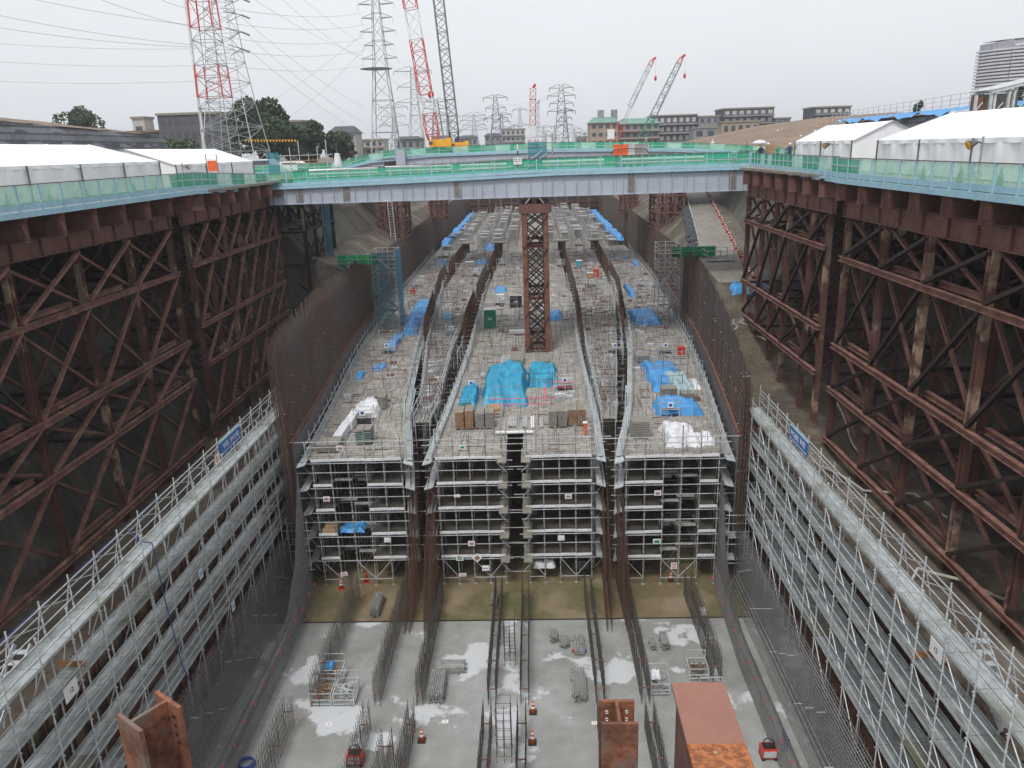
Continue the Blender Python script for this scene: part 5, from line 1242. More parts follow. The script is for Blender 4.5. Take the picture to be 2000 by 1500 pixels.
# ================================================================== blue direction signs
def dsign(label, x, ya, yb, zc, flip):
    t = thing('direction_sign', label, 'sign', (x, (ya+yb)/2, zc-.45)); s = 1 if flip else -1   # faces the pit
    d = 1 if x < 0 else -1; h = .8
    ym = (ya+yb)/2; pn = MB().box(x-.02, x+.02, ya, yb, zc-h/2, zc+h/2).build('panel', 'blue_sign', t)
    fx = x+d*.03; xd = (0, -1, 0) if d < 0 else (0, 1, 0)
    MB().box(x-.03, x+.03, ya-.03, yb+.03, zc+h/2, zc+h/2+.08).build('top_edge', 'mesh_pale' if False else 'cyan', t)
    L_ = yb-ya
    # side nearer the camera carries WB on both signs
    wy = ym-L_*.24; cy = ym+L_*.22
    text('letters', 'WB', 'white', .50, (fx, wy, zc+.07), xd, (0, 0, 1), pn)
    text('letters', 'WC(函)', 'white', .38, (fx, cy, zc+.07), xd, (0, 0, 1), pn)
    MB().box(min(fx, fx+.004*d), max(fx, fx+.004*d), ym-.02, ym+.03, zc-.12, zc+.26).build('divider', 'white', pn)
    m = MB(); za = zc-.27; m.box(min(fx, fx+.004*d), max(fx, fx+.004*d), ya+.22, yb-.22, za-.02, za+.02)
    for (yy, s2) in ((ya+.06, 1), (yb-.06, -1)): m.poly([(fx+.003*d, yy, za), (fx+.003*d, yy+s2*.2, za+.08), (fx+.003*d, yy+s2*.2, za-.08)][::1 if s2*d > 0 else -1])
    m.build('arrow', 'white', pn)
    return t
dsign('blue sign reading WB and WC with double arrow on the left top walkway', -18.04, 40.6, 43.7, -13.7, False)
dsign('blue sign reading WB and WC with double arrow on the right top walkway', 14.22, 38.9, 41.8, -13.7, True)
t = thing('notice_board', 'small white and yellow board beside the left blue sign', 'sign', (-18.04, 40.1, -14.2)); MB().box(-18.06, -18.02, 39.8, 40.4, -14.2, -13.7).build('plate', 'white', t); MB().box(-18.019, -18.012, 39.85, 40.15, -14.15, -13.8).build('symbol', 'yellow', t)
for (x, y, z, lb) in ((-17.1, 23.3, -16.1, 'left'), (13.28, 23.0, -14.6, 'right')):
    t = thing('number_board', 'white board reading 12 hung on the rail of the %s walkways' % lb, 'sign', (x, y, z-.3)); MB().box(x-.01, x+.01, y-.4, y+.4, z-.3, z+.3).build('plate', 'white', t)
    d = 1 if x < 0 else -1; text('letters', '12', 'black', .26, (x+.016*d, y, z), (0, d, 0), (0, 0, 1), t)
for (x, y, z, lb) in ((-17.0, 34, -17.6, 'upper one on the left walkways'), (-17.0, 37, -21.4, 'lower one on the left walkways'), (13.2, 33, -17.6, 'upper one on the right walkways')):
    t = thing('notice_board', 'small pale blue paper notice, %s' % lb, 'sign', (x, y, z-.3)); MB().box(x-.01, x+.01, y-.2, y+.2, z-.3, z+.2).build('plate', 'white', t); d = 1 if x < 0 else -1; MB().box(x+d*.012-.002, x+d*.012+.002, y-.15, y+.15, z-.2, z+.1).build('symbol', 'cyan2', t)
# ================================================================== tents
def tent(label, xe, xr, y0, y1, ze, zr, seed=0):
    sg = 1 if xr > xe else -1; xo = 2*xr-xe; t = thing('marquee_tent', label, 'tent', (xr, (y0+y1)/2, 0)); n = max(4, int((y1-y0)/1.2))
    def roof(u, v):
        y = y0-.15+(y1-y0+.3)*u; f = 1-abs(v-.5)*2; x = xe+(xo-xe)*v; sag = .05*math.sin(u*math.pi*(n//4))**2
        return (x-(xe-xr)*0, y, ze+(zr-ze)*f-sag*f*(1-f)*3)
    rf = MB().grid(roof, n*2, 12).build('roof', 'tent', t, True)
    y = y0
    while y <= y1+.1:
        m = MB(); u = (y-y0+.15)/(y1-y0+.3); m.path([tuple(Vector(roof(u, v/8))+Vector((0, 0, .025))) for v in range(9)], .022, 4); m.build('seam', 'tent_wall', rf); y += (y1-y0)/max(1, round((y1-y0)/5.4))
    rnd = random.Random(seed); ph = rnd.random()*6
    def wall(x):
        def g(u, v): y = y0+(y1-y0)*u; return (x+.07*math.sin(y*2.3+ph)*v*(1-v)*4+.04*math.sin(y*7+ph)*(1-v), y, ze-.1-(ze-.15)*v)
        return g
    for x in (xe, xo): MB().grid(wall(x), int((y1-y0)*5), 6).build('side_wall', 'tent_wall', t, True)
    for x in (xe,):
        def val(u, v): y = y0+(y1-y0)*u; return (x-sg*(.03+.03*math.sin(y*3)*v), y, ze+.02-(.2+.05*math.sin(y*1.7)**2)*v)
        MB().grid(val, int((y1-y0)*4), 2).build('valance', 'tent', rf, True)
    for y in (y0, y1): MB().poly([(xe, y, ze), (xr, y, zr-.02), (xo, y, ze), (xo, y, 0), (xe, y, 0)]).build('gable_wall', 'tent_wall', t)
    y = y0
    while y <= y1+.1: MB().tube((xe-sg*.06, y, 0), (xe-sg*.06, y, ze+.02), .05, 6).build('pole', 'pole', t); y += (y1-y0)/max(1, round((y1-y0)/5.4))
    return t
tent('long white marquee tent nearest on the left deck', -29, -34.2, 18, 62, 2.05, 3.45, 1)
tent('shorter white marquee tent behind the long one on the left deck', -29.3, -33.2, 65.5, 84, 1.75, 3.1, 2)
tent('long white marquee tent nearest on the right deck', 21, 25.2, 18, 50, 1.9, 3.35, 3)
tent('shorter white marquee tent farther along the right deck', 21, 23.4, 54, 65.5, 1.95, 3.1, 4)
# platforms under the tents beyond trestles and roads behind
kind(MB().box(-60, -34.0, 10, 118, -.45, -.03).build('yard_west', 'road')); kind(MB().box(-34.0, -25.5, 77.5, 118, -.45, -.032).build('yard_west_end', 'road'))
kind(MB().box(27.3, 60, 10, 124, -.45, -.03).build('yard_east', 'road')); kind(MB().box(20.5, 27.29, 70.5, 84, -.45, -.032).build('yard_east_end', 'road'))
# lamps on poles
def lamp(label, x, y, h, d):
    t = thing('work_lamp', label, 'lamp', (x, y, -.2)); MB().tube((x, y, -.5), (x, y, h), .045, 6).build('pole', 'galv_dull', t); MB().tube((x, y, h-.25), (x+d*.45, y-.1, h-.15), .025, 5).build('arm', 'pole', t)
    m = MB(); m.tube((x+d*.3, y-.1, h-.2), (x+d*.62, y-.12, h-.32), .10, 10, .19); lh = m.build('lamp_head', 'pole', t); MB().tube((x+d*.62, y-.12, h-.32), (x+d*.64, y-.12, h-.33), .175, 10).build('lens', 'yellow' if x > 0 else 'white', lh)
    MB().ring((x-.05, y-.07, .55), .14, .02, 10, 'y').build('cable_loop', 'black', t)
lamp('work lamp on a pole at the right fence in front of the long tent', 17.75, 32.6, 2.0, -1)
lamp('work lamp on a pole before the gap of the two right tents', 18.3, 50.0, 2.0, -1)
lamp('work lamp on a pole before the gap of the two left tents', -25.0, 57.0, 1.9, 1)
# green cones behind the fences
cg = 'green tinted traffic cones standing behind the mesh fence on the left deck'
cp = None
for i, y in enumerate((31, 34.3, 37.6, 41, 44.5, 47.6, 50, 53)):
    if cp is None: cp = cone_proto('traffic_cone', 'green traffic cone standing behind the pale mesh fence on the left deck', (-25.2, y, 0), col='green', base='green', h=.8, bands=False); cp['group'] = cg
    else: dup(cp, (-25.2, y, 0))
cp = None
for i, y in enumerate((22, 24.6, 27, 29.4, 32, 35, 38.3)):
    if cp is None: cp = cone_proto('traffic_cone', 'green traffic cone standing behind the pale mesh fence on the right deck', (18.3, y, 0), col='green', base='green', h=.8, bands=False); cp['group'] = 'green cones behind the right fence'
    else: dup(cp, (18.3, y, 0))
cp = None
for i, x in enumerate((17.0, 17.6, 18.4, -23.5, -22.6, -21.4)):
    if cp is None: cp = cone_proto('traffic_cone', 'small orange and white cone on the grey bridge deck behind its green fence', (x, 74.6, 0), h=.6); cp['group'] = 'orange cones on the grey bridge'
    else: dup(cp, (x, 74.6, 0))
# ramp cones
red = []
for i in range(42):
    f = i/41; y = 74.5+76*f**1.15; r = float(np.interp(y, [73, 80, 86, 94, 112, 152], [20.6, 21.4, 22.5, 23.7, 26.2, 32.1])); z = float(np.interp(y, [73, 80, 86, 94, 112, 152], [-10.5, -10.3, -10.1, -9.7, -8.3, -6]))
    if i == 0: rc = cone_proto('traffic_cone', 'red and white cone in the long row along the right edge of the concrete ramp', (r, y, z), col='red', base='red', h=.8); rc['group'] = 'red cones along the ramp edge'; rc0 = rc
    else: dup(rc0, (r+.08*math.sin(i*2.1), y, z))
for i in range(34):
    f = i/33; y = 92+58*f; l = float(np.interp(y, [86, 94, 112, 152], [18.2, 19.6, 22.3, 28.3])); z = float(np.interp(y, [80, 86, 94, 112, 152], [-10.3, -10.1, -9.7, -8.3, -6]))
    if i == 0: bc = cone_proto('marker_post', 'blue and white marker in the dotted row along the left edge of the concrete ramp', (l, y, z), col='white', base='navy', h=.6, cat='marker', bands=False); bc['group'] = 'blue and white markers along the ramp'
    else: dup(bc, (l, y, z))
m = MB(); rnd = random.Random(5)
for k in range(260):
    y = rnd.uniform(88, 150); l = float(np.interp(y, [86, 94, 112, 152], [17.6, 18.7, 21.5, 27.4])); z = float(np.interp(y, [80, 86, 94, 112, 152], [-10.3, -10.1, -9.7, -8.3, -6]))
    x = l+rnd.uniform(-.3, .6); m.lathe((x, y, z), [(.3, 0), (.34, .14), (.2, .3)], 7)
kind(tag(m.build('sandbag_pile', 'sandbag'), 'long mound of dark sandbags along the left edge of the ramp', 'sandbags'), 'stuff')
sheet('crumpled blue tarpaulin at the foot of the concrete ramp by the trestle', 17.8, 21.8, 71.0, 74.8, .9, 'tarp2', 77, z=-11.3, bumps=5)
m = MB(); rnd = random.Random(8)
for q in range(4):
    P = [(17+rnd.uniform(0, 3), 66+rnd.uniform(0, 2), -12.8)]
    for k in range(9): P.append((P[-1][0]+rnd.uniform(-.6, .7), P[-1][1]-rnd.uniform(0, .9), -12.8-.16*k+rnd.uniform(0, .2)))
    m.path(P, .07, 5)
one(m, 'hose_tangle', 'hose', 'tangle of pale hoses spilling below the blue tarpaulin at the ramp foot', 'hoses')
for (P, lb) in (([(17.0, 44, -16.8), (18.0, 40, -16.6), (19.5, 38, -15.9), (21, 36, -16.6)], 'curving from the right ledge into the trestle near the sign'), ([(15.6, 30.5, -16.9), (16.8, 31.2, -16.3), (18.2, 30.4, -16.5), (20, 29, -16.8)], 'looping near the lower right trestle posts'), ([(20.4, 52, -15), (20.0, 47, -16.4), (19.6, 42, -16.8), (19.9, 37, -16.8), (19.3, 33, -16.9)], 'running along the foot of the right trestle')):
    m = MB(); Q = []
    for i in range(len(P)-1):
        for k in range(6): f = k/6; a, b = Vector(P[i]), Vector(P[i+1]); Q.append(tuple(a+(b-a)*f+Vector((.15*math.sin((i+f)*4), 0, 0))))
    m.path(Q, .07, 6); one(m, 'hose', 'hose', 'thick pale hose '+lb, 'hose')
# ================================================================== things on the near bridge
for (xa, xb, z, lb) in ((-21, -14.5, .75, 'leftmost'), (-13.8, -7.6, .82, 'second from left'), (-6.8, -2.4, .78, 'third, left of the white board'), (.9, 6.6, .86, 'fourth, right of the stair frame'), (8.2, 15.8, .84, 'rightmost')):
    t = thing('pipe_run', 'pale pipes held on stands behind the bridge fence, %s run' % lb, 'pipes', (xa, 75.2, 0))
    for dz, r in ((0, .13), (-.32, .11)): MB().tube((xa, 75.2, z+dz), (xb, 75.2, z+dz), r, 8).build('pipe', 'white_steel', t)
    for x in np.linspace(xa+.5, xb-.5, 3): MB().cbox(x, 75.2, 0, .12, .3, z-.4).build('stand', 'galv', t)
p = PY(1011, 294, 73.6); t = thing('striped_pole', 'black and white striped pole fixed to the bridge fence above the white board', 'pole', (p[0], 73.6, 0))
for k, mt in enumerate(('white', 'black', 'white')): MB().tube((p[0], 73.6, 1.0+k*.5-.02), (p[0], 73.6, 1.5+k*.5), .055, 8).build('section', mt, t)
p = PY(1011, 315, 73.6); t = thing('notice_board', 'white board with two lines of dark writing on the bridge fence', 'sign', (p[0], 73.6, p[2]-.3)); MB().box(p[0]-.38, p[0]+.38, 73.58, 73.6, p[2]-.28, p[2]+.28).build('plate', 'white', t)
for r_ in range(2):
    rnd = random.Random(r_)
    for k in range(9): MB().box(p[0]-.31+k*.068, p[0]-.265+k*.068, 73.57, 73.578, p[2]+.12-r_*.16, p[2]+.2-r_*.16).build('writing', 'navy', t)
MB().lathe((p[0], 73.575, p[2]-.2), [(.04, -.03), (.05, 0), (.02, .05)], 8).build('writing', 'black', t)
t = thing('stair_scaffold', 'small tube stair frame with teal net on the bridge beside the striped pole', 'scaffold', (.8, 78, 0))
for x in (-.4, .5, 1.3, 1.9):
    for y in (77, 79): MB().tube((x, y, 0), (x, y, 3.5 if x > 1 else 2.9), .05, 5).build('standard', 'galv_dull', t)
MB().box(-.4, 1.3, 76.9, 76.95, .2, 2.7).build('netting', 'mesh_teal', t)
for z in (1.3, 2.3, 3.1): MB().tube((-1.6, 76.85, z), (2.0, 76.85, z), .035, 4).build('rail', 'galv_dull', t)
m = MB(); m.beam((-1.7, 76.6, .1), (.9, 76.6, 1.9), .08, .1); m.beam((-1.3, 76.6, -.1), (1.3, 76.6, 1.6), .08, .08); m.build('stringer', 'plank', t); MB().box(1.0, 2.0, 77, 79, 1.1, 1.16).build('landing', 'ply', t)
for (u, mt, lb) in ((1205, 'orange', 'bright orange plastic box, leftmost of the boxes'), (1220, 'orange', 'faded orange plastic box next to the bright one'), (1233, 'galv', 'grey electric box with cables'), (1247, 'galv_dull', 'first dull green grey electric box'), (1260, 'galv_dull', 'second dull green grey electric box, rightmost')):
    p = PY(u, 297, 80); t = thing('electric_box', lb+' behind the bridge fence', 'box', (p[0], 80, 1.1)); MB().cbox(p[0], 80, 1.2, .66, .5, .95).build('body', mt, t); MB().cbox(p[0], 80, 2.15, .7, .54, .06).build('lid', mt, t); MB().cbox(p[0], 80, 0, .3, .3, 1.2).build('stand', 'pole', t)
m = MB(); P = [PY(u, v, 79.6) for u, v in ((1193, 303), (1197, 294), (1225, 290), (1262, 291), (1268, 300))]; m.path(P, .04, 5); one(m, 'cable', 'black', 'black cable arching over the electric boxes', 'cable')
p = PY(415, 328, 62); t = thing('orange_board', 'orange board on a small frame in front of the rear left tent', 'board', (p[0], 62, 0)); MB().box(p[0]-.35, p[0]+.35, 62, 62.04, 1.2, 2.0).build('plate', 'orange', t)
for dx in (-.42, .42): MB().tube((p[0]+dx, 62, 0), (p[0]+dx, 62, 2.5), .035, 5).build('post', 'pole', t)
for z in (1.1, 2.1): MB().tube((p[0]-.5, 61.96, z), (p[0]+.5, 61.96, z), .025, 5).build('rail', 'galv', t)
sheet('blue tarpaulin bundle behind the fence at the far left edge', -27.2, -25.2, 29.5, 33.4, 1.35, 'tarp2', 79, z=0)
t = thing('scaffold_corner', 'tube scaffold corner with teal net behind the left end of the bridge', 'scaffold', (-27, 96, 0))
for i in range(6):
    x = -30+i*1.1; MB().tube((x, 96, 0), (x, 96, 2.4+1.5*((i*7) % 3)/2), .05, 5).build('standard', 'galv', t)
for z in (.8, 1.6, 2.2): MB().tube((-30.5, 95.9, z), (-23.8, 95.9, z), .05, 4).build('ledger', 'wood' if z == 1.6 else 'galv', t)
MB().box(-31.6, -30.2, 95.8, 95.85, 0, 2.6).build('netting', 'mesh_teal', t); MB().box(-29.6, -25, 95.8, 97.5, 1.2, 1.3).build('landing', 'ply', t)
fence('distant green fence on the left yard behind the tents', (-44, 104), (-26, 104), 0, 0, 2.4, lambda i: i % 3 != 2, h=1.1, group=None)
fence('distant green fence on the right yard behind the bridge end', (21.5, 86), (36, 112), 0, 0, 2.4, lambda i: i % 3 != 2, h=1.1, group=None)
# ================================================================== cranes
def crane(label, x, y, z, tip, w, secs, body='yellow', boom_r=.06, hook=None, stay=True, foot=None, cab=True, k=.62):
    t = thing('crawler_crane', label, 'crane', (x, y, z))
    if cab:
        for sy in (-1.6, 1.6):
            m = MB(); m.cbox(x, y+sy*k, z, 5.6*k, .8*k, .9*k); m.build('track', 'black', t)
        MB().cbox(x, y, z+.9*k, 3.2*k, 3.0*k, .4*k).build('turntable', 'black', t); MB().cbox(x+1.2*k, y, z+1.3*k, 3.6*k, 2.8*k, 1.9*k).build('body', body, t)
        MB().cbox(x+3.2*k, y, z+1.1*k, 1.2*k, 2.95*k, 2.5*k).build('counterweight', body, t); cb = MB().cbox(x-1.3*k, y-1.5*k, z+1.3*k, 1.4*k, 1.0*k, 1.8*k).build('cab', body, t); MB().cbox(x-1.4*k, y-2.02*k, z+1.9*k, 1.0*k, .04, .9*k).build('window', 'glass', cb)
    p = Vector(foot or (x-.4, y, z+.9)); q = Vector(tip); tot = sum(s[0] for s in secs); a = 0
    for (l, c, w_) in secs:
        A = p+(q-p)*(a/tot); a += l; B = p+(q-p)*(a/tot); m = MB(); lattice(m, A, B, w_[0]*w, w_[1]*w, max(2, int((B-A).length/(w*.8))), boom_r, boom_r*.6); m.build('boom_section', c, t)
    MB().tube(q, q+(q-p).normalized()*.8+Vector((.5, 0, 0)), .3, 6).build('boom_head', secs[-1][1], t)
    if stay:
        m = MB(); b = Vector((x+2.0, y, z+3.4)); m.tube(b, p+(q-p)*.93, .035, 3); m.tube(b+Vector((0, .8, 0)), p+(q-p)*.93, .035, 3); m.build('pendant', 'wire', t)
        m = MB(); m.tube((x+.8, y, z+1.8), b, .1, 5); m.build('mast', body, t)
    if hook:
        m = MB(); h = q+Vector((.9, 0, -.3)); m.tube(h, h+Vector((0, 0, -hook)), .03, 3); m.build('hoist_rope', 'wire', t); MB().lathe(tuple(h+Vector((0, 0, -hook-1.2))), [(.1, 0), (.35, .3), (.3, 1.0), (.1, 1.2)], 8).build('hook_block', 'red' if hook < 4 else 'black', t)
    return t
W_ = (1, 1)
pa = PY(853, 268, 134); ta = PY(792, -45, 134)
crane('tall red and white lattice crane with yellow body left of the centre', pa[0], 134, 2.0, ta, 2.0, [(2.2, 'red', (.5, 1)), (3.6, 'red', W_), (3.2, 'white', W_), (9, 'red', W_), (5, 'white', W_), (5, 'red', W_)], 'yellow', .09, stay=False)
pb = PY(893, 272, 137); tb = PY(852, -40, 137)
crane('tall black lattice crane boom with small yellow body right of the red one', pb[0], 137, 1.9, tb, 1.6, [(2.5, 'black', (.6, 1)), (30, 'pylon_d', W_)], 'yellow', .10, stay=False, foot=(pb[0]-.4, 137, 3.2), k=.5)
m = MB(); m.lathe(PY(842, 192, 134), [(.2, 0), (.5, .4), (.45, .9), (.1, 1.1)], 8); one(m, 'hook_block', 'red', 'round red hook block hanging beside the tall red and white crane', 'hook block')
crane('red and white crane seen end on behind the bridge middle', PY(1043, 290, 185)[0], 185, -.4, PY(1041, 172, 185), 1.3, [(3, 'red', W_), (2.6, 'white', W_), (2.6, 'red', W_), (4, 'red', W_)], 'red', .09, stay=False, cab=True)
crane('thin blue and white crane boom beside the end on red crane', PY(1052, 290, 192)[0], 192, -.4, PY(1049, 203, 192), .9, [(4, 'white', W_), (4, 'girder', W_)], 'red', .08, stay=False)
pd = PY(1190, 272, 215)
crane('red crane with white grille panel leaning right, in front of the green roofed block', pd[0], 215, -.4, PY(1274, 118, 215), 1.7, [(9, 'red', (1.3, 1.1)), (5, 'wire', (.02, .02)), (12, 'pylon', (.7, .6)), (1.5, 'red', (.6, .5))], 'red', .08, hook=3.4)
pe = PY(1245, 272, 205)
crane('green crane with pale lattice boom leaning right, the rightmost crane', pe[0], 205, -.4, PY(1331, 113, 205), 1.5, [(8, 'green', (1.2, 1)), (11, 'pylon_d', (1, .8)), (1.2, 'red', (.7, .5))], 'green', .08, hook=3.2)
p = PY(1193, 262, 213.5); m = MB()
m.box(p[0]-.9, p[0]+.9, 213.4, 213.5, p[2]-1.2, p[2]+1.2); one(m, 'grille_panel', 'white', 'white grille panel low on the red leaning crane', 'panel')
# ================================================================== pylons and wires
def pylon(label, u, v_top, y, wb, wt, narms, armw, mat='pylon', zb=-.5, waist=None, armz=(.62, .95), r=None, red=None, flip=None):
    b = PY(u, v_top, y); x = b[0]; H = b[2]-zb; r = (r or max(.05, y*.00042))*1.25
    t = thing('power_pylon', label, 'pylon', (x, y, zb)); m = MB(); waist = waist or .6
    lattice(m, (x, y, zb), (x, y, zb+H*waist), wb, wt*1.15, max(5, int(H*waist/(wb*.55))), r, r*.55); m.build('lower_mast', mat, t)
    m = MB(); lattice(m, (x, y, zb+H*waist), (x, y, zb+H), wt*1.15, wt*.45, max(5, int(H*(1-waist)/(wt*1.0))), r*.85, r*.5); m.build('upper_mast', mat, t)
    for k in range(narms):
        f = armz[0]+(armz[1]-armz[0])*k/max(1, narms-1); z = zb+H*f
        for s in (-1, 1):
            m = MB(); tip = (x+s*armw*(.85 if k % 2 else 1), y, z+.15); m.tube((x+s*wt*.4, y-wt*.3, z), tip, r*.7, 3); m.tube((x+s*wt*.4, y+wt*.3, z), tip, r*.7, 3); m.tube((x+s*wt*.3, y, z+armw*.28), tip, r*.6, 3); m.build('cross_arm', mat, t)
            MB().tube(tip, (tip[0]+s*.1, y, z-1.3), r*1.1, 4).build('insulator', 'white' if y < 260 else mat, t)
    return t
PYL = {}
# big twin towers at the left
x = PY(464, 300, 128)[0]; t = thing('power_pylon', 'large pale lattice pylon at the left, in front of the big tree', 'pylon', (x, 128, -.5))
Z_ = [PY(450, v, 128)[2] for v in (300, 200, 100, 0, -60)]; Wd = [8.0, 5.7, 4.2, 3.3, 2.9]
m = MB(); lattice(m, (x, 128, -.5), (x, 128, Z_[1]), 8.9, 5.7, 6, .085, .05); m.build('lower_mast', 'pylon', t)
for k in (1, 2, 3): m = MB(); lattice(m, (x, 128, Z_[k]), (x, 128, Z_[k+1]), Wd[k], Wd[k+1], 5, .07, .04); m.build('upper_mast', 'pylon', t)
for v in (22, 55, 88, -10): 
    z = PY(440, v, 128)[2]; m = MB(); tip = (PY(472, v+12, 128)[0], 128, z-.6); m.tube((x+.8, 127.5, z), tip, .08, 4); m.tube((x+.8, 128.5, z), tip, .08, 4); m.tube((x+.8, 128, z-1.6), tip, .06, 4); m.build('cross_arm', 'pylon_d', t); MB().tube(tip, (tip[0]+1.2, 128, tip[2]-.5), .13, 5).build('insulator', 'pole', t)
x = PY(428, 250, 150)[0]; t = thing('radio_tower', 'red and white lattice tower behind the large pale pylon at the left', 'tower', (x, 150, -.5))
zz = [PY(420, v, 150)[2] for v in (190, 128, 55, -30)]
for (a, b, c) in ((-.5, zz[0], 'pylon'), (zz[0], zz[1], 'red'), (zz[1], zz[2], 'pylon'), (zz[2], zz[3], 'red')):
    m = MB(); lattice(m, (x, 150, a), (x, 150, b), 5.4-a*.06, 5.4-b*.06, max(3, int((b-a)/1.9)), .15 if c == 'red' else .09, .06); m.build('mast_section', c, t)
MB().tube((x-2.9, 149, -.5), (x-2.6, 149, 34), .28, 6).build('pipe', 'white', t)
pylon('very tall grey pylon with a round platform left of the cranes', 731, -30, 215, 7.2, 2.9, 6, 4.6, 'pylon', waist=.55, armz=(.60, .97), r=.12)
x, y, z = PY(735, 138, 215); m = MB().lathe((x, y, z), [(.3, .1), (4.1, .38), (4.2, .45), (4.1, .5), (.3, .55)], 12); one(m, 'pylon_platform', 'pylon', 'flat round platform around the very tall grey pylon', 'platform')
for a in [('grey pylon just right of the very tall one, with three wide arms', 805, 130, 330, 7, 2.6, 3, 7.5, 'pylon'), ('dark pylon directly behind the red crane base', 851, 193, 300, 5.5, 2.6, 4, 5, 'pylon_d'), ('thin pale pylon with short arms right behind the very tall one', 767, 205, 400, 6, 1.6, 3, 7, 'pylon'), ('faint pylon between the red and the black crane', 874, 222, 420, 5, 1.4, 3, 6, 'pylon'), ('pale pylon with drooping arms right of the black crane', 925, 222, 430, 6.5, 1.8, 4, 7, 'pylon'), ('dark pylon with three arms left of the bridge column line', 967, 185, 350, 7, 2.6, 3, 5.0, 'pylon_d'), ('slim dark pylon half hidden right beside the dark three armed pylon', 979, 220, 420, 5, 1.6, 3, 5, 'pylon_d'), ('slim pale pylon left of the end on red crane', 1015, 210, 430, 5.5, 1.6, 2, 4.5, 'pylon'), ('dark pylon with stacked short arms right of the end on red crane', 1096, 165, 330, 6.5, 3.0, 4, 5.5, 'pylon_d'), ('faint slim pylon directly right of the stacked arm pylon', 1104, 212, 450, 4.5, 1.6, 3, 4, 'pylon_d'), ('small faint pylon between red end on crane and stacked arm pylon', 1061, 246, 520, 4.5, 1.4, 3, 5, 'pylon'), ('tiny faint pylon right of the stacked arm pylon', 1121, 250, 560, 4.5, 1.4, 3, 5, 'pylon'), ('barely visible far pylon in the haze left of centre', 1004, 245, 700, 5, 1.6, 2, 5, 'pylon'), ('barely visible far pylon in the haze right of centre', 1083, 245, 720, 5, 1.6, 2, 4, 'pylon'), ('small dark pylon beside the green roofed block', 1142, 258, 380, 3.5, 1.2, 3, 4, 'pylon_d')]: pylon(*a)
wn = 0
def wire(p, q, sag, r=.035, lb='thin overhead wire between the left edge of the sky and the big pylon', g='wires left of the big pylon'):
    m = MB(); P = [Vector(p)+(Vector(q)-Vector(p))*(i/14)+Vector((0, 0, -sag*4*(i/14)*(1-i/14))) for i in range(15)]; m.path(P, r, 3)
    o = m.build('power_line', 'wire'); tag(o, lb, 'power line', g)
for k, (a, b, ya, yb) in enumerate([((-40, 22), (385, 88), 110, 130), ((-40, -25), (385, 50), 110, 130), ((150, -20), (388, 55), 110, 130), ((-40, 48), (388, 92), 112, 130), ((-40, 82), (390, 95), 160, 150), ((-40, 118), (392, 128), 170, 150), ((-40, 157), (395, 158), 170, 150), ((275, -20), (392, 20), 110, 130),
    ((472, 34), (712, 210), 128, 215), ((480, 66), (712, 240), 128, 215), ((486, 98), (714, 262), 128, 215), ((440, 15), (708, 25), 128, 215), ((448, 45), (712, 48), 140, 215), ((455, 75), (712, 75), 140, 215), ((460, 100), (712, 98), 140, 215), ((460, 130), (714, 126), 140, 215), ((460, -25), (712, 110), 128, 215), ((520, -30), (716, 120), 128, 215), ((555, -30), (812, 155), 150, 330), ((760, 150), (850, 205), 215, 300), ((742, 110), (800, 150), 215, 330), ((740, 60), (802, 140), 215, 330), ((925, 245), (960, 205), 430, 350), ((980, 205), (1090, 185), 350, 330), ((716, 60), (500, 215), 215, 260), ((716, 90), (560, 232), 215, 260)]):
    wire(PY(*a, ya), PY(*b, yb), .5 if k < 8 else 1.1, .026, *(() if k < 8 else ('thin overhead wire between the big left pylon and the very tall pylon', 'wires right of the big pylon') if k < 18 else ('thin faint wire strung between the distant pylons', 'distant wires')))
# ================================================================== buildings
def building(name, label, x0, x1, y, d, zb, zt, floors, cols, wall, roof='flat', bands=None, rot=0, win='glass', rcol='ply'):
    t = thing(name, label, 'building', ((x0+x1)/2, y, zb))
    MB().box(x0, x1, y, y+d, zb, zt).build('wall', wall, t)
    if roof == 'flat': MB().box(x0-.3, x1+.3, y-.3, y+d+.3, zt, zt+.5).build('roof', rcol, t)
    else:
        m = MB(); h = roof; i = (x1-x0)*.16; a = [(x0-.5, y-.6, zt), (x1+.5, y-.6, zt), (x1+.5, y+d+.6, zt), (x0-.5, y+d+.6, zt)]; b = [(x0+i, y+d*.35, zt+h), (x1-i, y+d*.35, zt+h), (x1-i, y+d*.65, zt+h), (x0+i, y+d*.65, zt+h)]
        m.hexa(a+b); m.build('roof', rcol, t)
    fh = (zt-zb)/floors; cw = (x1-x0)/cols
    for f in range(floors):
        z = zb+fh*f
        for c in range(cols):
            if f*cols+c > 70: break
            xa = x0+cw*(c+.22); m = MB().box(xa, xa+cw*.56, y-.06, y-.02, z+fh*.3, z+fh*.78); m.build('window', win, t)
        if bands: MB().box(x0-.1, x1+.1, y-1.2, y-.07, z-.1+fh*.02, z+fh*.16).build('balcony', bands, t)
    return t
def bp(u, v, y): return PY(u, v, y)
M['brick_grey'] = mk('dark_grey_tiles', (.105, .10, .105), (.08, .078, .082), .6, .8); M['brick_tan'] = mk('tan_tiles', (.36, .28, .22), (.30, .235, .185), .5, .8)
M['bld_grey'] = mk('grey_render', (.26, .26, .27), (.2, .2, .21), .4, .8); M['bld_pale'] = mk('pale_render', (.46, .44, .42), (.38, .36, .35), .4, .8); M['bld_dark'] = mk('dark_render', (.075, .08, .095), (.06, .062, .075), .4, .7)
M['roof_green'] = mk('green_copper_roof', (.16, .29, .24), (.13, .24, .20), .5, .6); M['brick_or'] = mk('orange_brick', (.42, .22, .08), (.36, .18, .07), .8, .8); M['tower_w'] = mk('tower_concrete', (.56, .56, .60), (.50, .50, .54), .1, .7, fine=.05)
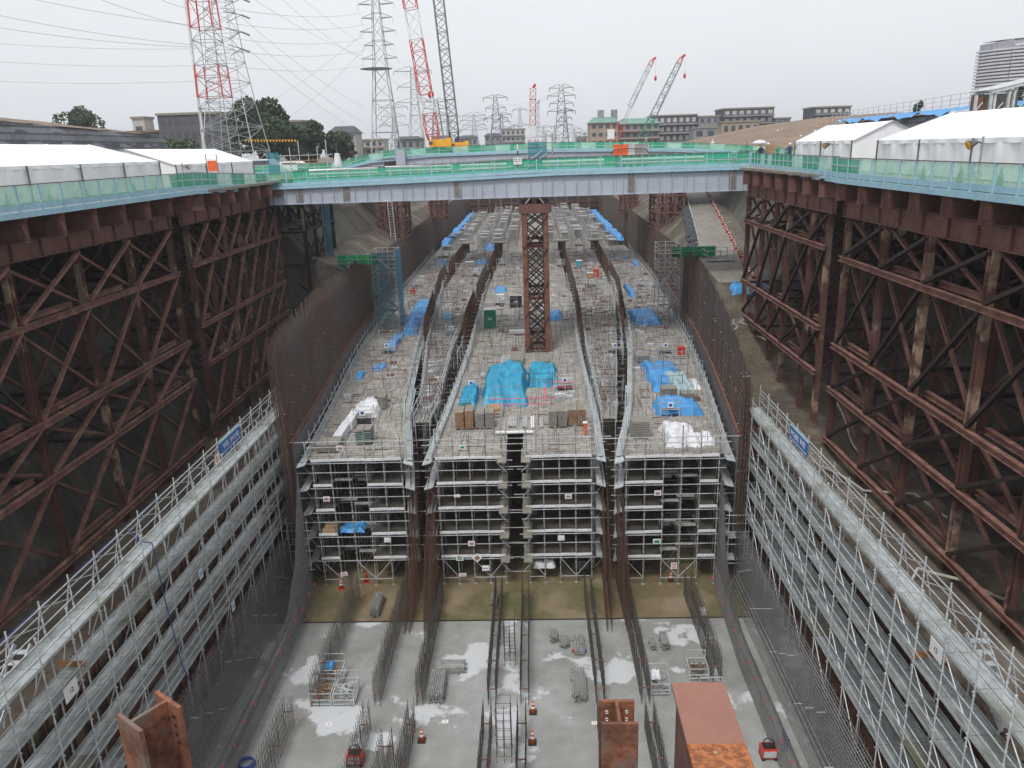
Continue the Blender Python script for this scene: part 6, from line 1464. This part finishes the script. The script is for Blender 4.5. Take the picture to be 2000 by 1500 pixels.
building('apartment_building', 'dark grey three storey block with white balconies behind the left tents', -87.5, -73.0, 190, 12, -.5, 12.2, 4, 8, 'brick_grey')
building('apartment_building', 'dark brown brick block behind the right edge of the big tree', -66.5, -62.3, 220, 10, -.5, 11.0, 4, 2, 'brick_grey')
building('apartment_building', 'orange brick building between the big tree and the next tree', -63.4, -59.8, 216, 9, -.5, 8.6, 3, 2, 'brick_or', bands='bld_pale')
building('house', 'pale house with dark sloping roof behind the second tree', -58, -50.5, 232, 9, -.5, 8.0, 3, 3, 'bld_pale', 2.0, rcol='bld_dark')
building('house', 'cluster house of pale pink render with small balconies by the very tall pylon', -52.5, -45, 245, 9, -.5, 5.9, 3, 4, 'bld_pale', bands='brick_tan')
building('house', 'low grey house behind the base of the very tall pylon', -44.5, -36, 262, 9, -.5, 6.2, 2, 4, 'bld_grey', 1.0, rcol='bld_dark')
building('house', 'white low house between the very tall pylon and the red crane', -34.5, -29, 280, 9, -.5, 6.9, 2, 3, 'bld_pale')
building('house', 'small grey house just left of the red crane base', -28.6, -23.4, 300, 9, -.5, 6.4, 2, 3, 'bld_grey', 1.0, rcol='bld_dark')
building('house', 'low dark roofed house right of the black crane', -36.5, -28, 410, 9, -.5, 8.4, 2, 4, 'bld_grey', 1.2, rcol='bld_dark')
building('apartment_building', 'pale grey flat roofed block with roof boxes left of the bridge middle', -15.2, -3.5, 400, 12, -.5, 11.2, 4, 5, 'bld_pale', bands='bld_grey')
building('house', 'grey house with stepped side behind the pale flat roofed block', -24.5, -16.3, 420, 12, -.5, 9.0, 3, 3, 'bld_grey', 1.4, rcol='bld_dark')
building('house', 'tiny pale house with balconies just left of the green roofed block', 21.5, 26.5, 395, 8, -.5, 6.3, 2, 3, 'brick_tan')
t = building('apartment_building', 'tan apartment block with green hipped roof right of the pylons', 18.5, 27.2, 260, 14, -.5, 9.2, 4, 4, 'brick_tan', 1.9, rcol='roof_green')
for x in (22.2, 26.5): MB().box(x-.9, x+.9, 264, 267, 9.5, 13.2).build('roof_box', 'bld_grey', t)
building('apartment_building', 'grey wing with long balconies attached right of the green roofed block', 27.3, 40.5, 262, 12, -.5, 8.6, 4, 6, 'bld_grey', 1.8, bands='brick_tan', rcol='roof_green')
building('apartment_building', 'dark terraced block with white balcony panels right of the green roof', 44, 60, 300, 14, -.5, 11.8, 4, 7, 'bld_dark', win='bld_pale', bands='bld_grey')
building('apartment_building', 'grey stepped end of the dark terraced block', 60.3, 67.5, 298, 14, -.5, 11.0, 4, 3, 'bld_grey')
building('house', 'plain light grey building at the left foot of the brown mound', 56, 67.8, 285, 8, -.5, 6.9, 2, 3, 'bld_grey')
building('apartment_building', 'second dark terraced block farther right on the brown mound', 69.5, 87.5, 300, 14, 3, 13.4, 4, 7, 'bld_dark', win='bld_pale', bands='bld_grey')
building('house', 'grey annex at the right end of the second dark terraced block', 87.8, 93, 298, 10, 3, 9.5, 2, 2, 'bld_grey')
building('apartment_building', 'third dark terraced block above the blue lined wall', 96, 108, 282, 12, 3, 12.2, 4, 5, 'bld_dark', win='bld_pale', bands='bld_grey')
building('house', 'low tan house with brown roof on top of the brown mound', 60.5, 72, 262, 8, 4, 8.0, 1, 5, 'brick_tan')
building('house', 'small white shed on the horizon between tree and dark block at left', -98.5, -95.5, 200, 5, 4, 12.2, 1, 1, 'bld_pale')
building('warehouse', 'long low brown roofed shed behind the left embankment', -106, -84, 196, 8, 4, 8.8, 1, 8, 'bld_dark', rcol='soil')
# curved tower block at the right
t = thing('tower_block', 'tall curved pale tower block with many horizontal balcony bands at the right edge', 'building', (185, 312, -.5))
def arc(r0, z): return [(199+r0*math.cos(a), 330+r0*math.sin(a)*.75) for a in np.linspace(R(180), R(300), 13)]
zt = lambda u: 31.5+4.6*math.sin(max(0, min(1, u))*math.pi/2)
nfl = 22
for k in range(nfl):
    z = 9+k*1.2; m = MB(); A, B = arc(26.5 if k < nfl-3 else 26.5-(k-nfl+3)*1.6, z), arc(24.8 if k < nfl-3 else 24-(k-nfl+3)*1.6, z)
    for i in range(12):
        pr = .7 if 4 <= i < 9 else 0; ax, ay = A[i]; bx, by = A[i+1]; cx_, cy_ = B[i+1]; dx_, dy_ = B[i]
        m.hexa([(ax, ay-pr, z), (bx, by-pr, z), (cx_, cy_, z), (dx_, dy_, z), (ax, ay-pr, z+.62), (bx, by-pr, z+.62), (cx_, cy_, z+.62), (dx_, dy_, z+.62)])
    m.build('balcony_band', 'tower_w', t)
for i in range(0, 12, 2):
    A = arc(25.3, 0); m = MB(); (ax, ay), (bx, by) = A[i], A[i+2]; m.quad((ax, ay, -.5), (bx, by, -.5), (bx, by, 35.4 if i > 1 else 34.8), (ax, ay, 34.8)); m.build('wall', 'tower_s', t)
m = MB(); A = arc(25, 0)
m.poly([(p[0], p[1], 35.5) for p in A]); m.build('roof', 'tower_w', t)
m = MB().grid(lambda u, v: (179+u*30, 322-u*14+v*9, 35.0+2.6*math.sin(u*1.7)*(1-v*.15)), 14, 2); m.build('roof_fin', 'tower_w', t)
# frame shed with crates at the right
t = thing('open_shed', 'grey steel frame shed with brown boards in front of the curved tower', 'shed', (62, 86, 4))
for u in (1905, 1934, 1941, 1968, 1978, 2004): p = PY(u, 215, 84); q = PY(u, 186 if u < 1920 else 174, 84); MB().box(p[0]-.11, p[0]+.11, 84, 84.3, 0, q[2]).build('post', 'galv', t)
a, b = PY(1936, 180, 84), PY(2040, 154, 84); m = MB(); m.beam(a, b, .3, .3); m.beam((a[0], 87, a[2]+.1), (b[0], 87, b[2]+.1), .3, .3); m.hexa([(a[0], 83.8, a[2]+.16), (b[0], 83.8, b[2]+.16), (b[0], 88, b[2]+.26), (a[0], 88, a[2]+.26), (a[0], 83.8, a[2]+.22), (b[0], 83.8, b[2]+.22), (b[0], 88, b[2]+.32), (a[0], 88, a[2]+.32)]); m.build('roof', 'galv', t); MB().box(a[0]+.3, b[0], 88, 88.2, 3, a[2]).build('board_wall', 'ply', t); p = PY(1916, 190, 85.5); MB().box(p[0]-.5, p[0]+.5, 85.5, 86.4, 3, p[2]).build('brown_panel', 'rust_orange', t)
m = MB()
for u in (1905, 1945, 1985): p, q = PY(u, 216, 83.9), PY(u+14, 200, 83.9); m.beam(p, q, .08, .08)
m.build('brace', 'galv', t)
# ================================================================== embankments
def emb(name, label, P0, P1, mat, th=14):     # ridge from P0 to P1: each (x,y,z_top), wall face toward the pit
    m = MB(); n = 24; (x0, y0, z0), (x1, y1, z1) = P0, P1; s = 1 if x0 > 0 else -1
    rnd = random.Random(4)
    m.grid(lambda u, v: (x0+(x1-x0)*u+s*(v*1.6)+.15*math.sin(u*70+v*9), y0+(y1-y0)*u, -.6+(z0+(z1-z0)*u+.6)*v+.08*math.sin(u*90)), n*4, 8)
    return m
m = emb('', '', (-57, 50, 7.9), (-57, 128, 5.9), 'bag_wall'); o = m.build('sandbag_wall', 'bag_wall', None, False); tag(o, 'long wall of dark sandbags behind the left tents', 'retaining wall')
m = MB().grid(lambda u, v: (-58.3-v*42+.3*math.sin(u*30), 50+80*u+v*6, 7.8-2.0*u+(1.5*math.sin(min(1, v*14)*1.57))*(1-u*.5)), 30, 8); kind(m.build('earth_bank_west', 'soil'))
m = emb('', '', (52, 95, 4.6), (62, 168, 5.2), 'bag_wall'); o = m.build('sandbag_wall', 'bag_wall'); tag(o, 'long wall of dark sandbags below the blue sheets on the right', 'retaining wall')
m = MB().grid(lambda u, v: (53+10*u+v*60, 80+90*u, 4.7+.7*u+v*.6), 10, 3); kind(m.build('earth_bank_east', 'soil'))
m = MB().grid(lambda u, v: (51.8+10.4*u-.5+v*1.9, 82+88*u, (5.45+.35*u-(1-v)*(.7+.25*math.sin(u*40)+.15*math.sin(u*97)))+.06*math.sin(u*160+v*4)), 90, 5); one(m, 'tarpaulin', 'tarp2', 'long blue sheet hanging over the top of the right sandbag wall', 'tarpaulin', smooth=True)
m = MB(); rnd = random.Random(6)
for k in range(120):
    f = rnd.random()*.28; m.lathe((52.0+10*f-.3-rnd.random()*.6, 80+88*f, 2.4+rnd.random()*1.9), [(.35, 0), (.5, .35), (.25, .7)], 6)
kind(tag(m.build('green_sandbags', 'green'), 'heap of green sandbags on the right wall by the frame shed', 'sandbags'), 'stuff')
t = thing('mesh_fence', 'thin wire fence on top of the right bank above the blue sheet', 'fence', (58, 90, 5.5))
for k in range(30): f = k/29; MB().tube((54+10.5*f, 86+92*f, 5.3), (54+10.5*f, 86+92*f, 7.3), .05, 4).build('post', 'galv', t)
for z in (6.0, 6.6, 7.25): MB().tube((54, 86, z), (64.5, 178, z), .03, 3).build('rail', 'galv', t)
m = MB()     # brown mound (right)
def mound(u, v):
    x = 36+64*u; y = 172+v*60; top = 1.0+6.8*(math.sin(min(1, u*1.25)*1.57)); return (x, y, -.6+(top+.6)*min(1, v*1.6)**.8+.12*math.sin(u*23+v*11))
kind(MB().grid(mound, 40, 14).build('earth_mound', 'soil', None, True))
m = MB(); rnd = random.Random(2)
for k in range(14):
    u = rnd.uniform(.1, .8); v = rnd.uniform(.15, .5); p = mound(u, v); m.lathe(p, [(.22, -.1), (.3, .1), (.1, .3)], 6)
kind(tag(m.build('white_bags', 'tarp_w'), 'scattered white bags on the brown mound', 'bags'), 'stuff')
# ================================================================== trees
def tree(label, x, y, zb, h, w, mat='crown', n=2600, seed=0, cat='tree', leaf=.42):
    t = thing('broadleaf_tree', label, cat, (x, y, zb)); rnd = random.Random(seed); m = MB(); m.tube((x, y, zb), (x+.2, y, zb+h*.5), w*.035, 7, w*.02)
    C = []
    for k in range(17):
        a = rnd.uniform(0, 6.28); f = rnd.random()**.6; hz = rnd.uniform(.22, .86); sp = math.sin(min(1, (1.12-hz)*1.5)*1.57)
        c = (x+math.cos(a)*f*w*.36*sp, y+math.sin(a)*f*w*.36*sp, zb+h*hz); C.append((c, w*rnd.uniform(.13, .22)))
        m.tube((x+.1, y, zb+h*.3), c, w*.012, 4, w*.004)
    m.build('trunk', 'bark', t); m = MB()
    for c, r in C:
        for q in range(n//17):
            d = Vector((rnd.gauss(0, 1), rnd.gauss(0, 1), rnd.gauss(0, 1))).normalized()*r*rnd.uniform(.75, 1.08); p = Vector(c)+Vector((d.x, d.y, d.z*.8))
            a = Vector((rnd.uniform(-1, 1), rnd.uniform(-1, 1), rnd.uniform(-1, 1))).normalized(); b = a.cross(Vector((rnd.uniform(-1, 1), rnd.uniform(-1, 1), rnd.uniform(-1, 1)))).normalized(); s = leaf*rnd.uniform(.6, 1.3)
            m.quad(p-a*s, p-b*s*.6, p+a*s, p+b*s*.6)
    m.build('crown', mat, t); return t
tree('large dark green tree behind the big pylon base', -54.0, 160, 0, 13.4, 16, 'crown', 9000, 1, leaf=.38)
tree('dark tree leaning against the right of the large tree', -49.5, 163, 0, 9.6, 9.5, 'crown', 4800, 2, leaf=.36)
tree('ragged green tree between orange building and pale house', -45.5, 168, 0, 9.4, 8, 'crown', 4500, 3, leaf=.34)
tree('lower rounded tree right of the ragged tree', -41.0, 170, 0, 6.8, 8.5, 'crown', 4200, 4, leaf=.34)
tree('round tree alone on the horizon at the far left', -111.5, 200, 3, 12.3, 13, 'crown', 5600, 5, leaf=.4)
tree('small light green shrub tree in front of the dark grey block', -66, 150, 1, 4.8, 9, 'crown2', 1600, 6, leaf=.34)
tree('small young tree by the wire fence on the right bank', 55.6, 96, 5.2, 2.2, 1.5, 'crown', 300, 7, leaf=.2)
tree('second small young tree along the wire fence on the right bank', 56.7, 106, 5.2, 1.9, 1.6, 'crown', 300, 8, leaf=.2)
tree('third small young tree farthest along the wire fence', 59.3, 128, 5.2, 2.2, 2.0, 'crown', 300, 9, leaf=.2)
# bunting
m = MB(); P = [PY(u, 273, 128) for u in range(480, 578, 6)]
for i, p in enumerate(P): m.poly([(p[0]-.18, p[1], p[2]), (p[0]+.18, p[1], p[2]), (p[0], p[1], p[2]-.4)])
m.path([(p[0], p[1], p[2]) for p in P], .02, 3); one(m, 'bunting', 'yellow', 'string of small yellow pennants before the large tree', 'bunting')
# ================================================================== people
def person_mesh(seed=0):
    me = bpy.data.meshes.new('body'); J = [(0, 0, .92), (0, 0, 1.12), (0, 0, 1.38), (0, 0, 1.5), (0, -.01, 1.6), (0, 0, 1.72), (-.19, 0, 1.4), (-.27, -.02, 1.14), (-.22, -.2, 1.0), (.19, 0, 1.4), (.27, -.02, 1.14), (.22, -.2, 1.0), (-.1, 0, .88), (-.12, -.02, .48), (-.12, .02, .08), (-.12, -.14, .04), (.1, 0, .88), (.12, -.02, .48), (.12, .02, .08), (.12, -.14, .04)]
    E_ = [(0, 1), (1, 2), (2, 3), (3, 4), (4, 5), (2, 6), (6, 7), (7, 8), (2, 9), (9, 10), (10, 11), (0, 12), (12, 13), (13, 14), (14, 15), (0, 16), (16, 17), (17, 18), (18, 19)]
    Rr = [.15, .14, .15, .06, .09, .085, .075, .055, .04, .075, .055, .04, .1, .075, .05, .045, .1, .075, .05, .045]
    me.from_pydata(J, E_, []); o = bpy.data.objects.new('tmp', me); sc.collection.objects.link(o); o.modifiers.new('s', 'SKIN'); o.modifiers.new('ss', 'SUBSURF').levels = 2
    for v, r in zip(me.skin_vertices[0].data, Rr): v.radius = (r, r*.85)
    me.skin_vertices[0].data[0].use_root = True
    dg = bpy.context.evaluated_depsgraph_get(); out = bpy.data.meshes.new_from_object(o.evaluated_get(dg)); bpy.data.objects.remove(o); return out
PM = person_mesh()
def person(label, x, y, z, jacket, trousers='navy', helmet='white', umb=None, rz=0, s=1.0):
    t = thing('person', label, 'person', (x, y, z)); me = PM.copy(); me.materials.clear()
    for k in ('skin', jacket, trousers, 'black'): me.materials.append(M[k])
    for p in me.polygons:
        c = p.center; p.use_smooth = True
        p.material_index = 3 if c.z < .1 else 2 if c.z < .95 and abs(c.x) < .2 else 0 if (c.z > 1.5 or (c.y < -.17 and c.z > .9)) else 1
    o = bpy.data.objects.new('body', me); sc.collection.objects.link(o); o.parent = t
    h = MB().lathe((0, 0, 1.68), [(.15, 0), (.125, .02), (.12, .07), (.07, .13), (.01, .15)], 12)
    h.v = [tuple(v) for v in h.v]; ho = h.build('helmet', helmet, None, True); ho.parent = t
    t.rotation_euler = (0, 0, rz); t.scale = (s, s, s)
    if umb:
        u = thing('umbrella', 'pale cream umbrella held up by the person in navy at the bridge end', 'umbrella', (x-.2, y-.1, z+1.0)); MB().lathe((x-.2, y-.1, z+2.0), [(.75, -.12), (.6, .03), (.35, .14), (.03, .2)], 10).build('canopy', 'tarp_w', u, True); MB().tube((x-.2, y-.1, z+1.0), (x-.2, y-.1, z+2.15), .015, 5).build('shaft', 'pole', u)
person('person in navy jacket under a pale umbrella at the right end of the grey bridge', PY(1486, 300, 76.5)[0], 76.5, 0, 'navy', umb=True)
person('person in pale coat and white helmet behind an orange crate near the right bridge end', PY(1500, 290, 79)[0], 79, 0.1, 'wood')
p = PY(1505, 285, 78.2); t = thing('orange_crate', 'tan orange crate on a cart beside the people at the right bridge end', 'crate', (p[0], 78.2, 0)); MB().cbox(p[0], 78.2, .9, .75, .6, .85).build('box', 'wood', t); MB().cbox(p[0], 78.2, .3, .8, .7, .1).build('platform', 'galv', t)
for dx in (-.3, .3): MB().tube((p[0]+dx, 78.2, .3), (p[0]+dx, 78.2, .95), .03, 5).build('post', 'galv', t)
person('person in white helmet on the farther bridge right of the green crane', PY(1392, 276, 132)[0], 132, fz(28), 'white')
person('person in dark helmet and jacket on the farther bridge near its right end', PY(1459, 280, 131)[0], 131, fz(36), 'navy', helmet='navy')
person('person in light jacket on the farther bridge beside the green crane foot', PY(1262, 270, 130)[0], 130, fz(18), 'wood')
p = PY(1543, 285, 84); person('person in white hood on the right yard near the shorter tent', p[0], 84, 0, 'navy', helmet='white')
# small white vans / cars in the left yard
def van(label, x, y, l=4.2, h=1.9, col='white'):
    t = thing('parked_van', label, 'van', (x, y, 0)); m = MB(); pr = [(-l/2, .35), (l/2, .35), (l/2, .9), (l/2-.5, 1.15), (l/2-1.2, h), (-l/2+.1, h), (-l/2, 1.0)]
    n = len(pr); k = len(m.v)
    for s in (-.85, .85): m.v += [(x+a, y+s, b) for a, b in pr]
    m.f += [tuple(range(n-1, -1, -1)), tuple(range(n, 2*n))]+[(i, (i+1) % n, n+(i+1) % n, n+i) for i in range(n)]
    m.build('body', col, t); MB().box(x-l/2+.4, x+l/2-1.4, y-.87, y-.855, 1.15, h-.2).build('window', 'glass', t)
    for dx in (-l/2+.8, l/2-.9):
        for s in (-.88, .7): MB().tube((x+dx, y+s, .33), (x+dx, y+s+.18, .33), .33, 12).build('wheel', 'black', t)
van('white van behind the green yard fence left of the bridge', PY(520, 318, 108)[0], 108); van('white hatchback second behind the green yard fence', PY(575, 316, 110)[0], 110, 3.8, 1.5)
x, y, z = PY(659, 310, 98); t = thing('wrapped_light', 'white cloth wrapped light on a post behind the left part of the bridge', 'light', (x, y, -.1)); MB().tube((x, y, -.1), (x, y, 3.4), .05, 5).build('post', 'pole', t); MB().lathe((x, y, z-.9), [(.55, 0), (.5, .4), (.28, 1.5), (.2, 1.55)], 10).build('cloth', 'tarp_w', t)
# ================================================================== haze
m = MB().box(-1300, 1300, -60, 2300, -28, 62)
hz = m.build('haze', 'white'); kind(hz, 'stuff'); hm = bpy.data.materials.new('haze'); hm.use_nodes = True; n_ = hm.node_tree; n_.nodes.clear()
pv = n_.nodes.new('ShaderNodeVolumePrincipled'); pv.inputs['Color'].default_value = (.93, .95, 1, 1); pv.inputs['Density'].default_value = .00034; pv.inputs['Anisotropy'].default_value = .1
oo = n_.nodes.new('ShaderNodeOutputMaterial'); n_.links.new(pv.outputs[0], oo.inputs['Volume']); hz.data.materials.clear(); hz.data.materials.append(hm)
hz['label'] = 'thin grey mist filling the whole site'; hz['category'] = 'haze'
